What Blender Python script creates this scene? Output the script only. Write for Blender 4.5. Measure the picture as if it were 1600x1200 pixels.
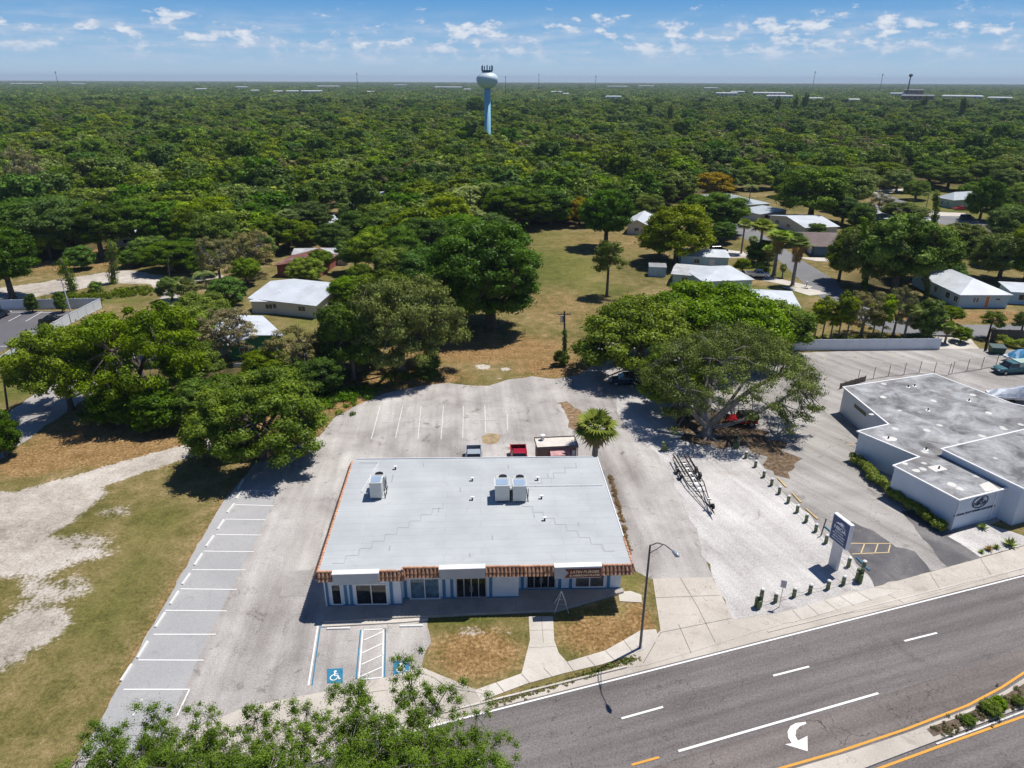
import bpy, bmesh, math, random
import numpy as np
from mathutils import Vector, Matrix, noise as mnoise
R = math.radians
HAZE = 0.00008
scene = bpy.context.scene
for o in list(bpy.data.objects): bpy.data.objects.remove(o)

# ---------------------------------------------------------------- camera
CAMH = 42.0; F = 1100.0
PITCH = math.atan((600 - 124.5) / F); ROLL = R(0.215)
YAW = math.atan((800 - 738) / (F * math.cos(PITCH) + (600 - 124.5) * math.sin(PITCH)))
fw = Vector((math.sin(YAW) * math.cos(PITCH), math.cos(YAW) * math.cos(PITCH), -math.sin(PITCH)))
rt0 = Vector((math.cos(YAW), -math.sin(YAW), 0)); up0 = rt0.cross(fw)
rt = rt0 * math.cos(ROLL) + up0 * math.sin(ROLL); up = up0 * math.cos(ROLL) - rt0 * math.sin(ROLL)
CP = Vector((0, 0, CAMH))
cam_d = bpy.data.cameras.new("camera"); cam = bpy.data.objects.new("camera", cam_d)
scene.collection.objects.link(cam); scene.camera = cam
cam.matrix_world = Matrix(((rt.x, up.x, -fw.x, CP.x), (rt.y, up.y, -fw.y, CP.y), (rt.z, up.z, -fw.z, CP.z), (0, 0, 0, 1)))
cam_d.sensor_width = 36; cam_d.lens = F / 1600 * 36; cam_d.clip_start = 0.5; cam_d.clip_end = 60000

def ray(x, y): return rt * (x - 800) + up * (600 - y) + fw * F
def G(x, y, z=0.0):            # survey point of the photo on the level z
    d = ray(x, y); return CP + d * ((z - CAMH) / d.z)
def AY(x, y, Y):               # survey point on the vertical plane y = Y
    d = ray(x, y); return CP + d * (Y / d.y)
def P(v):
    d = Vector(v) - CP; return 800 + F * d.dot(rt) / d.dot(fw), 600 - F * d.dot(up) / d.dot(fw)
def mpp(v): return (Vector(v) - CP).dot(fw) / F    # metres per photo pixel at v

# ---------------------------------------------------------------- sun, sky, exposure
SAZ, SEL = R(61), R(66.5)
sdir = Vector((math.sin(SAZ) * math.cos(SEL), math.cos(SAZ) * math.cos(SEL), math.sin(SEL)))
sl = bpy.data.lights.new("sun", 'SUN'); sun = bpy.data.objects.new("sun", sl); scene.collection.objects.link(sun)
sl.energy = 5.0; sl.angle = R(0.5); sl.color = (1.0, 0.955, 0.89)
sun.rotation_euler = sdir.to_track_quat('Z', 'Y').to_euler(); sun.location = (0, 0, 200)
scene.view_settings.view_transform = 'Standard'; scene.view_settings.look = 'None'
scene.view_settings.exposure = 0.0; scene.view_settings.gamma = 1.0
scene.render.engine = 'CYCLES'

class NT:
    def __init__(s, tree): s.t = tree; s.L = tree.links
    def n(s, typ, ins=None, **kw):
        nd = s.t.nodes.new(typ)
        for k, v in kw.items(): setattr(nd, k, v)
        for k, v in (ins or {}).items():
            sock = nd.inputs[k]
            if hasattr(v, 'bl_idname') and hasattr(v, 'links'): s.L.new(v, sock)
            else: sock.default_value = v
        return nd
    def math(s, op, a, b=0.0, c=None):
        d = {0: a, 1: b}
        if c is not None: d[2] = c
        return s.n('ShaderNodeMath', d, operation=op).outputs[0]
    def ramp(s, fac, stops, interp='LINEAR'):
        nd = s.n('ShaderNodeValToRGB', {0: fac}); cr = nd.color_ramp; cr.interpolation = interp
        while len(cr.elements) < len(stops): cr.elements.new(0.5)
        for e, (p, c) in zip(cr.elements, stops):
            e.position = p; e.color = (*c, 1) if len(c) == 3 else c
        return nd.outputs[0]
    def mix(s, f, a, b, mode='MIX'):
        nd = s.n('ShaderNodeMix', data_type='RGBA', blend_type=mode)
        for i, v in ((0, f), (6, a), (7, b)):
            if hasattr(v, 'links'): s.L.new(v, nd.inputs[i])
            else: nd.inputs[i].default_value = v if i == 0 or len(v) == 4 else (*v, 1)
        return nd.outputs[2]
    def noise(s, vec, scale, detail=3, rough=.55, dist=0.0):
        return s.n('ShaderNodeTexNoise', {'Vector': vec, 'Scale': scale, 'Detail': detail, 'Roughness': rough, 'Distortion': dist}).outputs[0]
    def sstep(s, v, lo, hi):
        return s.n('ShaderNodeMapRange', {0: v, 1: lo, 2: hi}, interpolation_type='SMOOTHSTEP').outputs[0]

w = bpy.data.worlds.new("World"); scene.world = w; w.use_nodes = True
nt = NT(w.node_tree); w.node_tree.nodes.clear()
sky = nt.n('ShaderNodeTexSky', sky_type='NISHITA', sun_disc=False, sun_elevation=SEL, sun_rotation=SAZ, altitude=50, air_density=1.0, dust_density=0.35, ozone_density=3.5)
tc = nt.n('ShaderNodeTexCoord').outputs['Generated']
sp = nt.n('ShaderNodeSeparateXYZ', {0: tc})
az = nt.math('ARCTAN2', sp.outputs[0], sp.outputs[1]); el = nt.math('ARCSINE', sp.outputs[2])
cv = nt.n('ShaderNodeCombineXYZ', {0: nt.math('MULTIPLY', az, 38.0), 1: nt.math('MULTIPLY', el, 76.0), 2: 3.7}).outputs[0]
cv2 = nt.n('ShaderNodeCombineXYZ', {0: nt.math('MULTIPLY', az, 9.0), 1: nt.math('MULTIPLY', el, 60.0), 2: 1.3}).outputs[0]
big = nt.noise(cv, 1.0, 7, .58); cov = nt.noise(cv2, 1.0, 3, .5)
# scattered cumulus: thin out upwards, none at the very horizon
dens = nt.math('ADD', nt.math('MULTIPLY', big, 1.0), nt.math('MULTIPLY', cov, 0.55))
hi_cut = nt.sstep(el, 0.055, 0.10)
dens = nt.math('SUBTRACT', dens, nt.math('MULTIPLY', hi_cut, 0.11))
dens = nt.math('ADD', dens, nt.math('MULTIPLY', nt.math('SUBTRACT', 1.0, nt.sstep(el, .045, .075)), .07))
puff = nt.sstep(dens, 0.82, .93)
puff = nt.math('MULTIPLY', puff, nt.sstep(el, 0.012, 0.05))
veil = nt.math('MULTIPLY', nt.sstep(nt.math('ADD', nt.noise(cv2, 1.6, 5, .6), nt.math('MULTIPLY', big, .4)), .55, .95), nt.math('MULTIPLY', nt.sstep(el, 0.0, .03), nt.math('SUBTRACT', 1.0, nt.sstep(el, .05, .085))))
cloud = nt.mix(nt.sstep(dens, .84, 1.04), (0.50, 0.60, 0.76), (0.84, 0.87, 0.92))
skyc = nt.n('ShaderNodeVectorMath', {0: sky.outputs[0], 1: (.036, .048, .068)}, operation='MULTIPLY').outputs[0]
# clear-air colour near the horizon (a deep mid blue paling downwards)
low = nt.ramp(nt.math('MULTIPLY', el, 4.0), [(0.0, (0.50, 0.66, 0.81)), (0.16, (0.31, 0.53, 0.78)), (0.38, (0.11, 0.35, 0.71)), (1.0, (0.05, 0.17, 0.46))])
base = nt.mix(nt.math('SUBTRACT', 0.9, nt.math('MULTIPLY', nt.sstep(el, .12, .5), .9)), skyc, low)
c1 = nt.mix(nt.math('MULTIPLY', veil, .75), base, (0.50, 0.61, 0.78))
c2 = nt.mix(nt.math('MULTIPLY', puff, .85), c1, cloud)
bg = nt.n('ShaderNodeBackground', {0: c2, 1: 1.0})
nt.L.new(bg.outputs[0], nt.n('ShaderNodeOutputWorld').inputs[0])

# ---------------------------------------------------------------- materials
MATS = {}
def newmat(name):
    m = bpy.data.materials.new(name); m.use_nodes = True; t = NT(m.node_tree); m.node_tree.nodes.clear()
    t.out = t.n('ShaderNodeOutputMaterial'); MATS[name] = m; return m, t
def M(name, col, rough=.7, metal=0.0, var=.12, scale=1.5, bump=0.0, spec=.4, bscale=None, dirt=None):
    if name in MATS: return MATS[name]
    m, t = newmat(name)
    pos = t.n('ShaderNodeTexCoord').outputs['Object']
    n1 = t.noise(pos, scale, 4); n2 = t.noise(pos, scale * 9, 2)
    f = t.math('ADD', t.math('MULTIPLY', n1, .7), t.math('MULTIPLY', n2, .3))
    a = tuple(max(0, c * (1 - var * 1.6)) for c in col); b = tuple(min(1, c * (1 + var * 1.2)) for c in col)
    c = t.ramp(f, [(.3, a), (.7, b)])
    if dirt: c = t.mix(t.math('MULTIPLY', t.sstep(t.noise(pos, scale * .6, 5, .65), .5, .72), dirt[3]), c, dirt[:3])
    p = t.n('ShaderNodeBsdfPrincipled', {'Base Color': c, 'Roughness': rough, 'Metallic': metal, 'Specular IOR Level': spec})
    if bump:
        bn = t.n('ShaderNodeBump', {'Height': t.noise(pos, bscale or scale * 12, 3), 'Strength': bump, 'Distance': .05}); t.L.new(bn.outputs[0], p.inputs['Normal'])
    t.L.new(p.outputs[0], t.out.inputs[0]); return m
def glass(name, col=(.012, .016, .02)):
    if name in MATS: return MATS[name]
    m, t = newmat(name)
    pos = t.n('ShaderNodeTexCoord').outputs['Object']
    c = t.ramp(t.noise(pos, .9, 2), [(.35, tuple(x * .6 for x in col)), (.7, tuple(x * 1.7 for x in col))])
    p = t.n('ShaderNodeBsdfPrincipled', {'Base Color': c, 'Roughness': .06, 'Specular IOR Level': .6})
    t.L.new(p.outputs[0], t.out.inputs[0]); return m
def asphalt(name, cols, big=.06, stain=(.1, .1, .1, .5), crack=.5, cscale=.25, speck=.25, rough=.9, fine=9.0, streak=None):
    """weathered pavement: broad tone patches, stains, aggregate, cracks"""
    m, t = newmat(name)
    pos = t.n('ShaderNodeNewGeometry').outputs['Position']
    b = t.noise(pos, big, 6, .62, .4)
    c = t.ramp(b, [(.33, cols[0]), (.5, cols[1]), (.66, cols[2])])
    st = t.sstep(t.noise(pos, big * 3.3, 5, .7, .8), .58, .70)
    c = t.mix(t.math('MULTIPLY', st, stain[3]), c, stain[:3])
    # streaks of wear
    st2 = t.sstep(t.noise(pos, .9, 4, .7, 1.5), .62, .74)
    c = t.mix(t.math('MULTIPLY', st2, stain[3] * .45), c, stain[:3])
    if streak:                       # wear running along a direction (radians), strength
        mp = t.n('ShaderNodeMapping', {0: t.n('ShaderNodeVectorRotate', {0: pos, 3: -streak[0]}, rotation_type='Z_AXIS').outputs[0], 3: (.035, streak[2], 1)}).outputs[0]
        c = t.mix(streak[1], c, t.ramp(t.noise(mp, 1.0, 5, .6), [(.3, (.18, .18, .18)), (.7, (.84, .84, .84))]), 'SOFT_LIGHT')
    fn = t.noise(pos, fine, 3, .7)
    c = t.mix(speck, c, t.ramp(fn, [(.3, (.25, .25, .25)), (.7, (.95, .95, .95))]), 'SOFT_LIGHT')
    if crack:
        wp = t.n('ShaderNodeVectorMath', {0: pos, 1: t.n('ShaderNodeVectorMath', {0: t.n('ShaderNodeTexNoise', {'Vector': pos, 'Scale': .7, 'Detail': 4}).outputs[1], 3: 2.4}, operation='SCALE').outputs[0]}, operation='ADD').outputs[0]
        v = t.n('ShaderNodeTexVoronoi', {'Vector': wp, 'Scale': cscale}, feature='DISTANCE_TO_EDGE').outputs[0]
        v2 = t.n('ShaderNodeTexVoronoi', {'Vector': wp, 'Scale': cscale * 3.1}, feature='DISTANCE_TO_EDGE').outputs[0]
        k = t.math('MULTIPLY', t.math('SUBTRACT', 1.0, t.sstep(v, .002, .007)), t.sstep(t.noise(pos, .16, 3), .42, .56))
        k2 = t.math('MULTIPLY', t.math('SUBTRACT', 1.0, t.sstep(v2, .004, .018)), t.sstep(t.noise(pos, .11, 3), .52, .62))
        kk = t.math('MULTIPLY', t.math('MAXIMUM', k, t.math('MULTIPLY', k2, .8)), crack)
        c = t.mix(kk, c, tuple(x * .35 for x in cols[1]))
    p = t.n('ShaderNodeBsdfPrincipled', {'Base Color': c, 'Roughness': rough, 'Specular IOR Level': .2})
    bn = t.n('ShaderNodeBump', {'Height': fn, 'Strength': .35, 'Distance': .03}); t.L.new(bn.outputs[0], p.inputs['Normal'])
    t.L.new(p.outputs[0], t.out.inputs[0]); return m
def foliage(name, dark, pale_col, hue=.03, vari=.5):
    """leaves: tone per leaf clump (face attribute), a random cast per tree, some light passing through"""
    m, t = newmat(name)
    tone = t.n('ShaderNodeAttribute', attribute_name='tone').outputs['Fac']
    rnd = t.n('ShaderNodeObjectInfo').outputs['Random']
    c = t.ramp(tone, [(0.0, dark), (.55, tuple((a + b) / 2 for a, b in zip(dark, pale_col))), (1.0, pale_col)])  # random clump tone runs from the dark to the pale leaf colour
    wn = t.noise(t.n('ShaderNodeNewGeometry').outputs['Position'], .021, 3, .6)
    hs = t.n('ShaderNodeHueSaturation', {'Hue': t.math('ADD', .5 - hue / 2, t.math('MULTIPLY', rnd, hue)), 'Saturation': t.math('ADD', .93, t.math('MULTIPLY', t.math('FRACT', t.math('MULTIPLY', rnd, 7.3)), .3)),
        'Value': t.math('MULTIPLY', t.math('ADD', .60, t.math('MULTIPLY', wn, .9)), t.math('ADD', 1 - vari / 2, t.math('MULTIPLY', t.math('FRACT', t.math('MULTIPLY', rnd, 13.7)), vari))), 'Color': c}).outputs[0]
    d = t.n('ShaderNodeBsdfDiffuse', {0: hs}); tr = t.n('ShaderNodeBsdfTranslucent', {0: t.mix(.5, hs, (.16, .22, .02))})
    gl = t.n('ShaderNodeBsdfGlossy', {0: (.5, .55, .5, 1), 1: .45})
    mx = t.n('ShaderNodeMixShader', {0: .22, 1: d.outputs[0], 2: tr.outputs[0]})
    mx2 = t.n('ShaderNodeMixShader', {0: .02, 1: mx.outputs[0], 2: gl.outputs[0]})
    t.L.new(mx2.outputs[0], t.out.inputs[0]); return m

# ---------------------------------------------------------------- mesh helpers
class MB:
    def __init__(s, f=None): s.v = []; s.f = []; s.fn = f
    def add(s, vs, fs):
        k = len(s.v); s.v += [tuple(v) for v in vs]; s.f += [tuple(i + k for i in q) for q in fs]; return s
    def box(s, x0, x1, y0, y1, z0, z1, bev=0.0):
        if bev:
            b = min(bev, abs(x1-x0)/3, abs(y1-y0)/3, abs(z1-z0)/3)
            r = []
            for z, k in ((z0, b), (z0 + b, 0), (z1 - b, 0), (z1, b)):
                r.append([(x0+k+b*(k==0)*0, y0+k, z), (x1-k, y0+k, z), (x1-k, y1-k, z), (x0+k, y1-k, z)])
            return s.loft(r)
        return s.add([(x0,y0,z0),(x1,y0,z0),(x1,y1,z0),(x0,y1,z0),(x0,y0,z1),(x1,y0,z1),(x1,y1,z1),(x0,y1,z1)],
            [(0,3,2,1),(4,5,6,7),(0,1,5,4),(1,2,6,5),(2,3,7,6),(3,0,4,7)])
    def loft(s, rings, cap=True, closed=True):
        n = len(rings[0]); vs = [p for r in rings for p in r]; fs = []
        for i in range(len(rings) - 1):
            for j in range(n if closed else n - 1):
                k = (j + 1) % n; fs.append((i*n+j, i*n+k, (i+1)*n+k, (i+1)*n+j))
        if cap and closed: fs.append(tuple(range(n-1, -1, -1))); fs.append(tuple((len(rings)-1)*n + j for j in range(n)))
        return s.add(vs, fs)
    def tube(s, pts, rad, n=8, cap=True):
        pts = [Vector(p) for p in pts]; rad = rad if isinstance(rad, (list, tuple)) else [rad] * len(pts)
        rings = []; ref = None
        for i, p in enumerate(pts):
            d = (pts[min(i+1, len(pts)-1)] - pts[max(i-1, 0)]).normalized()
            if ref is None: ref = Vector((1, 0, 0)) if abs(d.x) < .8 else Vector((0, 1, 0))
            a = d.cross(ref).normalized(); b = d.cross(a).normalized(); ref = b.cross(d).normalized() if False else ref
            rings.append([p + (a * math.cos(2*math.pi*k/n) + b * math.sin(2*math.pi*k/n)) * rad[i] for k in range(n)])
        return s.loft(rings, cap)
    def cyl(s, x, y, z0, z1, r, r1=None, n=16): return s.tube([(x,y,z0),(x,y,z1)], [r, r if r1 is None else r1], n)
    def prism(s, poly, z0, z1):          # horizontal outline, any simple polygon
        n = len(poly); tri = bpy_tess(poly)
        s.add([(p[0],p[1],z0) for p in poly] + [(p[0],p[1],z1) for p in poly],
            [tuple(reversed(q)) for q in tri] + [tuple(i+n for i in q) for q in tri] + [(i,(i+1)%n,(i+1)%n+n,i+n) for i in range(n)]); return s
    def sheet(s, poly, z):
        return s.add([(p[0],p[1],z) for p in poly], bpy_tess(poly))
    def lathe(s, prof, x=0, y=0, n=24):
        return s.loft([[(x+r*math.cos(2*math.pi*k/n), y+r*math.sin(2*math.pi*k/n), z) for k in range(n)] for r, z in prof])
    def build(s, name, mat, parent=None, smooth=False, mtx=None):
        if name in SPLIT and len(s.f) > 6:
            comps = s.parts()
            if len(comps) > 1:
                for vs_, fs_ in comps:
                    q = MB(s.fn); q.v = vs_; q.f = fs_; o = q.build(name, mat, parent, smooth, mtx)
                    if len(comps) > 1 and name in SPLIT: SPLIT[name].append(o)
                return o
        me = bpy.data.meshes.new(name); vs = s.v
        if s.fn: vs = [s.fn(v) for v in vs]
        if mtx is not None: vs = [mtx @ Vector(v) for v in vs]
        me.from_pydata([tuple(v) for v in vs], [], s.f); me.materials.append(mat)
        if smooth: me.shade_smooth()
        me.update()
        o = bpy.data.objects.new(name, me); scene.collection.objects.link(o)
        if parent: o.parent = parent
        return o
def _parts(s):
    par = list(range(len(s.v)))
    def fd(a):
        while par[a] != a: par[a] = par[par[a]]; a = par[a]
        return a
    for f in s.f:
        for b in f[1:]: par[fd(b)] = fd(f[0])
    gr = {}
    for f in s.f: gr.setdefault(fd(f[0]), []).append(f)
    out = []
    for fs in gr.values():
        ids = sorted({i for f in fs for i in f}); mp = {a: k for k, a in enumerate(ids)}; out.append(([s.v[i] for i in ids], [tuple(mp[i] for i in f) for f in fs]))
    return out
MB.parts = _parts
SPLIT = {k: [] for k in ('blue_trim', 'base_band', 'fascia', 'soffit', 'roof_edge_flashing', 'downpipe', 'roof_patch', 'leg')}
from mathutils.geometry import tessellate_polygon
def bpy_tess(poly):
    tr = tessellate_polygon([[Vector((p[0], p[1], 0)) for p in poly]]); out = []
    for a, b, c in tr:
        pa, pb, pc = poly[a], poly[b], poly[c]
        if (pb[0]-pa[0])*(pc[1]-pa[1]) - (pb[1]-pa[1])*(pc[0]-pa[0]) < 0: a, c = c, a
        out.append((a, b, c))
    return out
def tag(o, label=None, cat=None, group=None, kind=None):
    if label: o['label'] = label
    if cat: o['category'] = cat
    if group: o['group'] = group
    if kind: o['kind'] = kind
    return o
def empty(name, loc=(0,0,0), rz=0.0, **k):
    o = bpy.data.objects.new(name, None); scene.collection.objects.link(o); o.location = loc; o.rotation_euler = (0,0,rz); o.empty_display_size = .5
    return tag(o, **k)
def copy_tree(o, parent=None):
    c = o.copy(); scene.collection.objects.link(c); c.parent = parent
    for ch in [x for x in KIDS.get(o, [])]: copy_tree(ch, c)
    return c
class _K(dict):
    def get(self, o, d=None): return list(o.children)
KIDS = _K()
def px(pts, z=0.0): return [tuple(G(x, y, z)[:2]) for x, y in pts]
def rough_edge(poly, amp=.25, step=.8, seed=1):
    out = []; n = len(poly)
    for i in range(n):
        a, b = Vector(poly[i]), Vector(poly[(i+1) % n]); L = (b-a).length; k = max(1, int(L/step)) if L < 400 else 1
        nrm = Vector((-(b-a).y, (b-a).x)); nrm = nrm / max(L, 1e-6)
        for j in range(k):
            p = a.lerp(b, j/k); q = mnoise.noise(Vector((p.x*.5+seed*17, p.y*.5, seed)))*amp*1.6 + mnoise.noise(Vector((p.x*1.7, p.y*1.7, seed*3.1)))*amp*.7
            out.append(tuple(p + nrm * q))
    return out
def sheet(name, pts, z, mat, rough=0, seed=1, kind='structure', world=False, **k):
    poly = list(pts) if world else px(pts)
    if rough: poly = rough_edge(poly, rough, .8, seed)
    return tag(MB().sheet(poly, z).build(name, mat), kind=kind, **k)
def quadmesh(me, co, q):
    me.vertices.add(len(co)); me.vertices.foreach_set('co', co.astype(np.float32).ravel())
    me.loops.add(q.size); me.loops.foreach_set('vertex_index', q.astype(np.int32).ravel())
    me.polygons.add(len(q)); me.polygons.foreach_set('loop_start', (np.arange(len(q)) * q.shape[1]).astype(np.int32))
    me.polygons.foreach_set('loop_total', np.full(len(q), q.shape[1], np.int32)); me.update(calc_edges=True)
# ---------------------------------------------------------------- trees
F_oak = foliage('oak_leaves', (0.065, 0.112, 0.016), (0.248, 0.333, 0.044))
F_live = foliage('live_oak_leaves', (0.094, 0.131, 0.034), (0.314, 0.390, 0.074))
F_dark = foliage('dark_leaves', (0.038, 0.082, 0.013), (0.149, 0.248, 0.035))
F_yel = foliage('yellow_green_leaves', (.10, .15, .014), (.36, .44, .035))
F_or = foliage('orange_leaves', (0.289, 0.184, 0.026), (0.550, 0.426, 0.044))
F_near = foliage('near_leaves', (.05, .105, .015), (.20, .32, .055), vari=.1)
F_palm = foliage('palm_leaves', (0.072, 0.112, 0.024), (0.329, 0.397, 0.104))
F_dry = foliage('dry_fronds', (0.187, 0.125, 0.052), (0.550, 0.368, 0.148))
F_grey = foliage('sparse_grey_leaves', (0.144, 0.144, 0.065), (0.429, 0.368, 0.177))
F_shrub = foliage('hedge_leaves', (0.080, 0.144, 0.016), (0.329, 0.426, 0.044), vari=.15)
BARK = M('bark', (.13, .105, .085), .95, var=.35, scale=2.5, bump=.8); BARKG = M('grey_bark', (.24, .215, .19), .95, var=.3, scale=2.5, bump=.8)

def leaf_quads(cs, rs, n_each, size, rng, flat=.62, up=.35, tones=None, inner=.55, soft=.0):
    """leaf clumps: many small tilted faces spread through shells of the clumps"""
    co = []; tn = []
    for i, (c, r) in enumerate(zip(cs, rs)):
        n = n_each[i] if hasattr(n_each, '__len__') else n_each
        d = rng.normal(size=(n, 3)); d /= np.linalg.norm(d, axis=1)[:, None]
        rad = r * (inner + (1 - inner) * rng.random(n) ** .5) * (1 + .22 * np.sin(d[:, 0] * 5 + i) * np.cos(d[:, 1] * 6 + 2 * i))
        if soft: rad = rad * (1 - soft) + soft * r * np.abs(rng.normal(size=n)) * .85
        p = np.array(c) + d * rad[:, None] * np.array([1, 1, flat])
        nr = d * 1.0 + rng.normal(size=(n, 3)) * .42 + np.array([0, 0, up]); nr /= np.linalg.norm(nr, axis=1)[:, None]
        a = np.cross(nr, rng.normal(size=(n, 3))); a /= np.linalg.norm(a, axis=1)[:, None] + 1e-9; b = np.cross(nr, a)
        s = size * (.55 + .9 * rng.random(n))[:, None]
        co.append(np.stack([p - a * s * .8, p - b * s * .42, p + a * s * .8, p + b * s * .42], 1))
        tt = (tones[i] if tones is not None else .5) + .34 * (rng.random(n) - .5)
        tn.append(np.clip(tt, 0, 1))
    return np.concatenate(co).reshape(-1, 3), np.concatenate(tn)
def leafmesh(name, co, tn, mat):
    me = bpy.data.meshes.new(name); q = np.arange(len(co)).reshape(-1, 4); quadmesh(me, co, q)
    a = me.attributes.new('tone', 'FLOAT', 'FACE'); a.data.foreach_set('value', tn.astype(np.float32)); me.materials.append(mat); return me
# ---------------------------------------------------------------- ground: one sheet to the horizon
def axis(lo, hi, step, far, ratio=1.18):
    a = list(np.arange(lo, hi + 1e-6, step)); s = step
    r = []; x = hi; 
    while x < far: s *= ratio; x += s; r.append(x)
    l = []; x = lo; s = step
    while x > -far: s *= ratio; x -= s; l.append(x)
    return np.array(l[::-1] + a + r)
gx = axis(-75, 75, .75, 14000); gy = axis(22, 165, .75, 14000)
GX, GY = np.meshgrid(gx, gy)
def linew(pts, width, soft=1.5, z=0):
    """pts: photo points of a track; width in metres (one or one per point)"""
    pw = [np.array(G(*p)[:2]) for p in pts]; ws = width if isinstance(width, (list, tuple)) else [width] * len(pw)
    best = np.zeros_like(GX)
    for (a, b, wa, wb) in zip(pw[:-1], pw[1:], ws[:-1], ws[1:]):
        d = b - a; L2 = max(d @ d, 1e-6)
        t = np.clip(((GX - a[0]) * d[0] + (GY - a[1]) * d[1]) / L2, 0, 1)
        dist = np.hypot(GX - (a[0] + t * d[0]), GY - (a[1] + t * d[1])); hw = (wa + (wb - wa) * t) / 2
        best = np.maximum(best, np.clip((hw + soft - dist) / (2 * soft), 0, 1))
    return best
def blob(p, rx, ry, amp=1.0, ang=0):
    c = G(*p); dx, dy = GX - c.x, GY - c.y; ca, sa = math.cos(R(ang)), math.sin(R(ang))
    u, v = (dx * ca + dy * sa) / rx, (-dx * sa + dy * ca) / ry
    return amp * np.clip(1.35 - np.sqrt(u * u + v * v), 0, 1)
sand = np.zeros_like(GX); brown = np.zeros_like(GX); green = np.zeros_like(GX); soil = np.zeros_like(GX)
for wgt in (
    linew([(-80, 800), (0, 800), (90, 768), (180, 738), (260, 714), (330, 693)], [8, 7.5, 5.5, 4.4, 3.8, 3.2], 1.2),
    linew([(-60, 850), (10, 840), (80, 810), (140, 775)], [9, 7, 5, 3], 2),
    blob((30, 870), 9, 4.5, .72), blob((110, 860), 6.5, 4.5, .56), blob((40, 985), 4.6, 4.8, .66), blob((100, 920), 4.5, 3.5, .5), linew([(20, 840), (60, 900), (50, 1000)], [6, 5, 4], 3) * .62, blob((180, 800), 3, 2, .5),
    blob((0, 1010), 4, 5, .7), blob((60, 1150), 3, 2, .35), blob((235, 820), 3, 2, .32), blob((180, 965), 2.5, 2, .25),
    linew([(-60, 470), (60, 452), (180, 432), (270, 440), (340, 432)], [14, 12, 11, 5, 3], 2.5),
    linew([(250, 440), (280, 480), (300, 520), (250, 560)], [4, 4, 4, 4], 1.5),
    linew([(200, 405), (420, 345), (520, 330)], [5, 5, 4], 2),
    blob((330, 545), 8, 5, .8), blob((755, 573), 1.6, 1.5, .8), blob((790, 577), 1.3, 1.2, .65), blob((770, 592), 3, .9, .45), blob((735, 572), .8, .8, .5),
    blob((735, 985), 4, .9, .5), blob((700, 1000), 1.5, 1.2, .35), blob((790, 992), 1.6, 1.0, .45), blob((935, 970), 3, .7, .35), blob((980, 990), 1.2, 1.6, .4),
    blob((860, 480), 6, 3, .3), blob((830, 480), 12, 2, .3), blob((1190, 655), 3, 3, .45),
    linew([(1120, 400), (1180, 402)], 3, 1), blob((600, 590), 3, 1, .4)): sand = np.maximum(sand, wgt)
for wgt in (
    blob((180, 690), 16, 9, .9), blob((60, 720), 8, 5, .9), blob((420, 680), 12, 10, .75), blob((290, 650), 12, 9, .6), blob((130, 640), 9, 7, .5),
    linew([(160, 1160), (215, 1035), (270, 935), (320, 850), (365, 765)], 2.6, 1.6) * .72,
    blob((760, 545), 22, 10, .8), blob((640, 590), 12, 5, .85), blob((860, 570), 9, 9, .75), blob((880, 480), 16, 22, .5), blob((540, 630), 5, 4, .95),
    blob((745, 1020), 4.4, 3.4, .95), blob((940, 990), 4.6, 3.0, .9), blob((1000, 970), 1.6, 3, .9), blob((110, 560), 4, 3, .5),
    blob((1100, 680), 9, 8, .95), blob((950, 375), 30, 24, .5), blob((120, 400), 40, 26, .7), blob((1330, 420), 14, 20, .5), blob((1400, 500), 20, 10, .7), blob((1550, 495), 25, 6, .7),
    blob((480, 600), 8, 7, .6)): brown = np.maximum(brown, wgt)
for wgt in (
    blob((870, 415), 16, 26, .8), blob((930, 450), 13, 12, .6), blob((30, 598), 6, 9, .95), blob((495, 480), 6, 24, .8), blob((180, 930), 6, 14, .5), blob((240, 820), 6, 8, .5), blob((300, 760), 5, 6, .35),
    blob((715, 968), 5, .7, .9), blob((920, 957), 5, .8, .8), blob((985, 905), 1.2, 3, .6), blob((1240, 455), 10, 6, .95), blob((1200, 425), 8, 8, .7), blob((1450, 300), 30, 30, .9), blob((1500, 330), 30, 25, .9), blob((150, 470), 14, 3, .9),
    blob((620, 560), 10, 6, .4), blob((870, 375), 20, 30, .55)): green = np.maximum(green, wgt)
FOREST = [(-300, 150), (1900, 150), (1900, 292), (1600, 288), (1500, 288), (1430, 288), (1380, 290), (1330, 292), (1215, 296), (1120, 300), (1040, 325), (985, 345), (945, 350), (900, 345), (860, 350), (750, 352), (700, 400), (600, 402), (560, 345), (530, 318), (500, 345), (440, 375), (390, 392), (330, 402), (270, 382), (150, 390), (60, 412), (-300, 440)]
def inpoly(x, y, poly):
    c = np.zeros(np.shape(x), bool); n = len(poly); j = n - 1
    for i in range(n):
        xi, yi = poly[i]; xj, yj = poly[j]
        if yi != yj: c ^= ((yi > y) != (yj > y)) & (x < (xj - xi) * (y - yi) / (yj - yi) + xi)
        j = i
    return c
FORW = px(FOREST[2:])                        # the tree line on the ground
far1, far2 = G(1900, 150), G(-300, 150)
FORW = [(-9000, 9000), (9000, 9000)] + FORW
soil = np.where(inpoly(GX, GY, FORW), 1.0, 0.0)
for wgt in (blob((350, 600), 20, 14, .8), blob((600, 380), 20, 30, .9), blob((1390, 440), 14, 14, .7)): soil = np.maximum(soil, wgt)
ny, nx = GX.shape
me = bpy.data.meshes.new('ground')
Z = np.zeros_like(GX)
co = np.stack([GX, GY, Z], -1).reshape(-1, 3)
idx = np.arange(nx * ny).reshape(ny, nx)
q = np.stack([idx[:-1, :-1], idx[:-1, 1:], idx[1:, 1:], idx[1:, :-1]], -1).reshape(-1, 4)
quadmesh(me, co, q)
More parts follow.
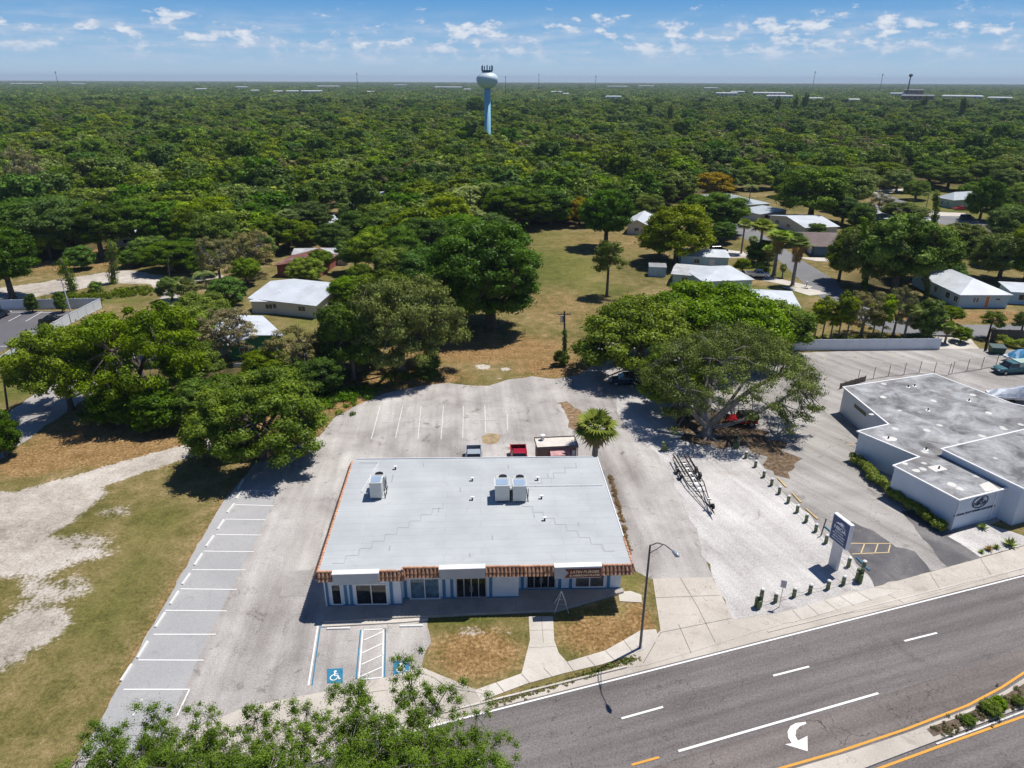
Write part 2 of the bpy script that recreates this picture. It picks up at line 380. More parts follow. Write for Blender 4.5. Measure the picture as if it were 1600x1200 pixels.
for nm, arr in (('sand', sand), ('brown', brown), ('green', green), ('soil', soil)):
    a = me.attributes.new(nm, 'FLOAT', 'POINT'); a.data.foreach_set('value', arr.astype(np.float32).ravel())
m, t = newmat('ground_cover')
pos = t.n('ShaderNodeNewGeometry').outputs['Position']
at = lambda n_: t.n('ShaderNodeAttribute', attribute_name=n_).outputs['Fac']
fine = t.noise(pos, 3.2, 4, .7); mid = t.noise(pos, .55, 5, .66); big_ = t.noise(pos, .09, 4, .6); grit = t.noise(pos, 11, 2, .6)
def ragged(a, lo=.38, hi=.62, k=.75):
    s_ = t.math('ADD', at(a), t.math('MULTIPLY', t.math('SUBTRACT', t.math('ADD', t.math('MULTIPLY', mid, .55), t.math('MULTIPLY', fine, .45)), .5), k * 1.6))
    s_ = t.math('MULTIPLY', t.sstep(s_, lo, hi), t.sstep(at(a), .02, .14)); return s_
mixed = t.math('ADD', t.math('MULTIPLY', big_, .5), t.math('MULTIPLY', mid, .5))
grass = t.ramp(mixed, [(.36, (.092, .088, .026)), (.46, (.150, .130, .043)), (.55, (.22, .172, .074)), (.64, (.33, .245, .13))])
gc = t.mix(t.math('MULTIPLY', ragged('green', .3, .75), .85), grass, t.ramp(mixed, [(.38, (.075, .095, .018)), (.62, (.17, .165, .040))]))
leafc = t.ramp(t.math('ADD', t.math('MULTIPLY', fine, .6), t.math('MULTIPLY', mid, .4)), [(.36, (.14, .075, .028)), (.5, (.27, .155, .065)), (.64, (.41, .26, .13))])
gc = t.mix(t.math('MULTIPLY', ragged('brown', .3, .8), .8), gc, leafc)
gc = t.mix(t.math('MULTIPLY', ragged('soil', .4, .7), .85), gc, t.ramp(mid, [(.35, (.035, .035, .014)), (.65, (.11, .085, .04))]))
sandc = t.ramp(t.math('ADD', t.math('MULTIPLY', big_, .6), t.math('MULTIPLY', mid, .4)), [(.36, (.28, .245, .205)), (.5, (.44, .395, .34)), (.62, (.57, .525, .465))])
flk = t.math('MULTIPLY', t.sstep(t.noise(pos, 1.7, 5, .75, .5), .60, .68), t.sstep(t.noise(pos, .12, 3), .42, .60))
gc = t.mix(t.math('MULTIPLY', flk, .7), gc, (.30, .22, .13))
flk2 = t.math('MULTIPLY', t.sstep(t.noise(pos, 2.3, 4, .75, .3), .66, .70), t.sstep(t.noise(pos, .08, 3), .46, .62))
gc = t.mix(t.math('MULTIPLY', flk2, .7), gc, (.46, .40, .33))
gc = t.mix(ragged('sand', .40, .56, .62), gc, sandc)
gc = t.mix(.55, gc, t.ramp(grit, [(.3, (.22, .22, .22)), (.7, (.85, .85, .85))]), 'SOFT_LIGHT')
gc = t.mix(.75, gc, t.ramp(fine, [(.3, (.2, .2, .2)), (.7, (.82, .82, .82))]), 'SOFT_LIGHT')
p = t.n('ShaderNodeBsdfPrincipled', {'Base Color': gc, 'Roughness': .95, 'Specular IOR Level': .1})
bn = t.n('ShaderNodeBump', {'Height': t.math('ADD', fine, t.math('MULTIPLY', grit, .5)), 'Strength': .6, 'Distance': .12}); t.L.new(bn.outputs[0], p.inputs['Normal'])
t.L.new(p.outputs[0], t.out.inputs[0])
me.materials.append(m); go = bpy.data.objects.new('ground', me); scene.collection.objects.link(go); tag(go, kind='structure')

# ---------------------------------------------------------------- pavements
A_lot = asphalt('lot_asphalt', [(.26, .24, .225), (.37, .345, .325), (.47, .445, .415)], .11, (.17, .15, .13, .8), .45, .16, .6, streak=(1.60, .6, .45))
A_bay = asphalt('sealed_bay_asphalt', [(.32, .32, .325), (.36, .36, .36), (.41, .40, .395)], .1, (.24, .23, .22, .3), .25, .2, .3)
A_road = asphalt('road_asphalt', [(.132, .119, .116), (.160, .144, .139), (.188, .17, .162)], .05, (.10, .09, .086, .5), .65, .33, .6, fine=7, streak=(.254, .5, .75))
A_turn = asphalt('turn_lane_asphalt', [(.14, .122, .112), (.165, .144, .132), (.19, .165, .15)], .08, (.11, .097, .088, .4), .9, .22, .5, fine=7, streak=(.254, .5, .6))
A_nb = asphalt('old_asphalt', [(.24, .225, .21), (.32, .30, .28), (.39, .37, .345)], .09, (.15, .14, .13, .6), .7, .3, .5, streak=(2.1, .6, .5))
A_dark = asphalt('dark_sealcoat', [(.085, .083, .088), (.13, .125, .128), (.21, .20, .195)], .2, (.24, .22, .2, .4), .4, .4, .4)
A_grav = asphalt('shell_gravel', [(.35, .335, .32), (.46, .44, .42), (.555, .535, .51)], .12, (.33, .29, .25, .6), 0, .3, .8, fine=8, streak=(1.9, .55, .5))
A_str = asphalt('street_asphalt', [(.15, .15, .155), (.19, .19, .195), (.23, .225, .225)], .06, (.13, .13, .13, .4), .5, .3, .3)
A_new = asphalt('new_asphalt', [(.105, .10, .11), (.13, .125, .135), (.155, .15, .16)], .06, (.10, .10, .10, .3), 0, .3, .3)
C_walk = asphalt('concrete', [(.44, .40, .35), (.53, .49, .43), (.61, .57, .51)], .2, (.34, .30, .26, .4), .3, .3, .3)
C_apron = asphalt('worn_concrete', [(.40, .36, .31), (.49, .445, .385), (.57, .52, .455)], .15, (.31, .27, .235, .5), .45, .22, .3)
Z1, Z2, Z3, Z4 = .015, .03, .045, .06

sheet('parking_lot', [(60, 1290), (150, 1145), (205, 1035), (240, 975), (268, 927), (310, 850), (345, 790), (372, 755), (400, 722), (455, 700), (500, 680), (520, 655), (560, 632), (600, 615), (650, 605), (700, 598), (735, 603), (765, 603), (790, 594), (830, 588), (868, 592), (905, 585), (925, 572), (905, 545), (960, 535), (1020, 540), (1070, 560), (1060, 600), (1075, 660), (1040, 700), (1060, 760), (1090, 830), (1114, 900), (1120, 905), (1016, 905), (1004, 897), (975, 885), (640, 930), (669, 968), (672, 1005), (658, 1045), (560, 1070), (440, 1095), (330, 1290)], Z1, A_lot, .22, 3)
sheet('parking_bay_strip', [(120, 1180), (150, 1140), (204, 1040), (268, 927), (345, 790), (372, 757), (400, 740), (438, 748), (425, 790), (380, 880), (330, 985), (268, 1120), (240, 1180)], Z2, A_bay, .05, 5)
A_pt = asphalt('patched_asphalt', [(.25, .235, .22), (.33, .31, .295), (.41, .39, .365)], .2, (.19, .17, .15, .5), .3, .2, .5)
sheet('asphalt_patch', [(452, 893), (497, 890), (480, 932), (437, 932)], Z2, A_pt, .04, 5)
sheet('sand_puddle', [(752, 681), (765, 676), (784, 680), (788, 688), (776, 694), (756, 692)], Z2, M('wet_sand', (.36, .27, .15), .6, var=.3), .55, 6)
sheet('grass_island', [(868, 628), (885, 628), (900, 632), (910, 655), (908, 675), (892, 668), (882, 650)], Z2, M('leaf_litter', (.27, .17, .09), .95, var=.5, scale=2.2, bump=.5, dirt=(.34, .31, .27, .6)), .8, 8)
sheet('gravel_lot', [(960, 618), (1010, 612), (1060, 645), (1095, 678), (1150, 700), (1185, 720), (1215, 766), (1262, 803), (1300, 850), (1330, 872), (1366, 916), (1290, 937), (1215, 958), (1145, 969), (1114, 900), (1090, 835), (1068, 790), (1050, 745), (1028, 712), (975, 668)], Z2, A_grav, .3, 11)
sheet('side_parking_lot', [(1040, 590), (1150, 560), (1235, 552), (1330, 548), (1470, 546), (1530, 545), (1620, 548), (1700, 640), (1660, 760), (1600, 800), (1500, 838), (1532, 872), (1455, 893), (1368, 917), (1280, 850), (1210, 780), (1150, 720), (1100, 700), (1060, 650)], Z1 + .004, A_nb, .1, 12)
sheet('sealed_patch', [(1302, 828), (1330, 815), (1365, 830), (1400, 856), (1430, 862), (1455, 893), (1368, 917), (1335, 872)], Z2 + .002, A_dark, .2, 14)
sheet('sealed_patch', [(1410, 800), (1445, 790), (1500, 836), (1532, 872), (1480, 886), (1450, 850)], Z2, A_dark, .3, 15)
sheet('leaf_litter_bed', [(1045, 655), (1075, 640), (1120, 640), (1180, 668), (1230, 700), (1238, 735), (1212, 742), (1170, 700), (1120, 702), (1075, 690)], Z2 + .004, M('oak_leaf_litter', (.16, .105, .06), .95, var=.6, scale=2.4, bump=.6, dirt=(.30, .27, .23, .7)), 1.3, 16)
# main road: a straight frame (s along, t towards the shops) from the edge line
RO = Vector((6.91, 39.07)); RU = Vector((.968, .2515)).normalized(); RV = Vector((-RU.y, RU.x))
def RD(s, tt): q_ = RO + RU * s + RV * tt; return (q_.x, q_.y)
sheet('road', [RD(-120, .22), RD(160, .22), RD(160, -34), RD(-120, -34)], Z1, A_road, world=True)
sheet('turn_lane', px([(905, 1240), (1060, 1185), (1375, 1088), (1600, 1014), (1760, 955), (1760, 1000), (1600, 1056), (1512, 1105), (1416, 1143), (1311, 1179), (1224, 1203), (1100, 1250)]), Z2, A_turn, world=True)
sheet('gutter', [RD(-120, .22), RD(160, .22), RD(160, .80), RD(-120, .80)], Z1, C_apron, world=True)
tag(MB().prism([RD(-120, .80), RD(-2.4, .80), RD(-2.4, .95), RD(-120, .95)], 0, .14).build('kerb', C_walk), kind='structure')
tag(MB().prism([RD(-2.4, .80), RD(4.6, .80), RD(4.6, .95), RD(-2.4, .95)], 0, .14).build('kerb', C_walk), kind='structure')
tag(MB().prism([RD(17.5, .80), RD(160, .80), RD(160, .95), RD(17.5, .95)], 0, .07).build('kerb', C_walk), kind='structure')
def walk_strip(name, pts, z=.05, mat=C_walk, joints=None):
    o = MB().prism(px(pts, z), 0, z).build(name, mat); tag(o, kind='structure'); return o
walk_strip('sidewalk', [(742, 1078), (815, 1052), (886, 1034), (946, 1016), (975, 1000), (1000, 985), (1025, 983), (1030, 1000), (990, 1022), (940, 1038), (880, 1052), (820, 1069), (752, 1095)])
walk_strip('driveway_apron', [(1020, 904), (1113, 902), (1147, 969), (1190, 962), (1225, 975), (1180, 988), (1090, 1016), (1008, 1040), (955, 1046), (1000, 1018), (1032, 985)], .04, C_apron)
walk_strip('sidewalk', [(1225, 957), (1290, 937), (1366, 918), (1410, 922), (1300, 955), (1240, 972), (1222, 974), (1190, 962)], .05)
walk_strip('driveway_apron', [(1366, 917.5), (1532, 872), (1600, 853), (1700, 828), (1700, 862), (1600, 888), (1480, 922), (1400, 946), (1300, 962), (1300, 955), (1410, 922)], .04, C_apron)
walk_strip('driveway_apron', [(240, 1200), (300, 1140), (375, 1108), (440, 1093), (500, 1082), (560, 1069), (660, 1043), (745, 1078), (755, 1096), (770, 1108), (690, 1132), (560, 1170), (420, 1215)], .042, C_apron)
walk_strip('entrance_path', [(826, 963), (864, 963), (866, 1000), (873, 1020), (886, 1034), (850, 1045), (815, 1052), (828, 1000)], .045, C_walk)
sheet('side_yard_sand', [(1480, 838), (1540, 818), (1600, 838), (1660, 860), (1600, 853), (1532, 871), (1500, 850)], Z2 + .003, A_grav, .1, 21)
sheet('verge_concrete', [RD(5, .8), RD(60, .8), RD(60, 2.6), RD(17, 3.4), RD(5, 2.6)], .02, C_apron, world=True)
# expansion joints
jm = M('dark_joint', (.17, .15, .13), .9)  # plain dark colour of the joint lines
jb = MB()
for s_ in np.arange(-17.3, 3.0, 1.6): jb.add([(*RD(s_, 1.75), .056), (*RD(s_+.035, 1.75), .056), (*RD(s_+.035, 3.15), .056), (*RD(s_, 3.15), .056)], [(0,1,2,3)])
def seg_strip(mb, pts, wd, z, world=False):
    pw = [Vector(G(*p, z)[:2]) if not world else Vector(p) for p in pts]; L = []; Rr = []
    for i, p_ in enumerate(pw):
        d = (pw[min(i+1, len(pw)-1)] - pw[max(i-1, 0)]).normalized(); n_ = Vector((-d.y, d.x)) * wd / 2
        L.append((*(p_ + n_), z)); Rr.append((*(p_ - n_), z))
    k = len(pw); mb.add(L + Rr, [(k+i, k+i+1, i+1, i) for i in range(k-1)]); return mb
jb = MB()
for a, b in [((775, 1066), (788, 1081)), ((815, 1053), (828, 1067)), ((850, 1044), (862, 1057)), ((886, 1034), (896, 1048)), ((917, 1026), (930, 1040)), ((946, 1017), (960, 1031)), ((975, 1001), (990, 1020)),
             ((1238, 953), (1252, 968)), ((1262, 945), (1280, 961)), ((1288, 938), (1308, 953)), ((1312, 931), (1334, 946)), ((1340, 925), (1362, 938))]: seg_strip(jb, [a, b], .05, .056)
for pl in [[(1063, 903), (1090, 948), (1118, 1004)], [(1018, 934), (1124, 930)], [(1033, 988), (1143, 966)], [(1005, 1036), (1033, 988)], [(1060, 975), (1080, 1020)], [(1453, 896), (1470, 922)], [(1367, 918), (1412, 942)], [(1532, 873), (1550, 900)]]: seg_strip(jb, pl, .05, .047)
for pl in [[(846, 963), (849, 1004)], [(827, 985), (865, 984)], [(827, 1012), (869, 1010)]]: seg_strip(jb, pl, .03, .05)
tag(jb.build('pavement_joints', jm), kind='structure')

# ---- other streets and tracks
sheet('street', [(1112, 340), (1160, 343), (1200, 372), (1250, 405), (1303, 437), (1330, 470), (1400, 500), (1475, 508), (1620, 507), (1760, 507), (1760, 527), (1620, 527), (1478, 527), (1380, 520), (1300, 480), (1258, 445), (1215, 405), (1180, 382), (1125, 352)], Z2, A_str, .1, 31)
sheet('street', [(1380, 300), (1425, 320), (1480, 335), (1560, 352), (1700, 372), (1700, 385), (1540, 366), (1470, 350), (1400, 326), (1360, 306)], Z2, A_str, .1, 32)
sheet('far_parking_lot', [(-150, 484), (0, 484), (98, 487), (116, 487), (84, 505), (28, 535), (-10, 556), (-200, 640)], Z2, A_new, .02, 33)
sheet('lane', [(-60, 700), (20, 640), (60, 612), (120, 588), (165, 570), (215, 540), (250, 520), (290, 525), (240, 560), (170, 600), (110, 640), (40, 690), (-60, 760)], Z1, asphalt('old_lane', [(.27, .255, .24), (.36, .34, .32), (.43, .41, .385)], .12, (.2, .18, .16, .5), .3, .3, .4), .3, 34)
sheet('driveway', [(1430, 546), (1530, 545), (1512, 524), (1452, 524)], Z2, C_walk, .05, 35)
for i, pts in enumerate([[(1195, 430), (1270, 448), (1262, 452), (1190, 438)], [(1245, 402), (1300, 403), (1330, 410), (1275, 408)], [(1260, 450), (1300, 458), (1265, 462), (1220, 448)], [(1350, 297), (1425, 294), (1425, 299), (1362, 303)], [(1430, 330), (1510, 333), (1500, 338), (1440, 337)], [(1120, 388), (1180, 396), (1170, 402), (1120, 396)]]):
    sheet('driveway', pts, Z2 + .002, C_walk, .05, 40 + i)

# ---------------------------------------------------------------- painted markings
def paint(name, col, wear=.35):
    m, t = newmat(name); pos = t.n('ShaderNodeNewGeometry').outputs['Position']
    wv = t.sstep(t.noise(pos, 2.2, 5, .75), .60, .72); c = t.mix(t.math('MULTIPLY', wv, wear), col, (.30, .29, .28)); c = t.mix(.2, c, t.ramp(t.noise(pos, 14, 2), [(.3, (.3, .3, .3)), (.7, (.8, .8, .8))]), 'SOFT_LIGHT')
    p = t.n('ShaderNodeBsdfPrincipled', {'Base Color': c, 'Roughness': .7, 'Specular IOR Level': .25}); t.L.new(p.outputs[0], t.out.inputs[0]); return m
W_ = paint('white_road_paint', (.80, .79, .77), .5); W_old = paint('old_white_paint', (.66, .65, .63), .9); Y_ = paint('yellow_road_paint', (.72, .34, .05), .4); Y_old = paint('old_yellow_paint', (.66, .50, .26), .9); BL_ = paint('blue_paint', (.03, .19, .32), .35)
def marking(name, segs, wd, mat, z=Z3, world=False):
    mb = MB()
    for s_ in segs: seg_strip(mb, s_, wd, z, world)
    return tag(mb.build(name, mat), kind='structure')
marking('edge_line', [[RD(-120, 0), RD(160, 0)]], .15, W_, world=True)
for a, b in [((1413, 1001.5), (1464, 988.8)), ((1208, 1055.8), (1264.5, 1041.3)), ((971, 1122.5), (1036, 1104.4)), ((700, 1201), (749, 1185.5)), ((1608, 951), (1655, 938))]: marking('lane_dash', [[a, b]], .17, W_)
marking('solid_lane_line', [[(1060, 1173.5), (1372.5, 1083)]], .18, W_)
marking('lane_dash', [[(987, 1195), (1030, 1183)]], .16, Y_)
YL = [(1150, 1222), (1224, 1199), (1311, 1174), (1416, 1139), (1512, 1102), (1565, 1074), (1600, 1051), (1700, 990)]
marking('yellow_edge_line', [YL], .17, Y_); marking('yellow_edge_line', [[(1280, 1232), (1375, 1200), (1487, 1159), (1600, 1119), (1720, 1076)]], .17, Y_)
marking('median_white_line', [[(1463, 1162), (1530, 1138), (1600, 1111), (1700, 1070)]], .12, W_old, Z4 + .01)
# arrow of the turn lane (tail curls from the top, head points down-left)
arrow = [(820, 523), (822, 530), (800, 538), (786, 552), (783, 572), (792, 590), (826, 573), (827, 628), (745, 603), (770, 599), (758, 580), (755, 558), (765, 538), (785, 527)]
tag(MB().sheet(px([(900 + a / 2.2857, 900 + b / 2.2857) for a, b in arrow]), Z3 + .01).build('turn_arrow', W_), kind='structure')
# left row of bays
LY = [(193, 1077, 296, 1077), (216, 1031, 318, 1031.5), (240, 991, 337, 991), (258, 953.5, 354, 954.5), (282, 920, 370, 921), (300, 890, 384, 890.5), (318, 861, 397, 862), (338, 835, 408, 836), (352, 811, 415, 812), (368, 788.5, 427, 790), (382, 767, 436, 767.5)]
for a, b, c, d in LY: marking('bay_line', [[(a, b), (c, d)]], .11, W_)
marking('bay_line', [[(296, 1077), (276, 1120)]], .11, W_); marking('bay_line', [[(222, 1092), (212, 1112), (207, 1118)]], .14, W_old)
# rear bays
for seg in [[(594, 634), (580, 686)], [(658, 634), (653, 686)], [(693, 634), (689, 686)], [(724, 634), (723, 684)], [(757.5, 633), (758.5, 676)], [(792.5, 647), (793, 672)], [(629, 635), (618, 684)], [(592, 659.5), (610, 659)], [(620, 658.5), (660, 658)], [(744, 656.5), (793, 656.5)]]: marking('bay_line', [seg], .10, W_old)
# accessible bays in front of the shops
marking('bay_line', [[(496.5, 978), (482, 1071)]], .13, W_, Z3); marking('bay_line', [[(500.5, 978), (487.5, 1071)]], .10, BL_, Z2 + .004)
marking('hatched_aisle', [[(567, 984), (560.5, 1061)], [(599, 982), (597.5, 1058.5)], [(560, 1061.5), (598, 1058.5)], [(569, 1000), (598, 987)], [(566, 1020), (598, 1005)], [(565, 1038), (598, 1023)], [(563, 1057), (597, 1042)], [(567, 984.5), (600, 982.5)]], .11, W_)
marking('blue_aisle_edge', [[(563.5, 984), (556.5, 1060)], [(602.5, 982), (601, 1058)]], .10, BL_)
def isa(cx, cy, s):
    o = MB().sheet([tuple(G(cx-13.5*s, cy-11*s)[:2]), tuple(G(cx-13.5*s, cy+11.5*s)[:2]), tuple(G(cx+11*s, cy+11*s)[:2]), tuple(G(cx+11.5*s, cy-12*s)[:2])], Z2 + .006).build('accessible_bay_marking', BL_)
    tag(o, kind='structure'); c = G(cx, cy); mb = MB(); zz = Z3 + .005
    def arc(x, y, r, a0, a1, wd): seg_strip(mb, [(c.x+x+r*math.cos(R(a)), c.y+y+r*math.sin(R(a))) for a in np.linspace(a0, a1, 18)], wd, zz, True)
    arc(-.1, .42, .05, 0, 359, .13); arc(-.1, -.16, .27, 100, 360, .08)
    seg_strip(mb, [(c.x-.13, c.y+.3), (c.x-.08, c.y+.02), (c.x+.18, c.y+.0), (c.x+.33, c.y-.34), (c.x+.43, c.y-.28)], .1, zz + .004, True)
    seg_strip(mb, [(c.x-.1, c.y+.2), (c.x+.15, c.y+.17)], .07, zz + .002, True)
    tag(mb.build('accessible_symbol', W_), kind='structure')
isa(524.5, 1056.5, 1.0); isa(628, 1044, .98)
# side lot
marking('hatched_aisle', [[(1325, 849), (1392, 849)], [(1331, 865.5), (1390, 863)], [(1351, 849), (1345, 865)], [(1372, 849), (1367, 864)], [(1391, 851), (1388, 863)]], .10, Y_old, Z3)
marking('bay_line', [[(1323, 695), (1337, 694)]], .10, Y_old); marking('bay_line', [[(1265, 835), (1310, 835)]], .02, Y_old)
for seg in [[(1285, 556), (1290, 562)], [(1335, 553), (1342, 559)], [(1390, 552), (1397, 558)], [(1460, 557), (1463, 561)]]: marking('bay_line', [seg], .1, Y_old)
for seg in [[(0, 498), (18, 486)], [(13, 502), (42, 487)], [(40, 502), (66, 487)], [(-28, 498), (-5, 486)], [(73, 494), (93, 487)], [(0, 487.3), (95, 488.6)], [(58, 509), (82, 509)], [(45, 517), (70, 517)], [(28, 525), (52, 525)], [(12, 533), (38, 533)], [(-10, 541), (18, 541)]]: marking('bay_line', [seg], .14, W_)

# median with planting
med = px([(1120, 1245), (1240, 1203), (1330, 1176), (1425, 1144), (1515, 1109), (1570, 1081), (1600, 1061), (1720, 985), (1740, 1050), (1600, 1106), (1460, 1160), (1355, 1200), (1240, 1245)])
tag(MB().prism(med, 0, .13).build('median', C_apron), kind='structure')
sheet('median_planting_bed', px([(1447, 1141), (1500, 1122), (1560, 1092), (1600, 1071), (1730, 1000), (1745, 1022), (1600, 1100), (1530, 1126), (1458, 1153)]), .145, M('mulch', (.15, .11, .08), .95, var=.5, scale=3, bump=.6), .06, 3, world=True)
# ---------------------------------------------------------------- shop building
SH = -.025
def shf(v): return (v[0], v[1] + SH * v[0], v[2])
M_wall = M('painted_block', (.68, .73, .78), .8, var=.05, scale=.6, bump=.15, bscale=6)
M_blue = M('blue_trim', (.055, .20, .36), .6, var=.08); M_white = M('white_paint', (.80, .80, .80), .5, var=.04)
M_alu = M('aluminium', (.55, .57, .6), .35, .6, var=.05)
G_dark = glass('dark_glass'); G_blue = glass('curtained_glass', (.10, .17, .22)); G_grey = glass('grey_blind_glass', (.09, .085, .08))
# membrane roof: laid in rolls, seams stepping across
m, t = newmat('roof_membrane'); pos = t.n('ShaderNodeTexCoord').outputs['Object']
n0 = t.noise(pos, .25, 5, .6); c = t.ramp(n0, [(.35, (.425, .45, .455)), (.65, (.495, .52, .525))])
br = t.n('ShaderNodeTexBrick', {'Vector': pos, 'Color1': (1, 1, 1, 1), 'Color2': (.93, .93, .94, 1), 'Mortar': (.74, .76, .78, 1), 'Scale': 1.0, 'Mortar Size': .02, 'Brick Width': 10.5, 'Row Height': 1.02}, offset=.31, offset_frequency=2)
c = t.mix(.8, c, br.outputs[0], 'MULTIPLY')
c = t.mix(t.math('MULTIPLY', t.sstep(t.noise(pos, .5, 6, .7, 1.2), .54, .68), .32), c, (.38, .38, .37))
p = t.n('ShaderNodeBsdfPrincipled', {'Base Color': c, 'Roughness': .6, 'Specular IOR Level': .3}); t.L.new(p.outputs[0], t.out.inputs[0]); M_roof = m
M_tile = M('clay_tile', (.40, .225, .14), .75, var=.55, scale=3.2, bump=.1, dirt=(.16, .10, .08, .6)); M_ridge = M('ridge_tile', (.62, .33, .2), .75, var=.3, scale=2)
shop = empty('shop_building', (0, 58, 0), label='long single storey shop building with pale flat roof and clay tile eaves', cat='building')
def sb(mb, name, mat, parent=shop, **k):
    if name in SPLIT: SPLIT[name].clear()
    o = mb.build(name, mat, parent, **k); many = list(SPLIT.get(name, [])) or [o]
    q_ = parent
    off = Vector((0, 0, 0))
    while q_: off += q_.location; q_ = q_.parent
    for o_ in many: o_.location = -off
    return o
RZ = 4.4; XL, XR = -13.6, 12.7; YB = 66.8; YF1, YF2 = 47.97, 48.36; XS = -6.65
body = MB(shf)
body.prism([(-13.3, 48.62), (-6.95, 48.62), (-6.95, 49.36), (3.2, 49.36), (3.2, 50.36), (12.35, 50.36), (12.35, 66.4), (-13.3, 66.4)], .1, 4.2)
body = sb(body, 'wall', M_wall)
rf = MB(shf).prism([(XL, YF1), (XS, YF1), (XS, YF2), (XR, YF2), (XR, YB), (XL, YB)], 4.22, RZ); roof = sb(rf, 'roof', M_roof)
mb = MB(shf)                     # extra membrane seams stepping over the roof
def seam(pts_, wd=.06): 
    for a, b in zip(pts_[:-1], pts_[1:]):
        if abs(a[0]-b[0]) > abs(a[1]-b[1]): mb.box(min(a[0],b[0]), max(a[0],b[0]), a[1]-wd/2, a[1]+wd/2, RZ+.002, RZ+.012)
        else: mb.box(a[0]-wd/2, a[0]+wd/2, min(a[1],b[1])+.03, max(a[1],b[1])-.03, RZ+.002, RZ+.012)
x, y = -12.6, 49.0
for k in range(9): seam([(x, y), (x + 1.0, y), (x + 1.0, y + 1.02)]); x += 1.0; y += 1.02
x, y = 11.6, 50.2
for k in range(8): seam([(x, y), (x - .95, y), (x - .95, y + 1.02)]); x -= .95; y += 1.02
x, y = 5.0, 61.5
for k in range(4): seam([(x, y), (x + 1.3, y), (x + 1.3, y + 1.02)]); x += 1.3; y += 1.02
for x_, y_, k_ in [(-9, 62, 1.6), (-4, 56.5, .9), (1, 52, .7), (-6, 65, .9), (3, 64.5, .8), (7, 62.6, .9), (9, 54, .6), (-11, 59, .8), (-2, 60, .9), (5, 55.4, .7), (-8, 50.6, .8), (-1, 49.6, .6)]: seam([(x_, y_), (x_, y_ + k_)], .1)
sb(mb, 'roof_seams', M('roof_seam', (.33, .35, .36), .8), shop)
mb = MB(shf); mb.box(-13.25, 12.3, YB + .003, YB + .08, 4.1, 4.5); mb.box(XR + .003, XR + .1, 52.3, YB, 4.3, 4.46); sb(mb, 'roof_edge_flashing', M_white)
# fascia, blue band over the tiles
mb = MB(shf); mb.box(XL + .12, XS - .003, YF1 + .1, YF1 + .24, 3.55, 4.2); mb.box(XS + .1, XR - .1, YF2 + .1, YF2 + .24, 3.55, 4.2); sb(mb, 'fascia', M_blue)
mb = MB(shf); mb.box(-13.9, -6.95, 47.9, 48.6, 3.5, 3.56); mb.box(-6.94, 3.18, 48.3, 49.34, 3.5, 3.56); mb.box(3.22, 12.8, 48.3, 50.34, 3.5, 3.56); mb.box(-13.9, -13.32, 48.64, 66.4, 3.5, 3.56); sb(mb, 'soffit', M_wall)
# barrel tiles in two courses, front, left side and the front of the right side
def tiles(mb, p0, p1, out, run=.34, z0=4.32, z1=3.58, pitch=.33):
    p0, p1, out = Vector((*p0, 0)), Vector((*p1, 0)), Vector((*out, 0)); L = (p1 - p0).length; u = (p1 - p0) / L; n = int(L / pitch)
    for i in range(n):
        jit = random.uniform(-.01, .01)
        for cse, (a, b, za, zb, lift) in enumerate(((.0, .56, z0, z0 + (z1 - z0) * .56, .045), (.46, 1.04, z0 + (z1 - z0) * .46, z1, .0))):
            c0 = p0 + u * ((i + .5) * pitch + jit) + out * run * a; c1 = p0 + u * ((i + .5) * pitch + jit) + out * run * b
            r0_, r1_ = .115, .145; rings = []
            for c, r_, z_ in ((c0, r0_, za), (c1, r1_, zb)):
                rings.append([(c.x + u.x * r_ * math.cos(th) + out.x * (r_ * math.sin(th) * .8 + lift), c.y + u.y * r_ * math.cos(th) + out.y * (r_ * math.sin(th) * .8 + lift), z_ + r_ * math.sin(th) * .35) for th in np.linspace(0, math.pi, 6)])
            mb.add(rings[0] + rings[1], [(j, j + 1, j + 7, j + 6) for j in range(5)] + [tuple(range(6, 12))])
    q0, q1 = p0 + out * run * .02, p0 + out * run; 
    mb.add([(p0.x, p0.y, z0 - .03), (p1.x, p1.y, z0 - .03), (p1.x + out.x * run, p1.y + out.y * run, z1 - .03), (p0.x + out.x * run, p0.y + out.y * run, z1 - .03)], [(0, 3, 2, 1)])
random.seed(4)
mb = MB(shf); tiles(mb, (XL - .1, YF1), (XS + .2, YF1), (0, -1)); sb(mb, 'tile_eave', M_tile)
mb = MB(shf); tiles(mb, (XS + .25, YF2), (XR + .15, YF2), (0, -1)); sb(mb, 'tile_eave', M_tile)
mb = MB(shf); tiles(mb, (XL, YF1 - .1), (XL, YB), (-1, 0), run=.45); sb(mb, 'tile_eave', M_tile)
mb = MB(shf); tiles(mb, (XR, YF2 - .1), (XR, 52.3), (1, 0), run=.3); sb(mb, 'tile_eave', M_tile)
mb = MB(shf); tiles(mb, (XS + .02, YF1 - .35), (XS + .02, YF2), (1, 0), run=.2); sb(mb, 'tile_eave', M_tile)
mb = MB(shf)
def cap_row(a, b, L=.42):
    a, b = Vector(a), Vector(b); n = int((b - a).length / L); u = (b - a) / (b - a).length
    for i in range(n): mb.tube([a + u * i * L, a + u * (i + 1) * L * .999 + u * .0], [.115, .085], 8)
cap_row((XL - .1, YF1 - .02, RZ - .02), (XS, YF1 - .02, RZ - .02)); cap_row((XS + .05, YF2 - .02, RZ - .02), (XR + .1, YF2 - .02, RZ - .02)); cap_row((XL - .04, YF1, RZ - .02), (XL - .04, YB, RZ - .02)); cap_row((XR + .06, YF2, RZ - .02), (XR + .06, 52.3, RZ - .02)); cap_row((XS, YF1, RZ - .02), (XS, YF2, RZ - .02), .2)
sb(mb, 'ridge_caps', M_ridge)
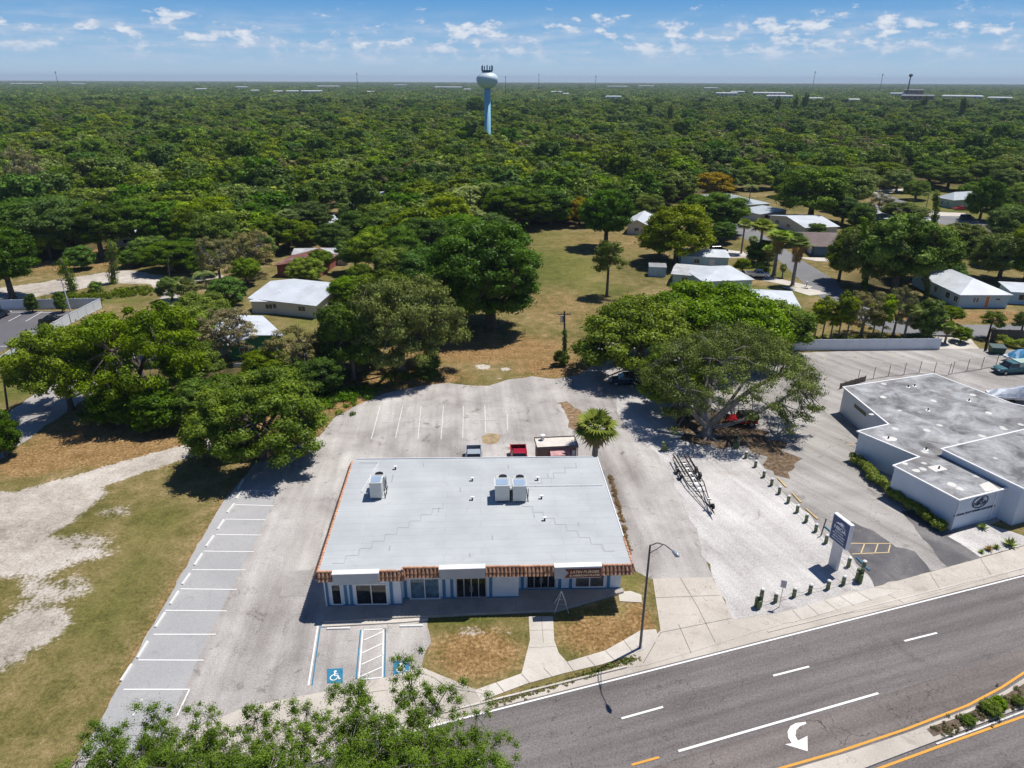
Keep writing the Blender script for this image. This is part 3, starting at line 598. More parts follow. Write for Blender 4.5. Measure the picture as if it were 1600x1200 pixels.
# sign boards hung before the tiles
def signbd(p0, p1, Y):
    a, b = AY(*p0, Y), AY(*p1, Y); mb = MB(); z0, z1 = b.z, a.z
    y0a, y0b = Y - .02, Y + SH * 0; mb.box(a.x, b.x, Y, Y + .5, z0, z1); o = sb(mb, 'sign_board', M('sign_board_shaded', (.42, .46, .50), .55, var=.05))  # white board; the shade on its front is put into this grey-blue
    cap = MB(); cap.box(a.x - .03, b.x + .03, Y - .03, Y + .55, z1 + .003, z1 + .07); sb(cap, 'sign_cap', M_white); return a.x, b.x, z0, z1
s1 = signbd((518.5, 898.5), (592.5, 912.5), 47.75); s2 = signbd((686, 890.5), (758, 903.5), 47.72); s3 = signbd((867, 887.5), (939, 902.5), 47.4)
M_mar = M('maroon_banner', (.16, .03, .015), .5, var=.2); mb = MB()
a = AY(882.5, 889.5, 47.38); b_ = AY(938.5, 901.5, 47.38); ym = 47.38
mb.add([(a.x, ym, a.z), (a.x + .35, ym, (a.z + b_.z) / 2 + .05), (a.x, ym, b_.z + .02), (b_.x, ym, b_.z), (b_.x, ym, a.z)], [(0, 1, 2, 3, 4)]); ban = sb(mb, 'banner', M_mar)
def text(s_, size, mat, parent, mtx, name='lettering', ext=.01, align='CENTER', bold=0.0, shear=0.0):
    cu = bpy.data.curves.new(name, 'FONT'); cu.body = s_; cu.size = size; cu.extrude = ext; cu.align_x = align; cu.align_y = 'CENTER'; cu.offset = bold; cu.shear = shear
    tmp = bpy.data.objects.new('tmp', cu); scene.collection.objects.link(tmp); bpy.context.view_layer.update(); me = bpy.data.meshes.new_from_object(tmp.evaluated_get(bpy.context.evaluated_depsgraph_get())); bpy.data.objects.remove(tmp)
    me.name = name; me.transform(mtx); me.materials.clear(); me.materials.append(mat); o = bpy.data.objects.new(name, me); scene.collection.objects.link(o); o.parent = parent; return o
M_cream = M('cream_lettering', (.75, .60, .42), .5, var=.05)
up_face = Matrix.Rotation(R(90), 4, 'X'); cx = (a.x + b_.x) / 2 + .15; zc = (a.z + b_.z) / 2
text('LATIN BURGER', .36, M_cream, ban, Matrix.Translation((cx, ym - .015, zc + .13)) @ up_face, bold=.012, shear=.2)
text('& AMERICAN PLATES', .27, M_cream, ban, Matrix.Translation((cx, ym - .015, zc - .22)) @ up_face, bold=.012, shear=.2)
# openings: casing, frame, panes
def opening(x0p, x1p, ytop, ybot, yl, gmat, mull=1, kind='window', trim=True):
    Y = yl
    x0, x1 = AY(x0p, ybot, Y + SH * AY(x0p, ybot, Y).x).x, AY(x1p, ybot, Y + SH * AY(x1p, ybot, Y).x).x
    z1 = AY(x0p, ytop, Y + SH * x0).z; z0 = AY(x0p, ybot, Y + SH * x0).z; z0 = max(z0, .27)
    fr = MB(shf)
    for i in range(mull + 2): xx_ = x0 + (x1 - x0) * i / (mull + 1); fr.box(xx_ - .04, xx_ + .04, Y - .06, Y - .002, z0, z1)
    fr.box(x0 - .04, x1 + .04, Y - .058, Y - .002, z1 - .001, z1 + .09); fr.box(x0 - .12, x1 + .12, Y - .10, Y - .002, z0 - .1, z0 - .001)
    f = sb(fr, kind, M_alu if kind == 'door' else M_white)
    for i in range(mull + 1):
        xa, xb = x0 + (x1 - x0) * i / (mull + 1) + .045, x0 + (x1 - x0) * (i + 1) / (mull + 1) - .045
        sb(MB(shf).box(xa, xb, Y - .03, Y - .004, z0 + .003, z1 - .003), 'pane', gmat, f)
    if trim:
        tb = MB(shf); tb.box(x0 - .55, x0 - .28, Y - .05, Y - .002, .36, 3.48); tb.box(x1 + .28, x1 + .55, Y - .05, Y - .002, .36, 3.48); sb(tb, 'blue_trim', M_blue)
    if kind == 'door':
        for sgn in (-.12, .12): sb(MB(shf).tube([((x0+x1)/2 + sgn, Y - .12, 1.0), ((x0+x1)/2 + sgn, Y - .12, 1.6)], .02, 6), 'handle', M_alu, f)
opening(520.5, 534.5, 914, 943, 48.62, G_dark, 0); opening(558, 605.5, 914, 943, 48.62, G_dark, 1)
opening(642, 687, 904.5, 934, 49.36, G_blue, 1); opening(714, 759.5, 903, 932, 49.36, G_dark, 3, 'door')
opening(823.5, 867, 896, 917.5, 50.36, G_dark, 3, 'door'); opening(898.5, 943, 899, 916, 50.36, G_grey, 1)
mb = MB(shf); mb.box(-13.32, -6.93, 48.57, 48.618, .26, .36); mb.box(-6.9, 3.2, 49.31, 49.358, .26, .36); mb.box(3.25, 12.37, 50.31, 50.358, .26, .36); sb(mb, 'base_band', M_blue)
mb = MB(); 
for x_ in (-13.38,): mb.tube([(x_, 48.5 + .34, .3), (x_, 48.5 + .34, 3.5)], .05, 8)
sb(mb, 'downpipe', M_white)
# raised walkway with step
slab = MB(); slab.prism([(-13.35, 47.0), (-6.2, 47.22), (-.8, 47.42), (6.4, 47.5), (12.6, 49.6), (12.6, 50.02), (3.25, 50.27), (3.15, 49.27), (-6.9, 49.52), (-6.97, 48.78), (-13.35, 48.94)], 0, .25)
tag(slab.build('walkway', M('shop_walkway', (.40, .37, .33), .85, var=.12, scale=.7, dirt=(.22, .2, .18, .5))), kind='structure')
tag(MB().prism([(-13.4, 46.55), (-6.5, 46.78), (-4.6, 46.98), (-4.6, 47.25), (-6.2, 47.21), (-13.4, 46.99)], 0, .12).build('step', C_walk), kind='structure')
tag(MB().prism(px([(966, 926), (985, 924), (1002, 930), (1003, 942), (968, 940)]), 0, .06).build('side_path', C_walk), kind='structure')
jb = MB(); 
for x_ in (-10.1, -6.9, -3.7, -.4, 2.9, 6.2, 9.4): jb.box(x_ - .012, x_ + .012, 47.6, 48.7, .2505, .254)
tag(jb.build('walkway_joints', jm), kind='structure')

# roof plant
M_ac = M('ac_metal', (.55, .57, .55), .5, .2, var=.06); M_blk = M('black_metal', (.02, .02, .022), .5, .3, var=.2); M_galv = M('galvanised', (.5, .5, .5), .4, .7, var=.15); M_panel = M('blue_grey_panel', (.36, .47, .60), .35, .2, var=.06)
def ac_unit(pxb, lab, wd=1.35):
    b = G(pxb[0], pxb[1], RZ); e = empty('air_conditioner', (b.x, b.y, RZ), 0, label=lab, cat='air conditioner', group='roof air conditioners')
    k = wd / 1.35
    MB().box(-.62*k, .62*k, 0, 1.35, .18, 1.75, .03).build('housing', M_ac, e)
    MB().box(-.50*k, .50*k, .18, 1.15, 1.752, 1.78).build('top_panel', M_panel, e)
    r = MB(); 
    for x_ in (-.66*k, .62*k): r.box(x_, x_ + .04, -.02, 1.37, 1.7, 1.8)
    r.box(-.62*k, .62*k, -.02, .02, 1.76, 1.8); r.box(-.62*k, .62*k, 1.33, 1.37, 1.76, 1.8); r.build('rim', M_white, e)
    MB().box(-.55, .65, 1.45, 2.25, .15, 1.5, .03).build('condenser', M_ac, e)
    MB().cyl(.12, 1.85, 1.502, 1.62, .36, .36, 20).build('fan_guard', M_blk, e)
    g = MB()
    for i in range(9): g.box(.652, .67, 1.5, 2.2, .25 + i * .1, .30 + i * .1)
    g.build('louvre', M_blk, e)
    st = MB()
    for x_ in (-.55*k, .5*k):
        for y_ in (.08, 1.2): st.box(x_, x_ + .06, y_, y_ + .06, 0, .179)
    for x_ in (-.5, .55):
        for y_ in (1.5, 2.15): st.box(x_, x_ + .06, y_, y_ + .06, 0, .149)
    st.build('leg', M_galv, e); pp = MB(); pp.tube([(.72, .3, .05), (.72, .3, .6), (.66, .3, .6)], .04, 6); pp.tube([(.8, .9, .05), (.8, .9, .9), (.66, .9, .9), ], .035, 6); pp.tube([(.75, .1, .06), (.75, 2.2, .06)], .03, 6); pp.build('pipework', M_blk, e); e.scale = (1.12, 1.12, 1.06)
    return e
ac_unit((588, 781), 'air conditioner standing alone on the left of the shop roof', 1.1); ac_unit((785, 785.5), 'left one of the paired air conditioners on the shop roof'); ac_unit((812, 786), 'right one of the paired air conditioners on the shop roof', 1.25)
def vent(p_, lab, h=.28, r=.13):
    b = G(*p_, RZ); e = empty('roof_vent', (b.x, b.y, RZ), 0, label=lab, cat='roof vent', group='small vents on the shop roof'); MB().cyl(0, 0, 0, h, r * .6, r * .6, 10).build('pipe', M_blk, e); MB().box(-r*1.5, r*1.5, -r, r, h + .002, h + .1, .03).build('hood', M_white, e)
for p_, l_ in [((738, 751), 'small white vent behind the roof centre seam, left of the paired units'), ((738, 781), 'small white vent level with the paired units'), ((840, 750), 'small white vent behind the white roof pipe'), ((846, 779), 'small white vent right of the paired units'), ((851, 813), 'small white vent nearest the tiled front on the roof'), ((618, 733), 'tiny dark vent pipe near the rear left roof corner')]: vent(p_, l_)
pp = MB(); a, b = G(823, 759, RZ + .1), G(942, 757.5, RZ + .1); pp.tube([a, b], .035, 6)
for i in range(5): c_ = Vector(a).lerp(Vector(b), .12 + i * .2); pp.box(c_.x - .05, c_.x + .05, c_.y - .06, c_.y + .06, RZ + .002, RZ + .06)
tag(pp.build('roof_pipe', M_white), 'thin white pipe from the paired units to the right roof edge', 'pipe')
pp = MB(); a, b, c_ = G(561, 722, RZ + .1), G(591, 722, RZ + .1), G(565, 768, RZ + .1); pp.tube([a, b], .03, 6); pp.tube([G(591, 724, RZ + .1), c_], .035, 6)
for i in range(3): q_ = Vector(G(591, 724, RZ)).lerp(Vector(G(565, 768, RZ)), .25 + .22 * i); pp.box(q_.x - .06, q_.x + .06, q_.y - .07, q_.y + .07, RZ + .002, RZ + .06)
tag(pp.build('roof_pipe', M_white), 'angled white pipe beside the lone air conditioner', 'pipe')

# ---------------------------------------------------------------- flat roofed office building on the right
NZ = 3.75
m, t = newmat('weathered_roof'); pos = t.n('ShaderNodeNewGeometry').outputs['Position']
n1 = t.noise(pos, .32, 6, .62, .6); c = t.ramp(n1, [(.34, (.12, .12, .12)), (.44, (.22, .22, .225)), (.54, (.32, .325, .33)), (.68, (.46, .465, .475))])
c = t.mix(t.math('MULTIPLY', t.sstep(t.noise(pos, .14, 4, .6), .56, .66), .6), c, (.20, .185, .175))
sp_ = t.n('ShaderNodeTexVoronoi', {'Vector': pos, 'Scale': .33, 'Randomness': 1.0}); c = t.mix(t.math('MULTIPLY', t.math('SUBTRACT', 1.0, t.sstep(sp_.outputs[0], .10, .16)), .8), c, (.66, .65, .62))
c = t.mix(.35, c, t.ramp(t.noise(pos, 2.6, 4, .7), [(.3, (.2, .2, .2)), (.7, (.85, .85, .85))]), 'SOFT_LIGHT')
p = t.n('ShaderNodeBsdfPrincipled', {'Base Color': c, 'Roughness': .85, 'Specular IOR Level': .2}); t.L.new(p.outputs[0], t.out.inputs[0]); M_nroof = m
M_nwall = M('white_render', (.60, .67, .74), .8, var=.04, scale=.5, bump=.1)
def g2(x, y, z=NZ): q_ = G(x, y, z); return Vector((q_.x, q_.y))
A1, B1, C1 = g2(1316, 604), g2(1459, 583), g2(1583, 630)
D1, E1, F1, G1, H1, I1 = g2(1387, 662), g2(1338, 673), g2(1434, 713), g2(1394, 726.5), g2(1499.5, 782), g2(1567, 765)
J1 = g2(1468, 703, 4.35); K1 = g2(1600, 672, 4.35); L1 = g2(1600, 767, 4.35)
uy = (H1 - A1).normalized()                        # run of the west walls
ux = (I1 - H1).normalized()
office = empty('office_building', (56, 76, 0), label='flat roofed white office building with navy oval emblem on its end wall', cat='building')
def ob(mb, name, mat, parent=office): return sb(mb, name, mat, parent)
lowp = [A1, D1, E1, F1, G1, H1, I1, g2(1690, 726), g2(1760, 668), C1, B1]
lowp = [tuple(v) for v in lowp]
def inset(poly, d):
    n = len(poly); out = []
    ar = sum(poly[i][0]*poly[(i+1)%n][1]-poly[(i+1)%n][0]*poly[i][1] for i in range(n)); sg = 1 if ar > 0 else -1
    for i in range(n):
        p_, q_, r_ = Vector(poly[i-1]), Vector(poly[i]), Vector(poly[(i+1)%n]); e1, e2 = (q_-p_).normalized(), (r_-q_).normalized()
        n1_, n2_ = Vector((-e1.y, e1.x))*sg, Vector((-e2.y, e2.x))*sg; bis = n1_ + n2_; k = d * 2 / max(bis.length_squared, .3)
        out.append(tuple(q_ + bis * k))
    return out
def flat_block(poly, z, pre):
    ob(MB().prism(inset(poly, .22), 0, z - .12), 'wall', M_nwall)
    ob(MB().prism(inset(poly, .12), z - .115, z - .03), 'roof', M_nroof)
    inn = inset(poly, .2); n = len(poly); mb = MB()
    vs = [(p_[0], p_[1], z) for p_ in poly] + [(p_[0], p_[1], z) for p_ in inn] + [(p_[0], p_[1], z - .14) for p_ in poly] + [(p_[0], p_[1], z - .14) for p_ in inn]
    mb.add(vs, [f_ for i in range(n) for f_ in ((i, (i+1)%n, n+(i+1)%n, n+i), (2*n+(i+1)%n, 2*n+i, 3*n+i, 3*n+(i+1)%n), (i, 2*n+i, 2*n+(i+1)%n, (i+1)%n), (n+(i+1)%n, 3*n+(i+1)%n, 3*n+i, n+i))]); ob(mb, 'roof_edge', M_white)
    mb = MB(); out_ = inset(poly, -.02)
    for i in range(n):
        a_, b__ = Vector(inset(poly, .17)[i]), Vector(inset(poly, .17)[(i+1)%n]); L = (b__-a_).length
        k = 0.0
        while k < L - .6: mb.tube([(*a_.lerp(b__, k/L), z - .2), (*a_.lerp(b__, min(1, (k+.85)/L)), z - .2)], .045, 4); k += 1.05
    ob(mb, 'gutter', M('dark_gutter_metal', (.10, .10, .11), .5))  # near-black metal in broken lengths under the roof edge
ar_ = sum(lowp[i][0]*lowp[(i+1)%len(lowp)][1]-lowp[(i+1)%len(lowp)][0]*lowp[i][1] for i in range(len(lowp)))
if ar_ < 0: lowp = lowp[::-1]
flat_block(lowp, NZ, 'low')
tall = [J1, L1 + (L1-J1).normalized() * 0, L1 + ux * 22, J1 + (K1 - J1).normalized() * 30]
tall = [tuple(v) for v in tall]
ar_ = sum(tall[i][0]*tall[(i+1)%4][1]-tall[(i+1)%4][0]*tall[i][1] for i in range(4))
if ar_ < 0: tall = tall[::-1]
flat_block(tall, 4.55, 'tall')
# emblem and name on the end wall (faces the road)
fa, fb = Vector(H1), Vector(I1); fu = (fb - fa).normalized(); fn = Vector((fu.y, -fu.x))
if fn.y > 0: fn = -fn
off_ = office.location
def wallmtx(s_, z_, d_=.0): 
    q_ = fa + fu * s_ + fn * (-.22 + d_); X = Vector((fu.x, fu.y, 0)); Zv = Vector((0, 0, 1)); Nn = Vector((fn.x, fn.y, 0))
    return Matrix(((X.x, Zv.x, Nn.x, q_.x), (X.y, Zv.y, Nn.y, q_.y), (X.z, Zv.z, Nn.z, z_), (0, 0, 0, 1)))
M_navy = M('navy_lettering', (.008, .02, .07), .5, var=.1)
def wtext(s_, size, pos_, z_, bold=.01, par=office): o = text(s_, size, M_navy, par, wallmtx(pos_, z_, .02), bold=bold); o.location = -off_; return o
wl = (fb - fa).length
mb = MB(); W0 = wallmtx(wl * .57, 2.75, .03)
ring = []
for rr_, zz_ in ((1, 0), (1, .03), (.9, .03), (.9, 0)): ring.append([W0 @ Vector((math.cos(a_) * 1.12 * rr_ if rr_ == 1 else math.cos(a_) * (1.12 - .1), math.sin(a_) * .74 if rr_ == 1 else math.sin(a_) * (.74 - .1), zz_)) for a_ in np.linspace(0, 2 * math.pi, 40, endpoint=False)])
mb.loft(ring + [ring[0]], cap=False); emb = ob(mb, 'emblem', M_navy)
mb = MB(); fish = [(-.5, .05), (-.3, .2), (-.1, .36), (.15, .5), (.42, .52), (.5, .42), (.3, .4), (.22, .3), (.38, .2), (.6, .12), (.3, .12), (0, .1)]
mb.add([W0 @ Vector((x_, y_, .02)) for x_, y_ in fish], [tuple(range(len(fish)))]); o = mb.build('emblem_fish', M_navy, emb)
o = text('NBOA', .62, M_navy, emb, W0 @ Matrix.Translation((.02, -.2, .0)), bold=.02)
wtext('NATIONAL BOAT OWNERS ASSOCIATION', .30, wl * .5, 1.72, .014)
q_ = A1 + (D1 - A1) * .52; uu = (D1 - A1).normalized(); nn = Vector((uu.y, -uu.x)); nn = nn if nn.x < 0 else -nn
mb = MB(); pa, pb = A1 + uu * (.30 * (D1-A1).length) + nn * -.2, A1 + uu * (.56 * (D1-A1).length) + nn * -.2
mb.loft([[(pa.x, pa.y, 2.3), (pb.x, pb.y, 2.3), (pb.x, pb.y, 2.75), (pa.x, pa.y, 2.75)], [(pa.x+nn.x*.04, pa.y+nn.y*.04, 2.3), (pb.x+nn.x*.04, pb.y+nn.y*.04, 2.3), (pb.x+nn.x*.04, pb.y+nn.y*.04, 2.75), (pa.x+nn.x*.04, pa.y+nn.y*.04, 2.75)]]); ob(mb, 'louvred_vent', M('olive_vent', (.12, .13, .07), .7))
mb = MB()
for s_ in (.05, .93): p__ = fa + fu * wl * s_ + fn * -.15; mb.tube([(p__.x, p__.y, .05), (p__.x, p__.y, NZ - .25)], .05, 6)
ob(mb, 'downpipe', M_white)
for (x_, y_, r_, z_, lab) in [(1395, 685, .55, 0, ''), (1520, 763, .3, 0, ''), (1510, 765, .35, 0, '')]: pass
pd = MB()
for cx_, cy_, r_ in [(1390, 685, .75), (1488, 757, .45), (1500, 763, .36), (1432, 735, .4), (1414, 724, .3), (1380, 620, .4), (1406, 641, .25), (1450, 640, .25), (1545, 645, .4), (1362, 647, .3)]:
    c__ = g2(cx_, cy_); pts_ = [(c__.x + r_ * (1 + .2 * math.sin(3 * a_ + cx_)) * math.cos(a_), c__.y + r_ * (1 + .2 * math.cos(2 * a_ + cy_)) * math.sin(a_)) for a_ in np.linspace(0, 6.28, 14, endpoint=False)]; pd.sheet(pts_, NZ - .024)
for qd in [[(1449, 729), (1468, 726), (1481, 733), (1462, 737)], [(1530, 757), (1545, 752), (1562, 764), (1540, 768)]]: pd.sheet([tuple(g2(*v)) for v in qd], NZ - .022)
ob(pd, 'roof_patch', M('roof_patch_white', (.66, .64, .6), .8, var=.08))
def plumbing(p_, lab, h=.3): b = g2(*p_, NZ); e = empty('roof_vent', (b.x, b.y, NZ - .03), 0, label=lab, cat='roof vent', group='vents on the weathered roof'); MB().cyl(0, 0, 0, .03, .28, .2, 12).build('collar', M_white, e); MB().cyl(0, 0, .031, h, .09, .09, 10).build('pipe', M_blk, e)
for p_, l_ in [((1419, 604.5), 'black vent near the rear edge of the weathered roof'), ((1429, 603), 'vent beside the rear black vent on the weathered roof'), ((1450, 641), 'vent cluster pipe in the middle of the weathered roof'), ((1388, 685), 'vent in the large white patch of the weathered roof'), ((1514, 626), 'vent near the right rear of the weathered roof'), ((1467, 732), 'vent in the square white patch of the weathered roof'), ((1447, 702), 'vent left of the raised roof block')]: plumbing(p_, l_)
# hedge along its wall
def hedge(name, pts, wd, h, seed, label, mat=F_shrub, dens=900, leaf=.11):
    rng = np.random.default_rng(seed); pw = [np.array(G(*p_)[:2]) for p_ in pts]; cs = []; rs = []
    for a_, b__ in zip(pw[:-1], pw[1:]):
        L = np.linalg.norm(b__ - a_); n_ = int(L / .22)
        for i in range(n_):
            c = a_ + (b__ - a_) * (i + rng.random()) / n_; d_ = (b__ - a_) / L; o_ = rng.uniform(-.5, .5) * wd * .7
            cs.append((c[0] - d_[1] * o_, c[1] + d_[0] * o_, h * rng.uniform(.35, .8))); rs.append(wd * rng.uniform(.2, .34))
    co, tn = leaf_quads(cs, rs, 330, leaf, rng, flat=.8, tones=[.5 + .16 * rng.normal() for _ in cs]); c0 = pw[0]
    e = empty(name, (c0[0], c0[1], 0), label=label, cat='hedge'); o = bpy.data.objects.new('foliage', leafmesh('foliage', co - np.array([c0[0], c0[1], 0]), tn, mat)); scene.collection.objects.link(o); o.parent = e
    mb = MB()
    for i in range(0, len(cs), 4): mb.tube([(cs[i][0]-c0[0], cs[i][1]-c0[1], -.02), (cs[i][0]-c0[0], cs[i][1]-c0[1], cs[i][2])], .025, 4)
    mb.build('stem', BARK, e); return e
def limb(mb, a, b, r0, r1, rng, sag=.12, n=6, k=4):
    a, b = Vector(a), Vector(b); L = (b - a).length; pts = []
    off = Vector(rng.normal(size=3)) * L * .07
    for i in range(k + 1):
        t_ = i / k; p_ = a.lerp(b, t_) + off * math.sin(math.pi * t_) + Vector((0, 0, 1)) * L * sag * math.sin(math.pi * t_); pts.append(p_)
    mb.tube(pts, [r0 + (r1 - r0) * i / k for i in range(k + 1)], n); return pts
def gen_tree(seed, H=10., W=12., trunk=.35, nblob=46, blob_r=1.5, nleaf=230, leaf=.34, mat=None, bark=None, shape='dome', forks=5, r0=.34, lean=(0, 0), gap=.12, base_low=.0, droop=0., leafflat=.62, detail=True):
    if detail: blob_r *= .74; nblob = int(nblob * 1.9)
    else: blob_r *= .85; nblob = int(nblob * 1.4); gap += .05
    rng = np.random.default_rng(seed); th = H * trunk; cz0 = H * (trunk * .75 - base_low); ch = H - cz0; cs = []; rs = []; tones = []
    lob = [(rng.uniform(0, 2 * math.pi), rng.uniform(.72, 1.1)) for _ in range(6)]
    tries = 0
    while len(cs) < nblob and tries < nblob * 40:
        tries += 1
        u = rng.uniform(0, 2 * math.pi); v = rng.uniform(0, 1); rr = rng.uniform(.25, 1) ** .45
        if shape == 'dome': elev = math.asin(v ** .8 * .98); hr = math.cos(elev) ** .7; z_ = math.sin(elev)
        elif shape == 'ball': zz = rng.uniform(-.75, 1); hr = math.sqrt(max(0, 1 - zz * zz)); z_ = .5 + .5 * zz
        elif shape == 'column': zz = v; hr = .9 * math.sin(math.pi * min(1, .15 + zz * .85)) ** .6; z_ = zz
        elif shape == 'open': elev = math.asin(v ** .9 * .95); hr = math.cos(elev) ** .6; z_ = math.sin(elev); rr = max(rr, .7)
        k = 1.0
        for la, lr in lob: k += (lr - .95) * .9 * math.exp(-((u - la + math.pi) % (2 * math.pi) - math.pi) ** 2 / .35)
        hw = (W / 2 - blob_r * .8)
        c = np.array([math.cos(u) * hr * rr * hw * k, math.sin(u) * hr * rr * hw * k, cz0 + blob_r * .5 + (ch - blob_r * 1.1) * z_ * (.55 + .45 * rr) - droop * (hr * rr) ** 2])
        r_ = blob_r * rng.uniform(.65, 1.25)
        if any(np.linalg.norm((c - o_) * np.array([1, 1, 1.3])) < .62 * (r_ + q_) * .8 for o_, q_ in zip(cs, rs)) and rng.random() < .85: continue
        if rng.random() < gap: continue
        c[0] += lean[0] * (c[2] / H); c[1] += lean[1] * (c[2] / H)
        cs.append(c); rs.append(r_); tones.append(.5 + .30 * rng.normal() * .55)
    if detail: nleaf *= 1.25; leaf *= .66
    else: leaf *= .8
    ne = [int(nleaf * (r_ / blob_r) ** 2) for r_ in rs]
    co, tn = leaf_quads(cs, rs, ne, leaf, rng, flat=leafflat, tones=tones, soft=.4)
    xs = np.percentile(co, [1.5, 98.5], axis=0); AW = float((xs[1][0]-xs[0][0] + xs[1][1]-xs[0][1]) / 2); AH = float(np.percentile(co[:, 2], 99))
    crown = leafmesh('crown', co, tn, mat)
    mb = MB(); fk = Vector((lean[0] * .3, lean[1] * .3, th))
    base = [Vector((0, 0, -.15)), Vector((0, 0, th * .12)), Vector((lean[0] * .1, lean[1] * .1, th * .5)), fk]
    if detail:
        mb.tube(base, [r0 * 1.7, r0 * 1.12, r0, r0 * .85], 10)
        ang0 = rng.uniform(0, 6.28); mains = []
        for i in range(forks):
            a_ = ang0 + i * 2 * math.pi / forks + rng.uniform(-.4, .4); el_ = rng.uniform(.35, 1.0)
            e = fk + Vector((math.cos(a_) * W * .26, math.sin(a_) * W * .26, ch * .30 * (.5 + el_)))
            mains.append(limb(mb, fk - Vector((0, 0, r0 * .5)), e, r0 * .6, r0 * .3, rng, .08, 7))
        for c, r_ in zip(cs, rs):
            c = Vector(c); j = min(range(forks), key=lambda k_: (mains[k_][-1] - c).length + rng.uniform(0, .6))
            st = mains[j][-1] if (mains[j][-1] - c).length < (mains[j][2] - c).length else mains[j][2]
            limb(mb, st, c, r0 * .22, r0 * .05, rng, .1, 5, 3)
    else: mb.tube(base + [Vector((lean[0]*.7, lean[1]*.7, H * .7))], [r0 * 1.3, r0, r0 * .9, r0 * .8, r0 * .3], 6)
    trunk_me = bpy.data.meshes.new('trunk'); trunk_me.from_pydata([tuple(v) for v in mb.v], [], mb.f); trunk_me.materials.append(bark or BARK); trunk_me.shade_smooth()
    return crown, trunk_me, AH, AW
def place_tree(g, loc, w, h, rz, name, label, group, cat='tree', parts=True):
    cr, tr, H, W = g; s_ = (w / W, w / W, h / H)
    if parts:
        e = empty(name, loc, rz, label=label, cat=cat, group=group)
        for me_, nm in ((cr, 'crown'), (tr, 'trunk')):
            o = bpy.data.objects.new(nm, me_); scene.collection.objects.link(o); o.parent = e; o.scale = s_
        return e
    o = bpy.data.objects.new(name, cr); scene.collection.objects.link(o); o.location = loc; o.scale = s_; o.rotation_euler = (0, 0, rz); return tag(o, label, cat, group)

def frond_fan(co, tn, c, d, L, rng, n=9, tone=.5):
    """fan leaf: a bunch of narrow blades from the end of a stalk"""
    d = np.array(d, float); d /= np.linalg.norm(d); side = np.cross(d, [0, 0, 1]); side /= np.linalg.norm(side) + 1e-9; upv = np.cross(side, d)
    hub = np.array(c) + d * L * .45
    for i in range(n):
        a_ = (i / (n - 1) - .5) * 2.5; dr = d * math.cos(a_) + side * math.sin(a_); tip = hub + dr * L * .6 - np.array([0, 0, L * .16]) * rng.uniform(.5, 1.2); mid_ = hub + dr * L * .3 + upv * L * .03
        wv = np.cross(dr, upv); wv = wv / (np.linalg.norm(wv) + 1e-9) * L * .055
        co.append([hub, mid_ - wv, tip, mid_ + wv]); tn.append(tone + rng.uniform(-.2, .2))
    wv = side * L * .02; co.append([np.array(c) - wv, np.array(c) + wv, hub + wv, hub - wv]); tn.append(tone)
def gen_fan_palm(seed, H, R_=1.6, nf=34, skirt=0., tr=.17, low=-.5):
    rng = np.random.default_rng(seed); co = []; tn = []; cs = []; tns = []
    top = np.array([0, 0, H - R_ * .55])
    for i in range(nf):
        a_ = i * 2.4; el_ = math.asin(min(1, max(-1, 1 - (1 - low) * (i + .5) / nf)))
        d = [math.cos(a_) * math.cos(el_), math.sin(a_) * math.cos(el_), math.sin(el_)]
        if math.sin(el_) < -.25: frond_fan(cs, tns, top, d, R_ * rng.uniform(.7, 1.0), rng, 7, .7)
        else: frond_fan(co, tn, top, d, R_ * rng.uniform(.75, 1.15), rng, 11, .45 + .25 * math.sin(el_) + .1 * rng.normal())
    me = leafmesh('crown', np.array(co).reshape(-1, 3), np.clip(np.array(tn), 0, 1), F_palm)
    sk = None
    if skirt:
        for i in range(90):
            a_ = rng.uniform(0, 6.28); z_ = H - R_ * .5 - skirt * rng.random(); r_ = .5 + .35 * R_ * (1 - (H - R_ * .5 - z_) / skirt * .6) * .8
            frond_fan(cs, tns, [0, 0, z_], [math.cos(a_), math.sin(a_), -1.2], r_ * 1.25, rng, 5, .45)
    if cs: sk = leafmesh('dry_skirt', np.array(cs).reshape(-1, 3), np.clip(np.array(tns), 0, 1), F_dry)
    mb = MB(); mb.tube([(0, 0, -.1), (0, 0, .4), (.05, 0, H * .5), (0, 0, H - R_ * .5)], [tr * 1.5, tr * 1.1, tr * .9, tr * .85], 8)
    tm = bpy.data.meshes.new('trunk'); tm.from_pydata([tuple(v) for v in mb.v], [], mb.f); tm.materials.append(BARKG); tm.shade_smooth(); return me, tm, sk, H
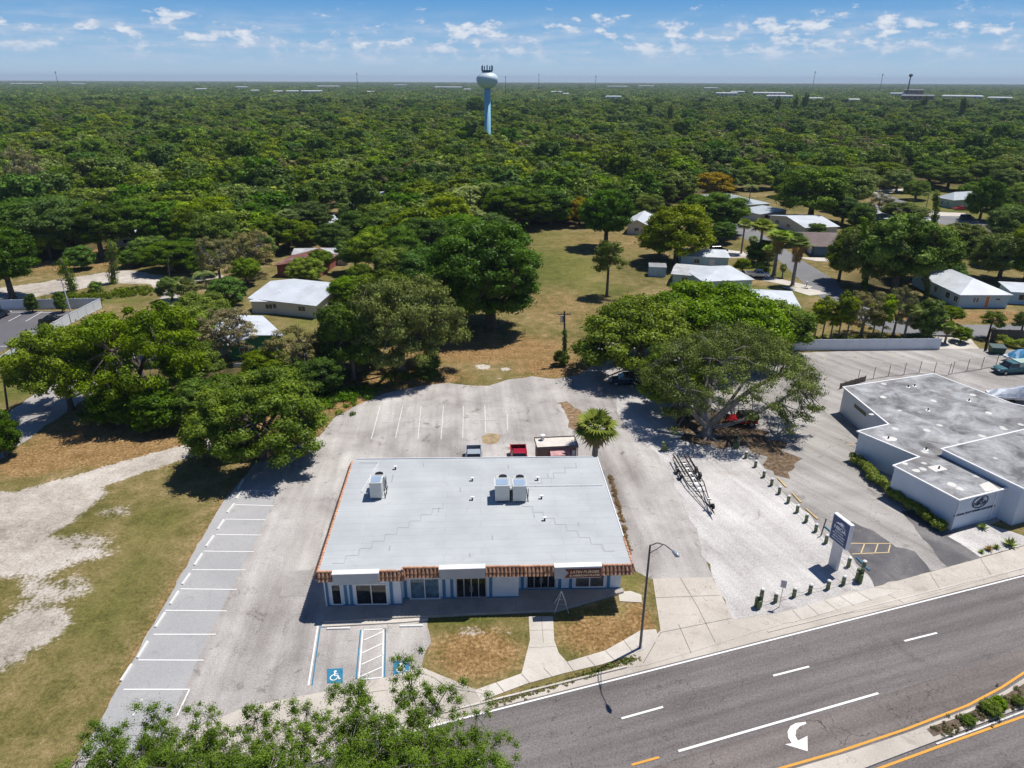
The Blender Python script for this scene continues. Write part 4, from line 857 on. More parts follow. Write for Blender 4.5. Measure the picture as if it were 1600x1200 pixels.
def gen_feather_palm(seed, H, R_=2.6, nf=18):
    rng = np.random.default_rng(seed); co = []; tn = []
    for i in range(nf):
        a_ = i * 2.4; el_ = rng.uniform(.1, 1.1); d = np.array([math.cos(a_), math.sin(a_), 0]); side = np.array([-d[1], d[0], 0]); pts = []
        for k in range(9):
            t_ = k / 8; pts.append(np.array([0, 0, H - .4]) + d * R_ * t_ * math.cos(el_ * .6) + np.array([0, 0, 1]) * R_ * (math.sin(el_) * t_ * .9 - t_ * t_ * .85))
        for k in range(8):
            for sgn in (-1, 1):
                for q_ in (.0, .5):
                    p_ = pts[k] * (1 - q_) + pts[k + 1] * q_; ll = R_ * .2 * math.sin(math.pi * (k + q_ + .8) / 9.5); tip = p_ + side * sgn * ll + d * ll * .4 - np.array([0, 0, ll * .45])
                    co.append([p_ - d * .05, p_ + d * .05, tip + d * .04, tip - d * .04]); tn.append(.5 + rng.uniform(-.25, .25))
    me = leafmesh('crown', np.array(co).reshape(-1, 3), np.clip(np.array(tn), 0, 1), F_palm)
    mb = MB(); mb.tube([(0, 0, -.1), (.1, 0, H * .5), (0, 0, H - .4)], [.2, .14, .11], 8)
    tm = bpy.data.meshes.new('trunk'); tm.from_pydata([tuple(v) for v in mb.v], [], mb.f); tm.materials.append(BARKG); return me, tm, None, H
def place_palm(g, loc, h, rz, name, label, group=None, s=1.0):
    cr, tr, sk, H = g; e = empty(name, loc, rz, label=label, cat='palm tree', group=group); k = h / H
    for me_, nm in ((cr, 'crown'), (tr, 'trunk'), (sk, 'dry_skirt')):
        if me_: o = bpy.data.objects.new(nm, me_); scene.collection.objects.link(o); o.parent = e; o.scale = (k * s, k * s, k)
    return e

def ztop(bx, by, ty):            # height over the base pixel that reaches photo row ty
    b = G(bx, by); lo, hi = 0., 60.
    for _ in range(40):
        m_ = (lo + hi) / 2
        if P((b.x, b.y, m_))[1] > ty: lo = m_
        else: hi = m_
    return b, lo
def tree_px(g, bx, by, ty, wpx, name, label, rz=0, group=None, hs=1.0):
    b, h = ztop(bx, by, ty); wm = .86 * wpx * mpp((b.x, b.y, h * .6))
    h = h - wm * .10 if h > 6 else h
    return place_tree(g, (b.x, b.y, 0), wm, max(h, 1.5) * hs, rz, name, label, group)
V = {}
V['liveA'] = gen_tree(1, 11, 16, .33, 74, 1.45, 420, .30, F_live, BARKG, forks=6, r0=.5, gap=.16, shape='dome')
V['liveB'] = gen_tree(2, 10, 14, .30, 60, 1.4, 380, .30, F_live, BARKG, forks=5, r0=.42, gap=.14)
V['oakA'] = gen_tree(3, 11, 13, .30, 60, 1.5, 380, .32, F_oak, BARK, forks=5, r0=.42)
V['oakB'] = gen_tree(4, 12, 12, .32, 52, 1.55, 340, .34, F_oak, BARK, forks=4, r0=.4, shape='ball')
V['darkA'] = gen_tree(5, 14, 13, .28, 60, 1.6, 420, .34, F_dark, BARK, forks=5, r0=.5, shape='ball')
V['darkB'] = gen_tree(6, 9, 9, .2, 40, 1.3, 320, .32, F_dark, BARK, forks=4, r0=.3, shape='ball', base_low=.1)
V['yelA'] = gen_tree(7, 11, 12, .28, 54, 1.45, 330, .32, F_yel, BARK, forks=5, r0=.36)
V['orA'] = gen_tree(8, 9, 10, .3, 40, 1.3, 260, .32, F_or, BARK, forks=4, r0=.3)
V['greyA'] = gen_tree(9, 10, 9, .3, 44, .95, 150, .22, F_grey, BARKG, forks=5, r0=.26, gap=.2, shape='open')
V['smallA'] = gen_tree(10, 7, 5, .55, 22, .8, 150, .2, F_oak, BARK, forks=3, r0=.16, shape='dome')
V['slim'] = gen_tree(11, 6, 2.6, .45, 14, .6, 130, .2, F_yel, BARKG, forks=3, r0=.09, shape='column')
V['round'] = gen_tree(12, 6, 4.6, .12, 30, .95, 300, .22, F_dark, BARK, forks=4, r0=.2, shape='ball', base_low=.08)
V['shrub'] = gen_tree(13, 2.4, 3.2, .1, 16, .65, 200, .16, F_oak, BARK, forks=4, r0=.06, shape='dome', base_low=.06)
V['shrubD'] = gen_tree(14, 3.2, 3.6, .1, 18, .75, 220, .2, F_dark, BARK, forks=4, r0=.07, shape='dome', base_low=.06)
PF = [gen_fan_palm(21, 7, 1.7), gen_fan_palm(22, 8, 1.6, skirt=2.6, tr=.2), gen_fan_palm(23, 5.2, 2.0, 42, skirt=1.2, low=-.8, tr=.26), gen_feather_palm(24, 8)]

# ---- the big trees round the lots
heroF = gen_tree(31, 15.5, 17, .20, 95, 1.7, 520, .34, F_dark, BARK, forks=6, r0=.62, shape='ball', base_low=.03, gap=.05)
b = G(742, 515); place_tree(heroF, (b.x+3, b.y + 1, 0), 17.5, 18.5, 0.4, 'oak_tree', 'tallest dark green oak with a dense crown beside the open grass field', None)
heroE = gen_tree(32, 11.5, 17, .34, 90, 1.45, 330, .27, F_live, BARKG, forks=6, r0=.46, shape='dome', gap=.18, lean=(-1.0, 0))
b = G(652, 583); place_tree(heroE, (b.x-2.6, b.y+1, 0), 15.5, 14.2, 2.2, 'oak_tree', 'grey green oak with forked pale trunk behind the rear parking bays', None)
heroA = gen_tree(33, 11, 16, .30, 90, 1.35, 520, .26, F_oak, BARK, forks=5, r0=.4, shape='dome', base_low=.0, gap=.05)
b = G(414, 716); place_tree(heroA, (b.x, b.y, 0), 13.6, 10.2, 1.0, 'oak_tree', 'dense round green oak shading the top of the wheel stop row', None)
heroB = gen_tree(34, 10, 13, .35, 60, 1.3, 400, .26, F_oak, BARK, forks=5, r0=.34, shape='dome')
b = G(112, 640); place_tree(heroB, (b.x, b.y, 0), 11.5, 11.5, 0, 'oak_tree', 'oak with two dark stems beside the pale lane near the white fence', None)
heroC = gen_tree(35, 12, 18, .38, 70, 1.5, 360, .28, F_oak, BARK, forks=5, r0=.42, shape='dome', gap=.12)
b = G(220, 634); place_tree(heroC, (b.x+1, b.y, 0), 15.5, 13.5, 1.3, 'oak_tree', 'wide spreading oak right of the white fence corner', None)
heroI = gen_tree(36, 9, 15, .30, 76, 1.4, 430, .27, F_oak, BARK, forks=5, r0=.35, shape='dome')
b = G(1000, 574); place_tree(heroI, (b.x, b.y, 0), 18, 10.5, .5, 'oak_tree', 'green oak with two straight stems beside the utility pole driveway', None)
heroJ = gen_tree(37, 9, 17, .28, 80, 1.4, 460, .28, F_oak, BARK, forks=5, r0=.4, shape='dome')
b = G(1098, 562); place_tree(heroJ, (b.x, b.y + 1, 0), 21.5, 11, 2.8, 'oak_tree', 'broad green oak in front of the white roofed houses', None)
b = G(1205, 548); place_tree(V['oakA'], (b.x, b.y, 0), 11, 8, 2.0, 'oak_tree', 'oak touching the left end of the long white fence', None)
# spreading live oak over the red jeep: five heavy limbs from one short bole
def hero_live():
    rng = np.random.default_rng(77); mb = MB(); H_ = 10.5
    mb.tube([(0, 0, -.2), (0, 0, .5), (.05, .1, 1.5)], [.95, .62, .55], 12)
    for a_ in np.linspace(0, 6.28, 6, endpoint=False): mb.tube([(0, 0, .35), (math.cos(a_) * .9, math.sin(a_) * .9, .12), (math.cos(a_) * 1.9, math.sin(a_) * 1.9, -.05)], [.28, .2, .08], 6)
    ends = [(8.0, 1.5, 7.0), (4.4, 5.0, 9.0), (1.0, 4.6, 9.6), (-3.0, 4.8, 8.8), (-3.8, -.2, 6.4), (1.0, 1.0, 9.2), (7.6, 6.0, 8.0), (10.0, .5, 5.8)]
    mains = []
    for i, e in enumerate(ends): mains.append(limb(mb, (0.05, .1, 1.3), e, .42 if i < 6 else .28, .13, rng, -.03 if i in (0, 7) else .02, 9, 6))
    cs = []; rs = []; tones = []; k = 0
    while len(cs) < 150:
        k += 1; u = rng.uniform(0, 6.283); rr = rng.random() ** .5; x_, y_ = 3.2 + math.cos(u) * rr * 9.8, 4.2 + math.sin(u) * rr * 8.2
        z_ = 7.0 + 4.6 * (1 - rr ** 2.4) * rng.uniform(.6, 1.05) + rng.uniform(-.7, .5)
        if rr > .72: z_ -= rng.uniform(0, 1.8)
        r_ = rng.uniform(.8, 1.5)
        if k < 6000 and any(math.dist((x_, y_, z_), c) < .55 * (r_ + q_) for c, q_ in zip(cs, rs)): continue
        cs.append((x_, y_, z_)); rs.append(r_); tones.append(.5 + .17 * rng.normal())
    for x0_, y0_, z0_, n_, s_ in ((9.6, -1.2, 3.8, 12, 1.3), (11.3, .4, 4.9, 10, 1.2), (-4.3, -.6, 3.9, 12, 1.0), (-3.2, .8, 5.2, 8, 1.0), (8.2, -2.0, 3.3, 5, .8)):
        for _ in range(n_): cs.append((x0_ + rng.normal() * s_, y0_ + rng.normal() * s_, z0_ + rng.normal() * .7)); rs.append(rng.uniform(.5, .95)); tones.append(.5 + .15 * rng.normal())
    for c in cs:
        cv_ = Vector(c); best = min(((p_ - cv_).length, p_) for mm in mains for p_ in map(Vector, mm[3:])) if False else min([((Vector(p_) - cv_).length, tuple(p_)) for mm in mains for p_ in mm[3:]])
        limb(mb, best[1], c, .11, .03, rng, .06, 5, 3)
    co, tn = leaf_quads(cs, rs, [int(520 * (r_ / 1.3) ** 2) for r_ in rs], .13, rng, flat=.6, tones=tones, inner=.3, soft=.5)
    cr = leafmesh('crown', co, tn, F_live)
    tm = bpy.data.meshes.new('trunk'); tm.from_pydata([tuple(v) for v in mb.v], [], mb.f); tm.materials.append(BARKG); tm.shade_smooth(); return cr, tm, 1, 1
b = G(1104, 682); place_tree(hero_live(), (b.x, b.y, 0), 1.12, 1.06, 0, 'live_oak_tree', 'spreading live oak with heavy pale limbs arching over the red jeep', None)
# street tree close to the camera
def hero_near():
    rng = np.random.default_rng(5); mb = MB(); cs = []; rs = []
    mb.tube([(-8.0, 18.5, -.2), (-7.9, 18.6, 2), (-7.6, 19.0, 5)], [.34, .26, .22], 12)
    ext = [(630, 1035, 9.5), (560, 1085, 9.5), (700, 1075, 9.2), (745, 1120, 9), (480, 1110, 9.4), (400, 1125, 9), (330, 1120, 9), (250, 1125, 8.8), (180, 1150, 8.6), (120, 1190, 8.2), (600, 1140, 10), (680, 1150, 10), (520, 1150, 10), (430, 1170, 10), (350, 1170, 9.6), (270, 1175, 9.2), (200, 1200, 9), (770, 1165, 8.6), (740, 1200, 9), (640, 1195, 10.5), (560, 1200, 10.8), (460, 1215, 10.8), (360, 1230, 10), (250, 1235, 9.4), (150, 1240, 9), (560, 1120, 9.8), (610, 1165, 10), (300, 1150, 9.2), (220, 1160, 9), (500, 1190, 10.3), (400, 1200, 10), (690, 1190, 9.6), (170, 1180, 8.6), (320, 1200, 9.6)]
    tips = [tuple(G(*e_)) for e_ in ext]
    hubs = [Vector((-7.4, 20.2, 6.8)), Vector((-10.5, 20.5, 7.0)), Vector((-4.6, 21.5, 7.2))]; mains = []
    for h_ in hubs: limb(mb, (-7.6, 19.0, 4.7), h_, .19, .12, rng, .02, 8, 3)
    for t_ in tips:
        h_ = min(hubs, key=lambda q_: (q_ - Vector(t_)).length); mains.append(limb(mb, h_, t_, .10, .025, rng, .03, 6, 7))
    for i, m_ in enumerate(mains):
        for j in range(95):
            k_ = rng.integers(2, 8); p_ = Vector(m_[k_]); c = p_ + Vector(rng.normal(size=3) * np.array([.85, .8, .55]))
            if P(c)[1] < P(tips[i])[1] - 22: continue
            r_ = rng.uniform(.2, .45); cs.append(tuple(c)); rs.append(r_); limb(mb, p_, c, .022, .008, rng, .05, 4, 3)
    tones = [.5 + .17 * rng.normal() for _ in cs]
    co, tn = leaf_quads(cs, rs, [int(390 * (r_ / .4) ** 2) for r_ in rs], .056, rng, flat=.85, tones=tones, inner=.05, soft=.8)
    return leafmesh('crown', co, tn, F_near), mb
cr, mb = hero_near()
e = empty('street_tree', (-8, 18.5, 0), label='feathery bright green tree closest to the camera beside the road', cat='tree')
o = bpy.data.objects.new('crown', cr); scene.collection.objects.link(o); o.parent = e; o.location = (8, -18.5, 0)
o = mb.build('trunk', BARKG, e, smooth=True); o.location = (8, -18.5, 0)

TL = [  # kind, base x, base y, top y, width px, name, label
 ('greyA', 362, 560, 476, 92, 'oak_tree', 'sparse dark limbed oak in front of the green walled house'),
 ('greyA', 458, 600, 512, 95, 'young_tree', 'thin brownish tree left of the palm pair'),
 ('oakA', 552, 590, 470, 105, 'oak_tree', 'small oak leaning over the two slim palm stems'),
 ('darkA', 675, 452, 380, 110, 'oak_tree', 'oak half hidden behind the tallest dark oak'),
 ('oakB', 590, 430, 357, 78, 'oak_tree', 'lumpy light green oak right of the grey roofed house'),
 ('oakB', 556, 425, 372, 55, 'oak_tree', 'tree overlapping the right end of the grey roof'),
 ('round', 255, 668, 612, 85, 'bushy_tree', 'low dark bushy tree under the wide spreading oak'),
 ('round', 186, 662, 600, 80, 'bushy_tree', 'bright tufted bushy tree at the lane edge'),
 ('darkB', 318, 660, 590, 95, 'bushy_tree', 'dark bushy tree left of the dense round oak'),
 ('darkB', 505, 612, 560, 80, 'bushy_tree', 'dark thicket tree between round oak and palm pair'),
 ('darkB', 450, 612, 566, 90, 'bushy_tree', 'dark thicket tree behind the dense round oak'),
 ('yelA', 290, 545, 475, 90, 'oak_tree', 'yellowish oak crown between white fence and white roof'),
 ('oakA', 320, 525, 455, 90, 'oak_tree', 'oak behind the spreading oak near the sandy clearing'),
 ('oakA', 420, 610, 545, 80, 'oak_tree', 'small oak at the corner of the green walled house'),
 ('smallA', 948, 464, 374, 52, 'young_tree', 'slender tree with a long bare trunk alone on the field'),
 ('yelA', 1055, 412, 314, 115, 'oak_tree', 'large yellow green oak beside the small blue shed'),
 ('darkA', 946, 388, 292, 80, 'oak_tree', 'dark round oak at the far right corner of the field'),
 ('orA', 905, 352, 306, 60, 'flowering_tree', 'orange tinted tree at the far end of the field'),
 ('orA', 1112, 308, 266, 62, 'flowering_tree', 'orange brown tree above the grey blue roof'),
 ('darkA', 1118, 366, 296, 92, 'oak_tree', 'dark green oak shading the parked car in the side street'),
 ('oakA', 1265, 345, 256, 115, 'oak_tree', 'large oak behind the white gabled house'),
 ('oakB', 1395, 462, 330, 130, 'oak_tree', 'tall leafy tree left of the vine covered pole'),
 ('oakA', 1350, 450, 350, 100, 'oak_tree', 'leafy tree at the street bend left of the big leafy tree'),
 ('oakA', 1440, 440, 352, 100, 'oak_tree', 'leafy tree beside the big white hip roof'),
 ('oakA', 1560, 438, 362, 80, 'oak_tree', 'green tree behind the right end of the big white roof'),
 ('yelA', 1600, 442, 345, 90, 'oak_tree', 'yellow green tree at the right edge of the view'),
 ('darkB', 1530, 345, 275, 55, 'oak_tree', 'dark tree beside the red car'),
 ('darkB', 1515, 400, 368, 50, 'bushy_tree', 'dark low tree behind the brown roof'),
 ('oakB', 1405, 352, 312, 70, 'oak_tree', 'tree left of the small white flat roof'),
 ('round', 1186, 412, 372, 46, 'bushy_tree', 'dark bush tree on the lawn behind the white pickup'),
 ('round', 1443, 527, 468, 52, 'bushy_tree', 'dark egg shaped tree near the right end of the white fence'),
 ('smallA', 1543, 528, 488, 36, 'young_tree', 'small broad leaved tree beside the wooden fence'),
 ('smallA', 1592, 530, 490, 34, 'young_tree', 'small tree at the right edge above the hedge'),
 ('greyA', 1345, 525, 450, 80, 'oak_tree', 'sparse grey green tree in the row behind the white fence'),
 ('greyA', 1395, 525, 448, 55, 'oak_tree', 'sparse grey tree right of centre in the fence row'),
 ('darkA', 20, 466, 352, 100, 'oak_tree', 'big oak with a bent trunk behind the far left fence'),
 ('greyA', 345, 442, 365, 65, 'oak_tree', 'sparse pale tree beside the sandy clearing'),
 ('greyA', 395, 432, 355, 75, 'oak_tree', 'sparse green tree left of the rusty roof'),
 ('darkA', 270, 425, 372, 90, 'oak_tree', 'dark tree behind the leaning utility pole'),
 ('greyA', 52, 318, 228, 60, 'bare_tree', 'half dead grey tree rising from the left woods'),
 ('shrub', 150, 455, 440, 22, 'bush', 'green bush beside the vine covered trunk'),
 ('round', 52, 488, 460, 18, 'young_tree', 'young shrub tree against the blue grey fence'),
 ('round', 98, 488, 458, 18, 'young_tree', 'young shrub tree at the light pole foot'),
 ('shrubD', 668, 582, 553, 40, 'bush', 'dark palmetto bush against the forked oak trunk'),
 ('shrub', 876, 570, 548, 26, 'bush', 'bush wrapped round the foot of the utility pole'),
 ('shrubD', 985, 350, 330, 40, 'bush', 'dark bush by the white house beyond the field'),
 ('shrub', 170, 655, 635, 40, 'bush', 'bush at the lane edge below the two stemmed oak'),
 ('darkB', 10, 712, 640, 60, 'bushy_tree', 'leafy shrub tree cut by the left edge of the view'),
 ('shrub', 70, 560, 545, 40, 'bush', 'low bush on the bank below the white fence'),
 ('round', 640, 340, 285, 85, 'oak_tree', 'round crowned tree right of the teal house'),
 ('darkA', 610, 385, 320, 95, 'oak_tree', 'dark tree in front of the teal house'),
 ('yelA', 700, 372, 300, 80, 'oak_tree', 'pale green tree at the far left corner of the field'),
 ('darkA', 800, 356, 285, 110, 'oak_tree', 'dark oak at the far end of the field'),
 ('darkB', 860, 352, 290, 80, 'oak_tree', 'dark low branched oak beside the orange tinted tree'),
]
for i, (k, bx, by, ty, wp, nm, lb) in enumerate(TL):
    if k == 'shrub' or k == 'shrubD' or 'bush ' in lb: pass
    tree_px(V[k], bx, by, ty, wp, nm, lb, rz=i * 1.7)
MORE = [('darkA', 160, 402, 312, 90, 'oak_tree', 'dark oak directly behind the upright ivy covered trunk'), ('darkA', 265, 390, 310, 85, 'oak_tree', 'dark oak before the right half of the hidden white house'), ('oakA', 305, 392, 318, 75, 'oak_tree', 'green oak right of the hidden white house'), ('darkB', 560, 380, 325, 70, 'bushy_tree', 'dark tree right of the carport by the teal house'), ('darkA', 630, 430, 350, 70, 'oak_tree', 'dark oak behind the lumpy light green oak'), ('darkA', 520, 400, 345, 60, 'oak_tree', 'dark oak between rusty roof and teal house'), ('oakA', 1380, 292, 250, 60, 'oak_tree', 'oak beyond the far street lawn'), ('darkA', 1450, 290, 246, 60, 'evergreen_tree', 'dark tree behind the pale green house'), ('oakB', 1545, 292, 245, 60, 'oak_tree', 'oak between the pale green and the red brick houses'), ('liveA', 1340, 300, 258, 60, 'live_oak_tree', 'grey green oak at the edge of the far lawn'), ('oakA', 1010, 345, 300, 60, 'oak_tree', 'oak squeezed between the field corner oak and the yellow green oak'), ('darkB', 1090, 345, 300, 60, 'bushy_tree', 'dark tree behind the yellow green oak'), ('darkA', 1250, 300, 262, 60, 'oak_tree', 'dark oak behind the carport of the grey blue house'),
 ('oakB', 1330, 330, 268, 70, 'oak_tree', 'oak behind the house left of the tall leafy trees'), ('greyA', 1370, 345, 300, 45, 'oak_tree', 'grey leaning tree before the grey roof left of the tall oaks'), ('darkB', 1345, 345, 318, 40, 'bushy_tree', 'dark low tree beside the grey roofed house corner'),
 ('oakA', 1300, 300, 255, 80, 'oak_tree', 'full green oak above the brown shingle roof'), ('liveB', 1500, 395, 345, 80, 'live_oak_tree', 'grey green oak left of the yellow green edge tree'), ('oakA', 1580, 380, 318, 80, 'oak_tree', 'green oak at the right edge behind the street'), ('darkB', 1575, 350, 315, 60, 'bushy_tree', 'dark round tree at the right edge'),
 ('oakB', 1310, 440, 372, 60, 'oak_tree', 'leafy tree beside the street bend'), ('darkB', 1480, 450, 410, 46, 'bushy_tree', 'low dark tree touching the white hip roof'), ('darkB', 1040, 385, 350, 50, 'bushy_tree', 'dark tree under the yellow green oak'), ('oakA', 1160, 425, 405, 24, 'bushy_tree', 'small round bush by the white hip roof'),
 ('liveA', 560, 560, 500, 90, 'live_oak_tree', 'grey green oak left of the forked oak'), ('liveB', 600, 520, 420, 120, 'live_oak_tree', 'oak crown behind the forked pale oak'), ('oakA', 545, 480, 430, 60, 'oak_tree', 'small oak at the far end of the green lawn'), ('oakA', 620, 450, 385, 80, 'oak_tree', 'oak beyond the lawn, right of the lumpy light green oak'), ('liveB', 690, 500, 425, 80, 'live_oak_tree', 'oak left of the tallest dark oak'),
 ('darkB', 350, 650, 590, 80, 'bushy_tree', 'dark bushy tree in the thicket left of the round oak'), ('oakA', 300, 600, 530, 90, 'oak_tree', 'oak in the thicket behind the bushy trees'), ('greyA', 485, 590, 530, 60, 'young_tree', 'sparse brownish tree at the lawn edge'), ('darkB', 400, 640, 585, 70, 'bushy_tree', 'dark undergrowth tree just behind the round oak'), ('oakA', 262, 560, 485, 80, 'oak_tree', 'oak right behind the spreading oak by the fence'),
 ('darkB', 360, 480, 430, 60, 'bushy_tree', 'dark tree between feathery palm and white gable roof'), ('oakA', 345, 405, 330, 80, 'oak_tree', 'oak on the near edge of the left woods'), ('yelA', 340, 385, 305, 85, 'oak_tree', 'yellow green oak on the near edge of the left woods'), ('darkA', 110, 400, 300, 110, 'oak_tree', 'broad dark oak behind the sandy clearing'), ('darkA', 215, 392, 305, 95, 'oak_tree', 'dark oak before the hidden white house'), ('darkA', 40, 405, 310, 110, 'oak_tree', 'dark oak at the left edge behind the clearing'),
 ('oakB', 435, 395, 335, 70, 'oak_tree', 'leafy oak above the rusty roof'), ('darkA', 400, 372, 312, 80, 'oak_tree', 'dark oak right of the yellow green woods edge oak'), ('darkA', 490, 372, 310, 75, 'oak_tree', 'dark oak left of the carport by the teal house'), ('oakA', 600, 372, 335, 60, 'oak_tree', 'small oak before the teal house'), ('darkA', 660, 412, 335, 90, 'oak_tree', 'dark oak right of the lumpy light green oak'), ('darkA', 725, 400, 330, 90, 'oak_tree', 'dark oak behind the tallest dark oak'), ('darkB', 770, 372, 330, 60, 'bushy_tree', 'dark bushy tree at the left rear of the field'),
 ('oakA', 1500, 535, 512, 30, 'bush', 'small tree beside the driveway mouth'), ('shrub', 1190, 425, 410, 26, 'bush', 'bush beside the palms on the lawn'), ('darkB', 1235, 385, 362, 36, 'bushy_tree', 'dark shrub tree before the white gabled house'), ('oakA', 1275, 370, 350, 30, 'bush', 'bush at the corner of the brown shingle roof')]
for i, (k, bx, by, ty, wp, nm, lb) in enumerate(MORE): tree_px(V[k], bx, by, ty, wp, nm, lb, rz=i * 2.3 + 1)
b = G(1056, 640); place_tree(V['liveA'], (b.x, b.y, 0), 9.0, 9.2, 2.4, 'live_oak_tree', 'grey green oak behind the dark blue suv, left of the spreading live oak', None)
INF = [(1175, 296, 255, 60), (1230, 308, 268, 55), (1290, 322, 280, 60), (1315, 352, 305, 50), (1345, 362, 318, 45), (1400, 300, 262, 50), (1430, 312, 280, 40), (1480, 296, 255, 60), (1525, 318, 280, 50), (1560, 330, 292, 50), (1600, 322, 280, 60), (1395, 395, 345, 60), (1330, 400, 352, 55), (1545, 415, 372, 55), (1600, 415, 370, 60), (1060, 360, 320, 50), (1030, 400, 355, 45), (1485, 505, 480, 36), (1130, 380, 348, 44), (1560, 300, 262, 50), (1345, 290, 250, 60), (1260, 296, 255, 50)]
INL = [(240, 410, 366, 60), (300, 412, 368, 55), (325, 430, 388, 50), (410, 408, 362, 50), (470, 384, 342, 55), (500, 425, 392, 42), (360, 395, 345, 60), (205, 418, 392, 40), (566, 455, 415, 48), (585, 400, 352, 52), (545, 352, 322, 30), (440, 360, 318, 55), (130, 420, 385, 45), (480, 440, 404, 60), (270, 470, 435, 44), (385, 445, 405, 46), (520, 520, 480, 42), (610, 480, 430, 50)]
for lst, side, grp in ((INF, 'on the right, among the houses', 'filler trees among the right houses'), (INL, 'left of the field, among the houses', 'filler trees among the left houses')):
    for i, (bx, by, ty, wp) in enumerate(lst):
        k = ('oakA', 'darkA', 'liveB', 'oakB', 'darkB')[(i * 3 + len(lst)) % 5]; nm = {'oakA': 'oak_tree', 'oakB': 'oak_tree', 'liveB': 'live_oak_tree', 'darkA': 'evergreen_tree', 'darkB': 'bushy_tree'}[k]
        tree_px(V[k], bx, by, ty, wp, nm, {'oakA': 'green domed tree ', 'oakB': 'green tall domed tree ', 'liveB': 'grey green tree ', 'darkA': 'dark green tree ', 'darkB': 'dark low bushy tree '}[k] + side, rz=i * 1.9, group=grp)
for i, (bx, ty) in enumerate([(1272, 468), (1284, 462), (1297, 470), (1309, 455), (1322, 462), (1362, 470), (1376, 460)]):
    lbs = ['leftmost slender yellow green tree behind the white fence', 'second slender yellow green tree from the left end of the white fence', 'third slender tree from the left behind the white fence', 'tallest slender yellow green tree behind the white fence', 'slender tree just left of the sparse grey green fence tree', 'slender tree just right of the sparse grey green fence tree', 'rightmost slender yellow green tree in the white fence row']
    tree_px(V['slim'], bx, 530, ty, 26, 'slender_tree', lbs[i], rz=i * 2.1, group='slender trees behind the long white fence')
PL = [(2, 928, 729, 652, 'cabbage_palm', 'bushy cabbage palm with yellowing fronds at the shop building corner', 1.08),
 (1, 1238, 446, 372, 'fan_palm', 'right tall fan palm with a brown skirt beside the street', 1.4), (1, 1209, 430, 362, 'fan_palm', 'stout fan palm with the widest brown skirt beside the street', 1.6), (0, 1184, 412, 346, 'fan_palm', 'slim tall fan palm left of the skirted pair', 1.4), (1, 1197, 424, 385, 'fan_palm', 'short fan palm between slim and stout street palms', 1.4), (1, 1173, 405, 370, 'fan_palm', 'small skirted fan palm farthest left in the street palms', 1.4), (0, 1158, 396, 345, 'fan_palm', 'leafy fan palm behind the dark bush tree', 1.2), (2, 1222, 434, 414, 'fan_palm', 'knee high young palm between the street palms', .9),
 (0, 553, 592, 495, 'cabbage_palm', 'right one of the two slim palms under the small oak', 1.1), (0, 538, 575, 500, 'cabbage_palm', 'left one of the two slim palms under the small oak', 1),
 (3, 327, 478, 424, 'queen_palm', 'feathery palm beside the sandy clearing on the left', 1.1), (2, 300, 490, 440, 'cabbage_palm', 'bushy palm left of the feathery palm', 1), (0, 1412, 530, 478, 'cabbage_palm', 'cabbage palm in the row behind the white fence', 1.4), (2, 1476, 536, 505, 'cabbage_palm', 'low palm at the right end of the white fence', 1), (3, 1168, 330, 288, 'queen_palm', 'feathery palm before the grey blue roof', 1), (3, 1445, 332, 300, 'queen_palm', 'feathery palm beside the small white flat roof', 1), (3, 290, 390, 335, 'queen_palm', 'feathery palm before the hidden white house on the left', 1), (0, 455, 385, 330, 'cabbage_palm', 'cabbage palm in the trees above the rusty roof', 1.4), (0, 465, 345, 300, 'cabbage_palm', 'cabbage palm left of the teal house', 1.4), (3, 735, 350, 290, 'queen_palm', 'left feathery palm at the end of the field', 1.2), (3, 765, 348, 285, 'queen_palm', 'right feathery palm at the end of the field', 1.2)]
for i, (k, bx, by, ty, nm, lb, s_) in enumerate(PL):
    b, h = ztop(bx, by, ty); place_palm(PF[k], (b.x, b.y, 0), h, i * 1.3, nm, lb, s=s_)
# vine covered trunks and the dead one
def vine_post(bx, by, tx, ty, r, name, label, ivy=True, mat=None):
    b, h = ztop(bx, by, ty); tp = G(tx, ty, h); rng = np.random.default_rng(int(bx)); e = empty(name, b, 0, label=label, cat='tree'); tpl = Vector((tp.x - b.x, 0, h))
    MB().tube([(0, 0, -.2), tpl * .5, tpl], [r, r * .7, r * .45], 8).build('trunk', mat or BARKG, e)
    if ivy:
        n_ = int(h / .55); cs = [tuple(tpl * ((i + .5) / n_) + Vector(rng.normal(size=3)) * r * .5) for i in range(n_)]
        co, tn = leaf_quads(cs, [r * 2.1 * rng.uniform(.8, 1.3) for _ in cs], 150, .2, rng, flat=1.1, tones=[.5 + .2 * rng.normal() for _ in cs])
        o = bpy.data.objects.new('ivy', leafmesh('ivy', co, tn, F_oak)); scene.collection.objects.link(o); o.parent = e
vine_post(178, 442, 172, 378, .55, 'ivy_covered_trunk', 'thick upright ivy covered trunk beside the sandy clearing')
vine_post(116, 455, 95, 405, .6, 'ivy_covered_trunk', 'leaning ivy covered trunk behind the far left fence')
vine_post(1446, 466, 1464, 300, .28, 'dead_pine', 'very tall thin dead pine with ivy towering over the right houses')
vine_post(1352, 455, 1349, 340, .22, 'dead_pine', 'tall thin dead tree left of the vine covered pine')
vine_post(1424, 348, 1430, 298, .14, 'dead_pine', 'short bare dead trunk beside the far street', ivy=False)
vine_post(48, 330, 50, 300, .35, 'dead_stump', 'broken bare trunk in the left woods', ivy=False)

